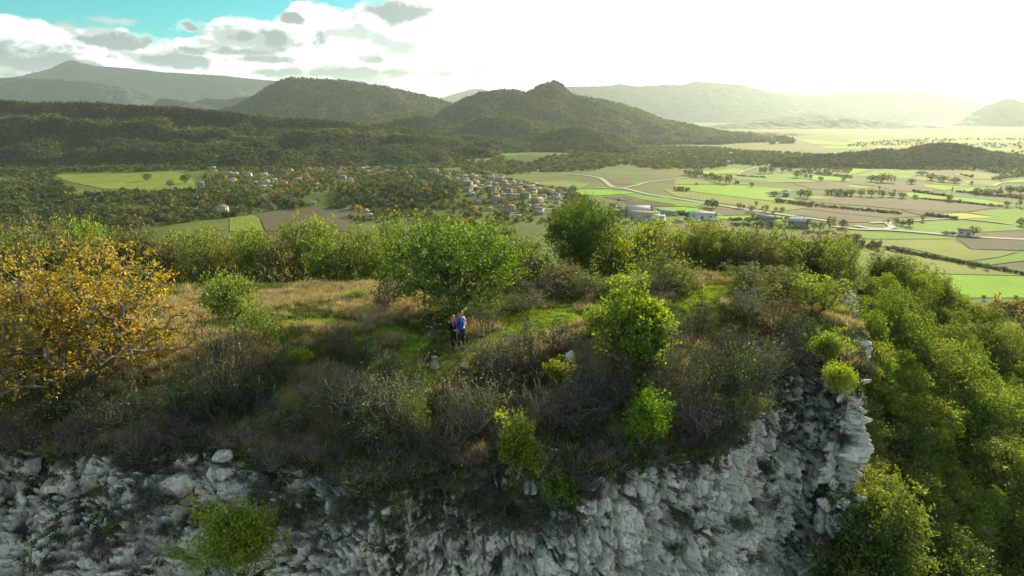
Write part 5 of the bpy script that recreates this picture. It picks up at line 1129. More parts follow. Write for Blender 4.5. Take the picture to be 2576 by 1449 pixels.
skin('jacket', {'z': ((0, 0.015, 0.86), (0.175, 0.135)), 'a': ((0, 0.01, 0.95), (0.175, 0.135)), 'b': ((0, 0, 1.13), (0.15, 0.12)), 'c': ((0, 0.0, 1.30), (0.17, 0.125)), 'd': ((0, 0.01, 1.41), (0.105, 0.095)),
     'l1': ((0.165, 0.0, 1.37), 0.075), 'l2': ((0.23, 0.055, 1.12), 0.062), 'l3': ((0.21, 0.0, 0.94), 0.048), 'r1': ((-0.165, 0.0, 1.37), 0.075), 'r2': ((-0.26, 0.055, 1.13), 0.062), 'r3': ((-0.13, -0.13, 1.065), 0.048)},
     [('z', 'a'), ('a', 'b'), ('b', 'c'), ('c', 'd'), ('c', 'l1'), ('l1', 'l2'), ('l2', 'l3'), ('c', 'r1'), ('r1', 'r2'), ('r2', 'r3')], M_BLACK, wom, 'b')
skin('leggings', {'w': ((0, 0.01, 1.0), (0.14, 0.10)), 'p': ((0, 0.01, 0.92), (0.155, 0.115)), 'l1': ((0.088, 0, 0.82), 0.098), 'l2': ((0.075, -0.03, 0.49), 0.066), 'l3': ((0.07, 0.02, 0.12), 0.046), 'r1': ((-0.088, 0, 0.82), 0.098), 'r2': ((-0.075, -0.04, 0.49), 0.066), 'r3': ((-0.08, 0.0, 0.12), 0.046)},
     [('w', 'p'), ('p', 'l1'), ('l1', 'l2'), ('l2', 'l3'), ('p', 'r1'), ('r1', 'r2'), ('r2', 'r3')], M_BLACK, wom, 'p')
shoe(1, 0.075, 0.0, wom, 0.2); shoe(-1, -0.085, -0.02, wom, -0.1)
cap_hair(1.625, 0.10, 0.97, M_HAIRW, wom, 0.40, -0.75, 1.10, 2)
skin('hair_locks', {'t': ((0, 0.07, 1.66), (0.09, 0.05)), 'a': ((0, 0.085, 1.52), (0.095, 0.055)), 'b': ((-0.02, 0.10, 1.38), (0.085, 0.045)), 'l1': ((0.085, 0.0, 1.58), 0.038), 'l2': ((0.10, -0.06, 1.42), 0.042), 'l3': ((0.095, -0.10, 1.25), 0.030), 'r1': ((-0.085, 0.0, 1.58), 0.038), 'r2': ((-0.10, -0.06, 1.42), 0.045), 'r3': ((-0.085, -0.115, 1.23), 0.030)},
     [('t', 'a'), ('a', 'b'), ('t', 'l1'), ('l1', 'l2'), ('l2', 'l3'), ('t', 'r1'), ('r1', 'r2'), ('r2', 'r3')], M_HAIRW, wom, 't')
face(1.61, 0.10, wom, 0.95)
rg = np.random.default_rng(4); segs = []
for k in range(500):
    a = rg.uniform(-2.7, 2.7)+math.pi/2; cx, cy_ = 0.165*math.cos(a), 0.03+0.125*math.sin(a); b = np.array([cx, cy_, 1.40+0.02*math.sin(a)+rg.normal(0, 0.018)]); d = np.array([math.cos(a)*0.8, math.sin(a)*0.8, 0.5])+rg.normal(0, 0.5, 3)
    segs.append((*b, *(b+d/np.linalg.norm(d)*0.055), 0.007, 0.003))
V, F = tubes(segs, 3); hood = ob('hood_fur', np_mesh('hood_fur', V, F, [M_FUR]), wom)
skin('hood', {'a': ((-0.10, 0.07, 1.40), 0.045), 'b': ((-0.05, 0.135, 1.37), 0.055), 'c': ((0.05, 0.135, 1.37), 0.055), 'd': ((0.10, 0.07, 1.40), 0.045)}, [('a', 'b'), ('b', 'c'), ('c', 'd')], M_BLACK, wom, 'b')
# ------------------------------------------------------------------ woods, village and trees down in the valley
def far_leaf(name, stops, mul=1.0): return leafmat(name, stops, 0.5, 0.03, (1.2, 1.1, 0.6), 0.25, 1.08*mul)
FL_G = far_leaf('far_green_leaves', [(0.25, (0.035, 0.06, 0.014)), (0.55, (0.070, 0.105, 0.02)), (0.9, (0.15, 0.17, 0.035))])
FL_D = far_leaf('far_pine_needles', [(0.25, (0.016, 0.032, 0.012)), (0.55, (0.034, 0.058, 0.018)), (0.9, (0.07, 0.10, 0.025))])
FL_A = far_leaf('far_autumn_leaves', [(0.25, (0.07, 0.075, 0.018)), (0.55, (0.14, 0.135, 0.028)), (0.9, (0.26, 0.22, 0.04))])
FL_O = far_leaf('far_golden_leaves', [(0.25, (0.22, 0.16, 0.025)), (0.55, (0.34, 0.23, 0.03)), (0.9, (0.42, 0.26, 0.04))])
FL_B = far_leaf('far_brown_leaves', [(0.25, (0.055, 0.05, 0.018)), (0.55, (0.10, 0.085, 0.028)), (0.9, (0.18, 0.14, 0.04))])
def far_tree(seed, H, R, z0, n, ls, m, cone=0.0, colm=0.0):
    rng = np.random.default_rng(seed); lob = rng.normal(size=(7, 3)); lob /= np.linalg.norm(lob, axis=1)[:, None]
    d = rng.normal(size=(n, 3)); d /= np.linalg.norm(d, axis=1)[:, None]; lf = (np.clip(d@lob.T, 0, 1)**6).max(1)
    r = rng.random(n)**0.3*(0.68+0.42*lf); hz = (H-z0)/2
    p = d*r[:, None]*np.array([R, R, hz]) + np.array([0, 0, z0+hz])
    if cone: p[:, :2] *= np.clip(1.25-cone*(p[:, 2:3]-z0)/(H-z0), 0.12, 1.3)
    V, F = leaf_quads(p, ls, rng, 0.8, 0.8); crown = np_mesh('crown', V, F, [m])
    TV, TF = tubes([(0, 0, -0.5, 0.1, 0, z0+hz*0.8, 0.05*R+0.08, 0.03*R)] + [(0.05, 0, z0*0.7, math.cos(a)*R*0.5, math.sin(a)*R*0.5, z0+hz*0.9, 0.04*R, 0.015*R) for a in rng.uniform(0, 6.28, 3)], 5)
    return dict(l=crown, b=np_mesh('trunk', TV, TF, [M_BARK]), H=H, R=R)
FT = {'g': [far_tree(800+k, 9, 4.2, 1.2, 260, 1.0, FL_G) for k in range(3)], 'a': [far_tree(810+k, 9, 4.0, 1.2, 240, 1.0, FL_A) for k in range(2)], 'd': [far_tree(820+k, 11, 3.6, 1.0, 260, 1.0, FL_D, 0.5) for k in range(2)],
      'c': [far_tree(830, 12, 1.5, 0.4, 200, 0.7, FL_D, 0.7)], 'p': [far_tree(840+k, 16, 2.0, 1.5, 240, 0.9, FL_A, 0.3) for k in range(2)], 'o': [far_tree(850+k, 11, 2.6, 1.0, 220, 0.9, FL_O, 0.35) for k in range(2)], 'b': [far_tree(860+k, 9, 4.2, 1.2, 240, 1.0, FL_B) for k in range(2)], 'u': [far_tree(870, 9, 4.6, 5.0, 220, 1.0, FL_D)], 's': [far_tree(880+k, 3.4, 2.4, 0.2, 150, 0.7, [FL_G, FL_B][k]) for k in range(2)]}
# low detail kinds for the masses
LOW = [far_tree(900, 8, 3.8, 0.6, 64, 1.9, FL_D, 0.5)['l'], far_tree(901, 8, 4.0, 0.6, 64, 1.9, FL_D, 0.4)['l'], far_tree(902, 7, 4.2, 0.4, 64, 1.9, FL_G)['l'], far_tree(903, 7, 4.0, 0.4, 64, 1.9, FL_G)['l'], far_tree(904, 6.5, 4.0, 0.4, 64, 1.9, FL_A)['l'], far_tree(905, 6.5, 4.0, 0.4, 64, 1.9, FL_B)['l'], far_tree(906, 8, 2.6, 0.4, 50, 1.5, FL_O)['l']]
def hill_wood(name, label, V, i0, n, seed, pk, smin=0.9, smax=1.6, tmax=1.0, pxr=(-60, 2640)):
    rng = np.random.default_rng(seed); nu, nv = V.shape[:2]; out = []; pick = []
    lo = max(i0-6, 0)
    uu = rng.uniform(0, nu-1.001, n*3); vv = rng.uniform(lo, lo+(nv-1.001-lo)*tmax, n*3)
    i, j = uu.astype(int), vv.astype(int); fu, fv = (uu-i)[:, None], (vv-j)[:, None]
    P_ = V[i, j]*(1-fu)*(1-fv) + V[i+1, j]*fu*(1-fv) + V[i, j+1]*(1-fu)*fv + V[i+1, j+1]*fu*fv
    X, Y, d = proj(P_.T); q = (X > pxr[0]) & (X < pxr[1]) & (P_[:, 2] > PLAIN+1); P_ = P_[q][:n]
    nz_ = fbm(P_*0.008, 3, seed) + rng.normal(0, 0.07, len(P_))
    ks = np.where(nz_ < 0.47, rng.integers(0, 2, len(P_)), np.where(nz_ < 0.63, rng.integers(2, 4, len(P_)), rng.integers(4, 6, len(P_))))
    if pk is not None: ks = np.where(rng.random(len(P_)) < pk[1], pk[0], ks)
    P_[:, 2] -= 0.6
    return scatter(name, P_, LOW, seed, smin, smax, pick=ks, kind='stuff', label=label)
hill_wood('woodland', 'dense dark wood covering the long slope above the village', WH[1], WH[2], 24000, 41, (0, 0.25))
hill_wood('woodland', 'brownish wood covering the low hill across the plain', RH[1], RH[2], 3200, 42, (5, 0.35))

for k, (hi2, n2) in enumerate([(3, 12000), (4, 15000), (5, 4000), (6, 2500), (7, 2500)]):
    hill_wood('woodland', ['open wood on the rounded hill behind the wooded slope', 'wood covering the steep hill with the knob', 'wood on the spur in front of the knob hill', 'wood on the small mound between the hills', 'wood on the low spur at the foot of the knob hill'][k], *HILLS['hill'][hi2], n2, 70+k, (2, 0.3), 1.2, 2.1)
# masses of trees on the valley floor, given as outlines in the photograph
def inside(poly, x, y):
    poly = np.asarray(poly); r = np.zeros(len(x), bool); j = len(poly)-1
    for i in range(len(poly)):
        a, b = poly[i], poly[j]; c = ((a[1] > y) != (b[1] > y)) & (x < (b[0]-a[0])*(y-a[1])/(b[1]-a[1]+1e-12)+a[0]); r ^= c; j = i
    return r
FPOLY = [np.array([vhit(mp, x, y)[:2] for x, y in pl]) for k, mp, pl in FIELDS]
def clear_of_fields(x, y):
    r = np.ones(len(x), bool)
    for pl in FPOLY: r &= ~inside(pl, x, y)
    return r
RC = []
for wd, m, lb, pl in ROADS:
    pp = np.array([vhit(*q)[:2] for q in pl])
    for a, b in zip(pp[:-1], pp[1:]): RC.append((a, b, wd))
def clear_of_roads(x, y, mrg=5.0):
    q = np.stack([x, y], 1); r = np.ones(len(x), bool)
    for a, b, wd in RC:
        ab = b-a; t = np.clip(((q-a)@ab)/(ab@ab), 0, 1); r &= np.sqrt(((q-a-t[:, None]*ab)**2).sum(1)) > wd/2+mrg
    return r
MASS = [  # label, outline in photograph pixels (P), spacing, weights over LOW kinds
 ('dark wood between the left field and the houses in the hollow', [(-60,545),(-60,470),(60,452),(140,456),(150,478),(200,492),(300,486),(400,488),(520,478),(620,490),(720,505),(780,520),(700,530),(600,520),(500,512),(440,520),(330,528),(150,545)], 7.5, [.25,.2,.25,.15,.1,.05,0]),
 ('wood behind the left field', [(-60,445),(-60,425),(140,425),(300,420),(480,412),(560,425),(500,430),(420,430),(300,434),(160,434),(130,450)], 7.5, [.25,.2,.25,.15,.1,.05,0]),
 ('dark wooded knoll in the middle of the village', [(850,500),(880,470),(930,445),(1000,440),(1080,435),(1120,450),(1150,480),(1140,515),(1060,530),(960,528),(860,520)], 7.0, [.3,.25,.2,.1,.1,.05,0]),
 ('gardens and trees among the houses below the long slope', [(500,470),(520,430),(600,415),(700,405),(800,415),(900,425),(1000,430),(1110,425),(1200,440),(1320,462),(1420,480),(1480,500),(1500,530),(1380,560),(1200,570),(1000,560),(850,560),(820,520),(860,480),(760,500),(620,480)], 8.0, [.14,.08,.2,.2,.22,.1,.06]),
 ('wooded knoll with the cutting beside the road', [(1160,425),(1250,400),(1320,412),(1400,392),(1500,400),(1560,415),(1480,430),(1420,432),(1320,437),(1240,440),(1190,442)], 8.0, [.1,.1,.3,.2,.2,.1,0]),
 ('wood between the knob hill and the plain', [(1440,385),(1500,378),(1600,378),(1700,390),(1720,425),(1640,425),(1560,410),(1490,398)], 8.0, [.1,.1,.25,.2,.2,.15,0]),
 ('dark wood at the foot of the knob hill', [(1690,418),(1690,382),(1740,372),(1830,385),(1960,400),(1990,412),(1900,418),(1850,412),(1820,420),(1760,428)], 8.0, [.25,.15,.2,.15,.15,.1,0]),
 ('wood under the long slope behind the village', [(560,428),(700,402),(900,398),(1150,380),(1260,388),(1180,420),(1000,430),(850,425),(700,412)], 8.0, [.22,.15,.25,.15,.15,.08,0]),
 ('wood beside the hill fields', [(1400,370),(1560,366),(1580,415),(1440,402)], 8.5, [.15,.1,.25,.2,.2,.1,0]),
 ('wood in the hollow at the left under the crest oaks', [(-60,600),(-60,540),(100,535),(330,526),(560,520),(580,545),(400,570),(200,600)], 7.0, [.2,.15,.3,.15,.15,.05,0]),
 ('bushes and trees round the large white house', [(420,545),(440,520),(600,520),(720,512),(800,520),(720,535),(600,548)], 9.0, [.1,.1,.2,.2,.25,.15,0]),
 ('wood in front of the low brownish hill', [(1990,420),(1990,408),(2120,410),(2300,420),(2460,428),(2640,420),(2640,445),(2540,440),(2440,428),(2300,428),(2150,420)], 8.5, [.1,.1,.15,.15,.25,.25,0]),
 ('wood at the foot of the knob hill towards the plain', [(1500,378),(1600,368),(1800,372),(1950,385),(2080,392),(2000,404),(1850,392),(1700,384),(1560,385)], 9.0, [.1,.1,.3,.2,.2,.1,0]),
 ('hedges and copses far out on the plain', [(2110,362),(2300,350),(2640,350),(2640,395),(2400,375),(2280,368),(2130,372)], 34.0, [.2,.15,.2,.2,.15,.1,0]),
 ('yellow poplar wood and riverside bushes below the hillside at the right', [(2440,792),(2500,772),(2560,775),(2660,785),(2660,830),(2540,828),(2470,810)], 4.6, [0,0,.1,.1,.5,.1,.2]),
]
# --- houses
def wallmat(name, c): return plainmat(name, c, 0.9, 0.15, 1.5, 0.12)
W_WHITE, W_CREAM, W_PINK, W_BLUE = wallmat('white_render', (0.5148, 0.5070, 0.4836)), wallmat('cream_render', (0.3120, 0.2730, 0.2145)), wallmat('pink_render', (0.3588, 0.2574, 0.2262)), wallmat('pale_blue_cladding', (0.3432, 0.3510, 0.3432))
def _tile(c):
    def b(t):
        p = t.n('ShaderNodeTexCoord').outputs['Object']; n = t.noise(p, 1.2, 4, 0.6)
        wv = t.n('ShaderNodeTexWave', {'Vector': p, 'Scale': 1.2}).outputs['Fac']
        return bsdf(t, t.ramp(n, [(0.3, tuple(v*0.7 for v in c)), (0.7, tuple(v*1.25 for v in c))]), 0.9, 0.15, bump(t, wv, 0.3, 0.06))
    return b
R_TILE, R_PALE, R_GREY, R_WHITE = mat('clay_tiles', _tile((0.2262, 0.1599, 0.1170))), mat('weathered_tiles', _tile((0.2574, 0.2028, 0.1482))), mat('grey_roof_sheet', _tile((0.1716, 0.1716, 0.1716))), mat('white_roof_sheet', _tile((0.3588, 0.3588, 0.3510)))
M_WIN = plainmat('window_glass', (0.03, 0.04, 0.05), 0.15, 0.6); M_DOOR = plainmat('wooden_door', (0.12, 0.08, 0.05), 0.7, 0.3)
def box(a, b):
    x0, y0, z0 = a; x1, y1, z1 = b
    V = [(x0, y0, z0), (x1, y0, z0), (x1, y1, z0), (x0, y1, z0), (x0, y0, z1), (x1, y0, z1), (x1, y1, z1), (x0, y1, z1)]
    return np.array(V, float), np.array([(0, 3, 2, 1), (4, 5, 6, 7), (0, 1, 5, 4), (1, 2, 6, 5), (2, 3, 7, 6), (3, 0, 4, 7)])
def joinq(parts):
    Vs, Fs, o = [], [], 0
    for V, F in parts: Vs.append(V); Fs.append(np.asarray(F)+o); o += len(V)
    return np.concatenate(Vs), np.concatenate(Fs)
def house_kind(L, W, H, rise, wall, roof, wins, hip=0.0, wing=None):
    """gabled or hipped house, long side facing -Y; wall with gables, roof slab with eaves, chimney, windows, door"""
    pr = {}
    V = [(-L/2, -W/2, -1.5), (L/2, -W/2, -1.5), (L/2, W/2, -1.5), (-L/2, W/2, -1.5), (-L/2, -W/2, H), (L/2, -W/2, H), (L/2, W/2, H), (-L/2, W/2, H), (-L/2, 0, H+rise*(1-hip)), (L/2, 0, H+rise*(1-hip))]
    F = [(0, 1, 5, 4), (2, 3, 7, 6), (1, 2, 6, 5), (3, 0, 4, 7), (5, 6, 9, 9), (7, 4, 8, 8)]
    Vw = np.array(V, float); F4 = np.array(F[:4]); F3 = np.array([(5, 6, 9), (7, 4, 8)])
    F3b = F3; F4b = F4
    if wing:
        wl, ww, wh, ox = wing; bv, bf = box((ox, -W/2-ww, -1.5), (ox+wl, -W/2+0.2, wh)); F4b = np.concatenate([F4, bf+len(Vw)]); Vw = np.concatenate([Vw, bv])
    pr['wall'] = np_mesh('wall', Vw, [F4b, F3b], [wall])
    e = 0.45; t = 0.22; rx = L/2+e-hip*W*0.5; zl = H-0.18
    rv = [(-L/2-e, -W/2-e, zl), (L/2+e, -W/2-e, zl), (rx, 0, H+rise+0.1), (-rx, 0, H+rise+0.1), (L/2+e, W/2+e, zl), (-L/2-e, W/2+e, zl)]
    rv2 = [(x, y, z+t) for x, y, z in rv]
    RV = np.array(rv+rv2, float); RF4 = [(6, 7, 8, 9), (10, 11, 9, 8), (0, 3, 2, 1), (4, 2, 3, 5), (0, 1, 7, 6), (4, 5, 11, 10)]; RF3 = []
    if hip: RF3 = [(7, 10, 8), (11, 6, 9)]
    RF4 += [(1, 4, 10, 7), (5, 0, 6, 11)] if hip else [(1, 2, 8, 7), (2, 4, 10, 8), (5, 3, 9, 11), (3, 0, 6, 9)]
    if wing:
        wl, ww, wh, ox = wing; bv, bf = box((ox-0.3, -W/2-ww-0.3, wh), (ox+wl+0.3, -W/2, wh+0.25)); RF4 = list(RF4)+[tuple(q+len(RV)) for q in bf]; RV = np.concatenate([RV, bv])
    pr['roof'] = np_mesh('roof', RV, [np.array(RF4)]+([np.array(RF3)] if RF3 else []), [roof])
    cv, cf = box((L*0.22, -0.35, H+rise*0.4), (L*0.22+0.6, 0.35, H+rise+1.0)); pr['chimney'] = np_mesh('chimney', cv, cf, [wall])
    pr['wins'] = []
    for (x, z, w_, h) in wins:
        v, f = box((x-w_/2, -W/2-0.06, z), (x+w_/2, -W/2+0.1, z+h)); pr['wins'].append(np_mesh('window', v, f, [M_WIN]))
    v, f = box((-0.5, -W/2-0.07, -0.2), (0.5, -W/2+0.1, 2.1)); pr['door'] = np_mesh('door', v, f, [M_DOOR]); pr['L'] = L
    return pr
w1 = [(-3.2, 0.9, 1.2, 1.4), (3.0, 0.9, 1.4, 1.4)]; w2 = w1 + [(-3.2, 3.6, 1.1, 1.3), (0, 3.6, 1.1, 1.3), (3.0, 3.6, 1.1, 1.3)]
HK = {'w2': house_kind(11, 8.5, 5.6, 1.9, W_WHITE, R_TILE, w2, 0.9), 'w1': house_kind(12, 8, 3.0, 1.8, W_WHITE, R_PALE, w1), 'w1h': house_kind(13, 9, 3.0, 2.0, W_WHITE, R_TILE, w1, 0.9, (4, 3, 2.6, 1.5)), 'c1': house_kind(14, 8.5, 3.0, 2.0, W_CREAM, R_PALE, w1, 0.0, (4.5, 3.0, 2.6, -5.5)), 'c2': house_kind(12, 9, 5.8, 2.1, W_CREAM, R_TILE, w2), 'p2': house_kind(12, 9, 5.8, 2.0, W_PINK, R_TILE, w2, 0.9), 'm1': house_kind(16, 9, 3.2, 0.4, W_WHITE, R_WHITE, w1+[(6, 0.4, 2.2, 2.2)], 0.0, (5, 2.5, 2.9, 2)), 'b1': house_kind(15, 9, 3.4, 2.0, W_BLUE, R_GREY, w1)}
HN = {'w2': 'white two-storey house', 'w1': 'low white house', 'w1h': 'white bungalow with porch', 'c1': 'cream farmhouse', 'c2': 'tall cream house', 'p2': 'pink rendered two-storey house', 'm1': 'white flat-roofed house', 'b1': 'pale grey-roofed house'}
HOUSES = [
 ('N',[(1310,412,105,'w2','alone, highest below the long slope'),(420,518,90,'w1','at the right end of the left field, upper one'),(445,575,100,'w1','at the right end of the left field, lower one'),(685,600,95,'w1','with bright gable among trees left of the cream long house'),(770,632,150,'c1','in the middle of the upper houses'),(1010,640,100,'w2','in the centre of the upper house group'),(1250,640,150,'c1','right of the centre of the upper house group'),(735,715,130,'w1h','in front of the long cream house'),(215,800,110,'c2','by the bottom corner of the left field'),(1110,758,90,'b1','above the flat-roofed house, left one'),(1300,745,110,'w1','above the flat-roofed house, right one'),(1420,715,110,'c1','right above the flat-roofed house'),(1235,822,130,'m1','lowest of the upper house group'),(1365,818,60,'w1','beside the flat-roofed house'),(1700,548,80,'w1','left of the eastern cluster under the long slope'),(1805,518,64,'w1','second of the eastern cluster'),(2000,532,84,'w1','third of the eastern cluster'),(2060,480,84,'c2','topmost of the eastern cluster'),(2210,545,110,'w1h','right of the eastern cluster'),(1620,475,60,'c1','at the wood edge above the eastern cluster'),(1750,430,110,'c1','deep in the wood above the eastern cluster'),(2130,790,70,'c1','below the golden trees'),(1990,688,80,'c2','next to the tall golden tree'),(575,1225,170,'w2','large, at the wood edge above the pale strip field'),(100,1200,120,'m1','half hidden at the wood edge left of the large white house'),(1720,912,90,'b1','above the round yellow-green trees'),(2070,1088,110,'m1','on the terrace above the brown field'),(1265,1112,70,'w1','under the tall round tree')]),
 ('Q',[(290,690,110,'p2','left of the wooded knoll'),(410,735,100,'w2','beside the pink house'),(300,738,60,'w1','low in front of the pink house'),(680,515,90,'c1','above the wooded knoll, left one'),(865,520,110,'c1','above the wooded knoll, right one'),(800,622,80,'c1','on the left shoulder of the knoll'),(1020,572,90,'w1','behind the knoll top, left'),(1120,572,80,'c1','behind the knoll top, middle'),(1320,605,100,'c1','behind the knoll top, right'),(1490,605,56,'w1','by the dark cypress behind the knoll'),(1740,548,100,'c1','upper right of the knoll'),(1820,562,110,'w1','first on the lane right of the knoll'),(1900,640,90,'c1','second on the lane right of the knoll'),(2000,672,100,'w1','third on the lane right of the knoll'),(2040,636,70,'c2','behind the lane right of the knoll'),(2180,690,80,'c1','left of the white house with the dark fir'),(2330,700,76,'c1','above the white house with the dark fir'),(2360,795,150,'w2','with a dark fir in front of it'),(2350,890,100,'c2','tall below the white house with the fir'),(2420,950,120,'c1','with broad gable below the fir house'),(420,1172,64,'w1','left of the golden poplars near the crest trees'),(665,1222,90,'w1','right of the golden poplars'),(720,1292,120,'m1','low roof below the golden poplars'),(350,1208,60,'w1','left edge of the golden poplar group')]),
 ('E',[(90,605,70,'w1','upper left of the old village'),(240,610,60,'w1','second on the upper left of the old village'),(410,608,90,'w1h','third on the upper left of the old village'),(560,580,70,'c1','topmost of the old village'),(440,708,80,'b1','left of the old village centre'),(650,705,84,'c2','upper old village'),(560,680,70,'c1','upper left old village'),(1010,690,90,'c1','behind the long white hall'),(1150,720,140,'m1','long white hall at the village edge'),(1250,775,150,'b1','long pale hall by the cypresses'),(1390,772,90,'b1','right of the long pale hall'),(840,800,110,'p2','red roofed in the old village centre'),(780,778,80,'c2','behind the red roofed centre house'),(920,812,80,'c1','right of the red roofed centre house'),(670,850,80,'c2','left of the red roofed centre house'),(760,842,80,'c1','below the red roofed centre house'),(1090,872,130,'c2','long roof by the tall cypresses'),(960,850,80,'c1','left of the tall cypresses'),(1200,850,80,'c1','right of the tall cypresses'),(1350,860,90,'w1','towards the green field'),(1540,760,100,'c1','at the corner of the green field'),(1660,832,110,'c1','beside the round dark tree'),(1560,900,90,'w1','below the round dark tree'),(1550,950,80,'w1','just above the dark evergreen, left'),(400,945,90,'b1','low in the village gardens'),(730,1000,64,'w1','among the brown garden trees'),(560,1050,100,'w1','nearest in the gardens left'),(1120,990,84,'w1','in the lower gardens, first'),(1240,1000,74,'c1','in the lower gardens, second'),(1340,1000,84,'w1','in the lower gardens, third'),(1480,1010,90,'c1','in the lower gardens, fourth'),(1300,1115,110,'b1','nearest above the crest oaks'),(980,1145,64,'m1','small by the crest oaks'),(1450,890,64,'w1','small in the lower village')]),
 ('M',[(800,335,130,'w1','behind the sheds with bright gable'),(560,285,90,'c2','left behind the sheds'),(680,335,70,'c2','tall dark-sided behind the sheds'),(590,395,110,'c2','beside the dark evergreen'),(1030,360,90,'w1','behind the sheds by the dark fir'),(1340,398,240,'b1','long grey-roofed right behind the sheds'),(1530,512,110,'w1','right of the white office'),(1780,505,110,'m1','left wing of the white-roofed depot'),(2040,495,100,'m1','right wing of the white-roofed depot')]),
]
rng = np.random.default_rng(15); HP = []
for mp, lst in HOUSES:
    for (x, y, wz, kd, wh) in lst:
        p = vhit(mp, x, y); d = proj(p)[2]; wm = wz*ZM[mp][1]*d/FP; pr = HK[kd]; sc = float(np.clip(wm/pr['L'], 0.55, 1.6))
        HP.append((p[0], p[1], wm))
        o = thing('house', HN[kd] + ' ' + wh, 'house', (p[0], p[1], p[2]+0.3), math.atan2(-p[0], p[1])*1.0 + rng.uniform(-0.5, 0.5), (sc, sc, sc*(0.9 if sc < 1.2 else 0.75)), 'houses of the village in the valley')
        ob('wall', pr['wall'], o); rf = ob('roof', pr['roof'], o); ob('chimney', pr['chimney'], rf)
        for wmesh in pr['wins']: ob('window', wmesh, o)
        ob('door', pr['door'], o)
# the dense old village: many small houses that nothing tells apart at this distance
vpoly = np.array([vhit('E', *q)[:2] for q in [(60,560),(600,540),(1050,650),(1420,740),(1640,760),(1560,1000),(1320,1080),(900,1080),(500,1060),(200,900),(300,720)]])
k = 0
for _ in range(6000):
    x, y = rng.uniform(*[(vpoly[:, 0].min(), vpoly[:, 0].max()), (vpoly[:, 1].min(), vpoly[:, 1].max())][0]), rng.uniform(vpoly[:, 1].min(), vpoly[:, 1].max())
    if not inside(vpoly, np.array([x]), np.array([y]))[0] or any((x-a)**2+(y-b)**2 < (19+0.3*c)**2 for a, b, c in HP): continue
    kd = ['c1', 'w1', 'c2', 'c1', 'w1h', 'p2'][k % 6]; pr = HK[kd]; sc = rng.uniform(0.7, 1.0); HP.append((x, y, pr['L']*sc*0.6))
    o = thing('house', 'one of the small tile-roofed houses crowded together in the old village', 'house', (x, y, vzf(x, y)+0.3), rng.uniform(-0.8, 0.8), sc, 'small houses of the old village')
    ob('wall', pr['wall'], o); ob('roof', pr['roof'], o)
    for wmesh in pr['wins'][:2]: ob('window', wmesh, o)
    k += 1
    if k >= 85: break
gpoly = np.array([vhit('P', *q)[:2] for q in [(570,440),(640,418),(760,410),(900,425),(1100,428),(1150,450),(860,478),(760,485),(640,470)]]); k = 0
for _ in range(4000):
    x, y = rng.uniform(gpoly[:, 0].min(), gpoly[:, 0].max()), rng.uniform(gpoly[:, 1].min(), gpoly[:, 1].max())
    if not inside(gpoly, np.array([x]), np.array([y]))[0] or any((x-a)**2+(y-b)**2 < (26+0.3*c)**2 for a, b, c in HP): continue
    kd = ['w1', 'c1', 'w1h', 'c1', 'w1'][k % 5]; pr = HK[kd]; sc = rng.uniform(0.75, 1.05); HP.append((x, y, pr['L']*sc*0.7))
    o = thing('house', 'one of the small pale houses scattered in the gardens below the long slope', 'house', (x, y, vzf(x, y)+0.3), rng.uniform(-0.8, 0.8), sc, 'small houses in the gardens')
    ob('wall', pr['wall'], o); ob('roof', pr['roof'], o)
    for wmesh in pr['wins'][:2]: ob('window', wmesh, o)
    k += 1
    if k >= 14: break
def shed(mp, x, y, wz, dep_, h, wall, roof, label, rise=0.12, rz=0.0, name='shed'):
    p = vhit(mp, x, y); d = proj(p)[2]; L = wz*ZM[mp][1]*d/FP; HP.append((p[0], p[1], L))
    o = thing(name, label, 'building', (p[0], p[1], p[2]+0.3), math.atan2(-p[0], p[1]) + rz)
    W = dep_; r = rise*W
    V = np.array([(-L/2, 0, -1), (L/2, 0, -1), (L/2, W, -1), (-L/2, W, -1), (-L/2, 0, h), (L/2, 0, h), (L/2, W, h), (-L/2, W, h), (-L/2, W/2, h+r), (L/2, W/2, h+r)], float)
    ob('wall', np_mesh('wall', V, [np.array([(0, 1, 5, 4), (2, 3, 7, 6), (1, 2, 6, 5), (3, 0, 4, 7)]), np.array([(5, 6, 9), (7, 4, 8)])], [wall]), o)
    e = 0.6; rv = [(-L/2-e, -e, h-0.05), (L/2+e, -e, h-0.05), (L/2+e, W/2, h+r+0.05), (-L/2-e, W/2, h+r+0.05), (L/2+e, W+e, h-0.05), (-L/2-e, W+e, h-0.05)]
    RV = np.array(rv + [(a, b, c+0.25) for a, b, c in rv]); RF = np.array([(6, 7, 8, 9), (9, 8, 10, 11), (0, 3, 2, 1), (3, 5, 4, 2), (0, 1, 7, 6), (4, 5, 11, 10), (1, 2, 8, 7), (2, 4, 10, 8), (5, 3, 9, 11), (3, 0, 6, 9)])
    ob('roof', np_mesh('roof', RV, RF, [roof]), o)
    n = max(2, int(L/7))
    for k in range(n):
        xx = -L/2 + L*(k+0.5)/n
        if k % 3 == 1: v, f = box((xx-1.6, -0.08, -0.2), (xx+1.6, 0.1, min(3.4, h*0.75))); ob('gate', np_mesh('gate', v, f, [R_GREY]), o)
        else: v, f = box((xx-1.0, -0.07, h*0.45), (xx+1.0, 0.1, h*0.75)); ob('window', np_mesh('window', v, f, [M_WIN]), o)
shed('M', 945, 515, 340, 26, 6.5, W_BLUE, R_PALE, 'large factory shed with a broad brownish roof nearest the crest oaks', 0.14, -0.25)
shed('M', 1210, 520, 190, 14, 6.0, W_WHITE, R_WHITE, 'white office block with a row of windows beside the factory shed', 0.05, -0.1)
shed('M', 945, 425, 320, 22, 6.5, W_BLUE, R_WHITE, 'long pale-roofed factory shed at the back of the works', 0.16, 0.12)
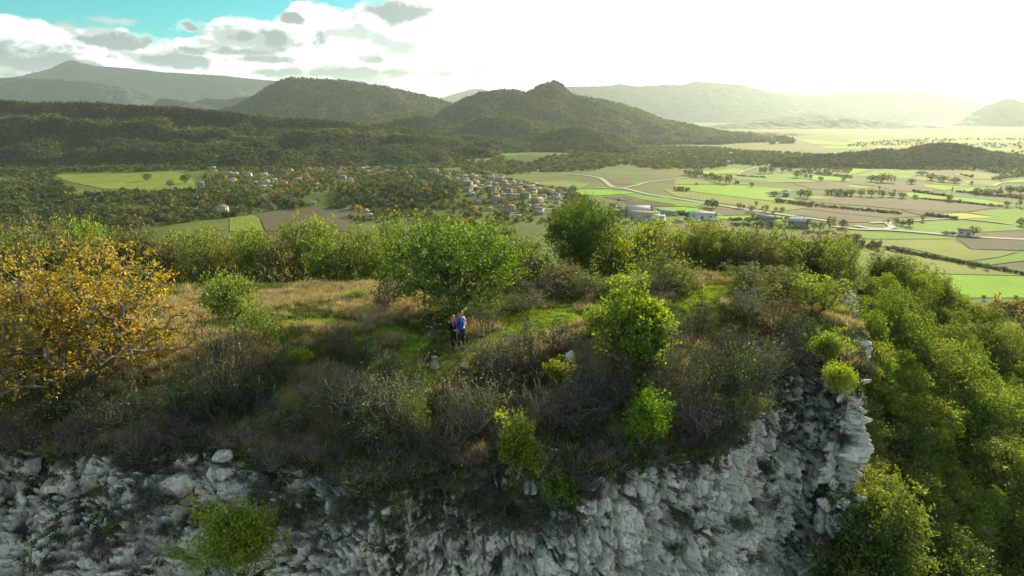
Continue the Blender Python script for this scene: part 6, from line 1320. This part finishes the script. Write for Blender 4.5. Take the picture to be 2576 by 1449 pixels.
shed('M', 1130, 445, 150, 14, 4.5, W_WHITE, R_WHITE, 'low white-roofed annexe between the factory sheds', 0.06, -0.2)
shed('M', 730, 405, 150, 16, 4.5, W_CREAM, R_PALE, 'low cream shed at the left end of the works', 0.08, -0.2)
shed('M', 1870, 470, 360, 22, 5.0, W_WHITE, R_WHITE, 'wide white-roofed depot beside the tree belt', 0.06, 0.05)
shed('C', 2105, 335, 84, 9, 4.5, W_WHITE, R_TILE, 'white barn beside the brown tree on the main road', 0.2, 0.1, 'barn')
shed('C', 885, 265, 120, 14, 5.0, R_GREY, R_WHITE, 'dark farm shed with a white roof among the roadside trees', 0.2, -0.3, 'barn')
shed('C', 672, 240, 90, 12, 5.0, R_GREY, R_GREY, 'dark grey barn below the main road', 0.15, 0.1, 'barn')
shed('G', 1605, 856, 80, 12, 4.0, W_CREAM, R_WHITE, 'small white-roofed farm building by the dark hedge', 0.1, 0.0, 'barn')
shed('G', 805, 262, 46, 14, 5.0, W_WHITE, R_WHITE, 'tiny gleaming white roof in the far wood', 0.2, 0.0, 'barn')
shed('G', 770, 388, 40, 10, 4.0, W_WHITE, R_WHITE, 'tiny white house in the dark wood at the foot of the hill', 0.3, 0.0, 'barn')
shed('G', 900, 672, 60, 10, 4.0, W_CREAM, R_WHITE, 'small farm with a bright roof beside the poplar grove', 0.2, 0.0, 'barn')
shed('H', 20, 222, 36, 12, 5.0, W_WHITE, R_WHITE, 'tiny white house at the end of the brownish wooded hill', 0.2, 0.0, 'barn')
# ruined castle on the far hill
p = hit_y(376, 270, 4750); o = thing('castle_ruin', 'tiny dark ruined castle on the hazy far hill', 'castle', (p[0], p[1], p[2]-14))
v, f = joinq([box((-30, 0, -20), (30, 25, 14)), box((-38, 5, -20), (-28, 20, 20)), box((22, 2, -20), (36, 22, 17))]); ob('wall', np_mesh('wall', v, f, [W_CREAM]), o)
v, f = box((4, 6, 13.5), (14, 18, 24)); ob('tower', np_mesh('tower', v, f, [W_CREAM]), o)

# --- single trees, copses and hedges on the plain: (map, x, base y, width, height, kind, label)
TN = {'g': 'round green tree', 'a': 'yellowish autumn tree', 'd': 'dark evergreen tree', 'c': 'slim dark cypress', 'p': 'tall yellowing poplar', 'o': 'golden autumn tree', 'b': 'brown autumn tree', 'u': 'umbrella-shaped pine', 's': 'low bush'}
def vtree(mp, x, y, wz, hz_, kd, label, group, seed):
    p = vhit(mp, x, y); d = proj(p)[2]; k = ZM[mp][1]*d/FP; pr = FT[kd][seed % len(FT[kd])]
    return put_tree('tree' if kd != 's' else 'bush', label, 'tree' if kd != 's' else 'bush', pr, (p[0], p[1], p[2]-0.1), seed*1.37, (wz*k/1.75/pr['R'], wz*k/1.75/pr['R'], 1.12*hz_*k/pr['H']), group)
ONE = [
 ('A',1065,1312,72,58,'g','lone round tree casting a shadow on the left field'), ('A',1235,1358,64,52,'b','lone brown tree at the lower edge of the left field'), ('A',1345,1330,90,66,'g','dark green tree at the right end of the left field'), ('A',440,1362,90,66,'g','dark round tree at the left corner of the left field'),
 ('N',1655,690,60,115,'o','tall golden tree left of the eastern house cluster'), ('N',1985,680,80,100,'o','round golden tree beside the cream house'), ('N',2075,760,60,95,'o','slim golden tree below the eastern cluster'), ('N',2400,760,90,80,'a','yellow tree at the right of the upper gardens'), ('N',1015,712,70,60,'a','small yellow tree in the upper house group'), ('N',1480,1060,250,180,'a','large round yellow-green tree in the hollow'), ('N',1820,1090,160,150,'u','wide umbrella pine in the hollow'), ('N',1290,1110,80,60,'a','yellow bushy tree by the terrace'), ('N',260,1230,120,200,'b','tall pale tree beside the large white house'), ('N',930,1260,150,140,'g','round tree at the edge of the strip field'), ('N',1040,1285,90,80,'b','brown tree at the tip of the brown field'), ('N',370,1230,110,60,'b','brown bush-like tree by the large white house'), ('N',2170,1070,110,80,'a','yellow tree beside the terrace house'),
 ('Q',2025,470,30,62,'o','left of three small golden poplars under the long slope'), ('Q',2050,474,30,56,'o','middle of three small golden poplars under the long slope'), ('Q',2080,472,30,58,'o','right of three small golden poplars under the long slope'), ('Q',525,1285,70,175,'o','left golden poplar behind the crest oaks'), ('Q',565,1288,70,180,'o','middle golden poplar behind the crest oaks'), ('Q',600,1280,60,165,'o','right golden poplar behind the crest oaks'), ('Q',480,1190,90,120,'d','dark pine behind the golden poplars'), ('Q',700,1160,70,60,'b','small brown tree above the golden poplars'), ('Q',795,1220,100,80,'b','round brown tree right of the golden poplars'), ('Q',872,1245,66,72,'a','small yellow tree right of the round brown tree'), ('Q',1000,1250,130,90,'u','umbrella pine right of the golden poplars'), ('Q',885,1340,110,110,'g','pale green round tree below the umbrella pine'), ('Q',1040,1370,130,110,'d','dark spreading tree by the crest oaks'), ('Q',1513,610,22,70,'c','dark cypress behind the wooded knoll'), ('Q',1123,600,18,60,'c','dark cypress behind the knoll top'), ('Q',130,760,90,80,'a','yellow tree left of the pink house'), ('Q',235,770,100,80,'a','pale yellow tree below the pink house'), ('Q',2375,830,80,90,'d','dark fir in front of the white house'),
 ('E',1780,808,130,110,'d','big round dark tree at the corner of the bright field'), ('E',1078,770,60,80,'d','dark conifer by the long white hall'), ('E',1258,785,14,60,'c','slim cypress before the long pale hall'), ('E',1173,785,14,50,'c','slim cypress left of the long pale hall'), ('E',1030,880,26,80,'c','first of the tall cypresses in the village'), ('E',1060,1010,50,140,'c','tallest cypress in the lower village'), ('E',1245,870,14,70,'c','thin cypress in the lower village'), ('E',820,870,14,60,'c','thin cypress left of the village centre'), ('E',730,920,80,70,'o','golden tree in the village gardens'), ('E',640,1000,80,70,'a','yellow tree nearest in the gardens'), ('E',880,770,90,90,'a','yellowish tree above the village centre'), ('E',1490,910,70,80,'a','yellow tree at the village edge'), ('E',950,930,80,60,'b','brown tree in the lower village'), ('E',800,1020,130,110,'b','big brown tree in the lower gardens'), ('E',500,940,60,50,'a','yellow bushy tree in the left gardens'), ('E',1065,830,80,60,'b','rusty tree in the village centre'), ('E',1240,1160,120,90,'g','dark round tree near the crest oaks'),
 ('M',1115,410,70,130,'d','dark fir behind the factory sheds'), ('M',640,215,60,60,'g','round tree in the hamlet behind the evergreen'),
 ('G',470,1010,110,110,'d','left half of the big dark roadside copse'), ('G',540,1020,120,125,'d','middle of the big dark roadside copse'), ('G',590,1025,90,105,'d','right half of the big dark roadside copse'), ('G',930,1028,90,84,'a','yellowish tree right of the roadside copse'), ('G',995,1030,44,60,'g','small tree next to the yellowish roadside tree'), ('G',1175,1000,60,80,'a','slim yellowish tree above the road'), ('G',1100,1080,86,100,'a','tall pale tree beside the road'), ('G',1325,1070,80,100,'a','pale tree by the field corner'), ('G',1415,1130,60,66,'a','small pale tree at the road'), ('G',1270,1035,50,44,'d','dark bushy tree between the pale trees'), ('G',1550,1068,90,60,'d','dark tree with a hedge by the field shed'), ('G',1460,1060,60,50,'d','dark hedge tree left of the field shed'), ('G',1115,718,70,70,'g','lone oak on the bright field edge'), ('G',310,692,40,36,'d','small dark tree on the long bright field'), ('G',740,670,80,130,'p','left poplar of the pale grove'), ('G',790,670,80,140,'p','right poplar of the pale grove'), ('G',650,660,90,110,'g','dark tree left of the pale poplar grove'), ('G',590,640,100,90,'g','round tree left of the poplar grove'), ('G',1240,520,70,90,'d','dark tree by the white farm, left'), ('G',1300,524,90,96,'g','tree by the white farm, middle'), ('G',1400,515,110,90,'g','wide tree by the white farm, right'), ('G',1560,505,100,90,'b','brown tree right of the white farm'), ('G',1660,505,80,60,'b','small brown tree right of the white farm'), ('G',1325,425,46,60,'g','tree on the lane to the far farms'), ('G',1765,580,150,110,'g','large round tree on the green field'), ('G',1890,590,60,64,'g','small round tree beside the large one on the green field'), ('G',1960,600,70,60,'g','second small tree on the green field'), ('G',2110,625,100,60,'g','wide low tree on the green field'), ('G',2440,630,70,56,'g','dark low tree at the field corner'), ('G',1440,850,150,70,'d','dark hedge clump left of the white-roofed farm'), ('G',1820,870,130,120,'d','left half of the black copse in the bright field'), ('G',1920,875,130,120,'d','right half of the black copse in the bright field'), ('G',1590,810,90,50,'b','brown bush behind the farm'), ('G',1125,1190,80,100,'d','tall dark conifer left of the grey barn'), ('G',1195,1225,64,110,'d','second dark conifer left of the grey barn'), ('G',1430,1230,110,100,'b','round brown tree behind the grey barn'), ('G',1060,1240,110,90,'g','round tree below the dark conifers'), ('G',1250,1290,130,90,'g','bushy tree in front of the grey barn'), ('G',1400,1300,120,100,'g','tree in front of the grey barn, right'), ('G',1590,1250,120,70,'a','yellowish tree left of the white-roofed shed'), ('G',1920,1290,110,100,'b','brown tree right of the white-roofed shed'), ('G',2010,1340,120,120,'g','dark tree in the roadside wood'), ('G',2100,1350,120,130,'g','second dark tree in the roadside wood'), ('G',2240,1330,170,180,'b','tallest bare brown tree in the roadside wood'), ('G',2430,1310,140,120,'d','round dark tree at the right of the roadside wood'), ('G',1900,1430,150,100,'b','pale brown tree at the bottom of the roadside wood'), ('G',2470,1400,70,80,'o','orange tree by the junction'),
 ('H',460,650,180,110,'d','dark base of the poplar belt on the plain'), ('H',330,640,160,90,'d','dark left end of the poplar belt'), ('H',490,640,60,130,'p','first yellow poplar of the belt'), ('H',560,650,60,130,'p','second yellow poplar of the belt'), ('H',610,655,50,120,'p','third yellow poplar of the belt'), ('H',655,660,40,120,'p','last poplar of the belt'), ('H',1190,620,190,90,'d','left part of the dark square wood'), ('H',1350,645,190,95,'d','middle part of the dark square wood'), ('H',1530,660,190,80,'d','right part of the dark square wood'), ('H',1050,550,160,60,'b','brown copse left of the square wood'), ('H',1775,685,50,56,'g','small round tree on the pale meadow'), ('H',1780,578,44,50,'g','small tree on the upper pale meadow'), ('H',2190,625,60,110,'p','pair of pale poplars at the far field corner'), ('H',900,670,130,70,'d','dark bushes on the far meadow'), ('H',910,640,24,50,'c','pointed fir over the dark bushes'), ('H',1210,660,60,30,'u','flat pine on the far meadow'), ('H',1490,790,28,80,'c','lone slim poplar on the bright strip'), ('H',1850,820,140,90,'d','left of the long dark conifer belt'), ('H',1990,830,160,90,'d','middle of the long dark conifer belt'), ('H',2150,840,160,90,'d','right of the long dark conifer belt'), ('H',2195,770,30,70,'c','spire over the long conifer belt'), ('H',2330,810,170,110,'d','left of the black wood at the right edge'), ('H',2480,820,170,110,'d','right of the black wood at the right edge'), ('H',955,890,90,64,'g','round tree on the field edge, first'), ('H',1450,930,100,100,'g','tall round tree on the field edge, second'), ('H',1605,945,40,54,'g','small tree on the field edge, third'), ('H',2050,995,60,44,'b','small brown tree on the field edge'), ('H',2285,1005,110,80,'g','round tree left of the tall poplar'), ('H',2475,1010,64,150,'c','tall dark poplar at the right'), ('H',2420,1005,30,70,'p','slim poplar left of the tall dark one'), ('H',435,770,26,80,'c','spire over the farm copse'), ('H',40,840,110,90,'b','left of the brown farm copse'), ('H',170,850,140,100,'b','second of the brown farm copse'), ('H',320,860,140,110,'b','third of the brown farm copse'), ('H',480,860,140,100,'g','fourth of the farm copse'), ('H',620,865,120,80,'g','fifth of the farm copse'), ('H',770,880,140,80,'g','last of the farm copse'), ('H',660,785,40,36,'b','tiny tree above the farm copse'), ('H',1060,1215,70,110,'p','lone pale poplar by the farm track'), ('H',680,1260,110,95,'g','dark tree left of the lone poplar, first'), ('H',770,1280,110,80,'d','dark tree left of the lone poplar, second'), ('H',870,1290,130,120,'d','dark tree left of the lone poplar, third'), ('H',2480,1280,140,110,'d','dark tree at the right edge of the plain'), ('H',1800,1420,180,130,'b','broad brown tree beside the white barn'), ('H',1400,1405,110,50,'d','dark hedge left of the white barn, first'), ('H',1500,1410,110,50,'d','dark hedge left of the white barn, second'), ('H',1635,1370,24,44,'c','small spire by the white barn'), ('H',565,1250,36,70,'b','tiny bare tree at the slip road'),
 ('C',1535,605,75,60,'g','round tree behind the hillside wood'), ('C',1590,612,50,30,'g','bush behind the hillside wood'), ('C',1740,690,110,80,'g','dark bushy tree at the corner of the bright field'), ('C',1860,710,70,56,'b','bare tree at the corner of the bright field'), ('C',2245,795,36,36,'g','small tree below the bright field'), ('C',2475,785,36,24,'g','bush below the bright field'), ('C',2505,870,24,36,'d','small fir below the bright field'), ('C',2310,850,70,40,'g','bush on the track below the bright field'), ('C',1475,425,30,44,'g','first bush of the hedge row by the pale field'), ('C',2260,575,44,46,'g','bush at the end of the hedge row'), ('C',2160,555,60,40,'g','round bush in the hedge row'),
]
for i, (mp, x, y, wz, hz_, kd, lb) in enumerate(ONE): vtree(mp, x, y, wz, hz_, kd, lb, 'trees standing on the plain', i)
HEDGE = [ # map, start, end, count, size, kinds, where
 ('C',(1190,390),(1480,425),12,(34,46),'gsb','in the row above the pale striped field'), ('C',(1540,430),(2130,540),26,(30,26),'sgb','in the hedge across the pale striped field'), ('C',(2130,540),(2536,615),14,(36,26),'sb','in the hedge at the right of the striped field'), ('C',(740,85),(1000,115),12,(30,26),'sb','in the hedge left of the big ploughed field'), ('C',(1000,115),(1640,175),28,(26,20),'sb','in the hedge below the big ploughed field'), ('H',(1120,1130),(1560,1185),16,(40,44),'sgb','in the hedge below the mustard field'), ('H',(1000,890),(2200,1005),30,(36,26),'sb','along the edge of the bright strip'), ('H',(930,785),(1450,860),18,(40,34),'sb','in the hedge above the bright strip'), ('H',(1560,790),(2536,890),28,(44,34),'sbg','in the hedge below the conifer belt'), ('G',(0,770),(200,780),6,(50,56),'gb','in the hedge at the left of the bright field'), ('G',(1850,500),(2536,590),16,(56,44),'gbs','in the hedge below the upper green field'), ('G',(1860,460),(2536,500),14,(70,60),'gb','in the wooded hedge below the far hill'), ('G',(900,560),(1310,585),12,(34,20),'s','in the thin hedge on the green field'), ('G',(1900,1180),(800,1200),16,(40,36),'sd','in the hedge below the bright roadside field'), ('M',(1520,400),(2060,430),16,(90,60),'d','in the dark tree belt beside the depot'), ('G',(150,540),(560,600),10,(80,80),'gb','in the tree line left of the poplar grove'), ('G',(2200,820),(2536,850),8,(90,80),'gb','in the hedge near the farm copse'), ('G',(850,1270),(1900,1330),16,(80,50),'gd','in the shady hedge along the brook'), ('H',(1630,550),(1760,575),4,(50,30),'s','in the far meadow hedge'), ('H',(2080,610),(2536,560),12,(60,44),'gb','in the hedge at the right far meadow'), ('C',(1040,340),(1330,360),10,(46,44),'gba','in the trees below the junction road'),
]
hi_ = 0; fill = []
for mp, a, b, n, (wz, hz_), kds, wh in HEDGE:
    rg = np.random.default_rng(hi_+3)
    for k in range(n):
        t = (k+rg.uniform(-0.3, 0.3))/max(n-1, 1); x, y = a[0]+(b[0]-a[0])*t, a[1]+(b[1]-a[1])*t; q = rg.uniform(0.7, 1.3)
        if k % 4 == 3: kd = kds[0] if kds[0] != 's' else (kds[1] if len(kds) > 1 else 's')
        else: kd = 's' if 's' in kds else kds[int(rg.integers(len(kds)))]
        vtree(mp, x, y+rg.normal(0, 2), wz*q, hz_*q*rg.uniform(0.8, 1.2), kd, ('tall ' if q > 1.12 else ('small ' if q < 0.85 else '')) + TN[kd] + ' ' + wh, 'hedgerow plants ' + wh, hi_); hi_ += 1
    for k in range(n*3):
        t = rg.uniform(0, 1); fill.append(vhit(mp, a[0]+(b[0]-a[0])*t, a[1]+(b[1]-a[1])*t+rg.normal(0, 2)))
fill = np.array(fill); fill[:, 2] -= 0.3
scatter('hedge_growth', fill, [LOW[2], LOW[0], LOW[5]], 88, 0.2, 0.45, kind='stuff', label='low tangled growth filling the hedgerows of the plain')

HPA = np.array(HP)
def clear_of_houses(x, y):
    """nothing stands on a house or in the garden in front of it"""
    r = np.ones(len(x), bool)
    for hx, hy, wm in HPA:
        L = math.hypot(hx, hy); ux, uy = hx/L, hy/L; al = (x-hx)*ux + (y-hy)*uy; ac = (x-hx)*uy - (y-hy)*ux
        r &= ~((np.abs(ac) < wm*0.6+3) & (al > -32) & (al < 12))
    return r
for k, (lb, pl, spc, wt) in enumerate(MASS):
    poly = np.array([vhit('P', *q)[:2] for q in pl]); rng = np.random.default_rng(50+k)
    lo, hi = poly.min(0), poly.max(0); ar = (hi-lo).prod(); n = min(int(ar/spc**2), 40000)
    x, y = rng.uniform(lo[0], hi[0], n), rng.uniform(lo[1], hi[1], n); q = inside(poly, x, y) & clear_of_fields(x, y) & clear_of_roads(x, y, 3); q &= clear_of_houses(x, y); x, y = x[q], y[q]
    if len(x) == 0: continue
    scatter('woodland', np.stack([x, y, vz(x, y)-0.4], 1), LOW, 60+k, 0.5 if spc == 8.0 and k == 3 else 0.55, 1.0 if spc == 8.0 and k == 3 else 1.25, pick=rng.choice(7, len(x), p=np.array(wt)/sum(wt)), kind='stuff', label=lb)

# low scrub and moss on the brink and on the ledges of the rock face
def clump_mesh(seed, n, r, ls, m, tw=12):
    rng = np.random.default_rng(seed); d = rng.normal(size=(n, 3)); d /= np.linalg.norm(d, axis=1)[:, None]; d[:, 2] = np.abs(d[:, 2])
    pos = d*(rng.random(n)**0.5*r)[:, None]*np.array([1, 1, 0.8]); V, F = leaf_quads(pos, ls, rng)
    return np_mesh('clump', V, F, [m])
def twig_clump(seed, n, r, m):
    rng = np.random.default_rng(seed); segs = []
    for i in range(n):
        a = rng.uniform(0, 6.28); q = np.array([0, 0, 0.0]) + rng.normal(0, r*0.2, 3)*np.array([1, 1, 0]); d = np.array([math.cos(a)*rng.uniform(0.2, 1), math.sin(a)*rng.uniform(0.2, 1), rng.uniform(0.5, 1)])
        for j in range(3):
            d = d/np.linalg.norm(d) + rng.normal(0, 0.25, 3); q2 = q + d*r*0.36; segs.append((*q, *q2, 0.009-0.002*j, 0.007-0.002*j)); q = q2
    V, F = tubes(segs, 3); return np_mesh('twigs', V, F, [m])
CLP = [clump_mesh(700, 80, 0.24, 0.075, L_BOX), clump_mesh(701, 80, 0.22, 0.075, L_BOX), clump_mesh(702, 70, 0.24, 0.07, L_OLIVE), clump_mesh(703, 70, 0.22, 0.07, L_BROWN), twig_clump(704, 30, 0.34, M_TWIG), twig_clump(705, 30, 0.34, M_TWIGD)] + TR[:1] + TE[:2]
rng = np.random.default_rng(12)
du = np.gradient(Vc, axis=0); dv = np.gradient(Vc, axis=1); nn = np.cross(du, dv); nn /= np.linalg.norm(nn, axis=-1)[..., None]+1e-9
upn = np.abs(nn[..., 2]); veg = fbm(Vc*0.55, 3, 203)
pr_ = np.clip((upn-0.45)*1.6, 0, 1)*np.clip((veg-0.42)*5, 0, 1)*0.08 + np.clip((veg-0.56)*6, 0, 1)*0.05 + np.exp(-Dp/0.7)*0.09*np.clip((veg-0.30)*4, 0, 1)
sel = rng.random(pr_.shape) < pr_; cp_ = Vc[sel]; XX, YY, DDp = proj(cp_.T); q = (XX > -40) & (XX < 2300) & (YY < 1500); cp_ = cp_[q]
if len(cp_) > 7000: cp_ = cp_[rng.permutation(len(cp_))[:7000]]
scatter('ledge_scrub', cp_, CLP, 31, 0.5, 1.25, pick=rng.choice(len(CLP), len(cp_), p=[.2, .15, .12, .12, .1, .12, .06, .08, .05]), kind='stuff', label='low scrub and dry tufts growing on the ledges of the rock face', tilt=0.3)
n = 5200; bx = rng.uniform(-28, 18, n*4); by = rng.uniform(19, 34, n*4); dd, _ = rim_dist(bx, by); ok = (dd > -0.3) & (dd < 5.0) & (rng.random(len(bx)) < np.where(dd < 2.4, 1.0, 0.35)) & (near(LAWN, bx, by) < 0.1)
bx, by = bx[ok][:n], by[ok][:n]
scatter('brink_scrub', np.stack([bx, by, gz(bx, by)-0.04], 1), CLP, 33, 0.6, 1.5, pick=rng.choice(len(CLP), len(bx), p=[.18, .15, .14, .08, .10, .10, .08, .1, .07]), kind='stuff', label='low dry scrub covering the brink of the cliff', tilt=0.2)

i_ = rng.integers(0, 1240, 2600); dd_ = rng.uniform(-0.7, 0.35, 2600); q2 = np.stack([rim[i_, 0]+nout[i_, 0]*dd_, rim[i_, 1]+nout[i_, 1]*dd_], 1)
scatter('edge_scrub', np.column_stack([q2, gz(q2[:, 0], q2[:, 1])-0.08-0.5*np.maximum(dd_, 0)]), CLP, 35, 0.6, 1.5, pick=rng.choice(len(CLP), 2600, p=[.14, .1, .12, .12, .14, .14, .1, .08, .06]), kind='stuff', label='ragged fringe of scrub hanging over the edge of the cliff', tilt=0.3)
# ------------------------------------------------------------------ the air between
def haze_box():
    me = bpy.data.meshes.new('haze'); bm = bmesh.new(); bmesh.ops.create_cube(bm, size=1.0); bm.to_mesh(me); bm.free()
    o = ob('haze', me, None, kind='stuff', label='pale sunlit haze filling the air over the valley')
    lo, hi = np.array([-42000.0, -300.0, -125.0]), np.array([42000.0, 42000.0, 900.0])
    o.location = tuple((lo+hi)/2); o.scale = tuple(hi-lo)
    m = bpy.data.materials.new('haze_air'); m.use_nodes = True; t = NT(m.node_tree)
    v1 = t.n('ShaderNodeVolumePrincipled', {'Color': (0.42, 0.76, 1.0, 1), 'Density': 2.5e-5, 'Anisotropy': 0.0})      # fine blue air
    v2 = t.n('ShaderNodeVolumePrincipled', {'Color': (1.0, 0.88, 0.60, 1), 'Density': 1.9e-5, 'Anisotropy': 0.70})     # coarser sunlit dust
    v = t.n('ShaderNodeAddShader', {0: v1.outputs[0], 1: v2.outputs[0]})
    out = t.n('ShaderNodeOutputMaterial'); t.link(v.outputs[0], out.inputs['Volume'])
    me.materials.append(m)
haze_box()
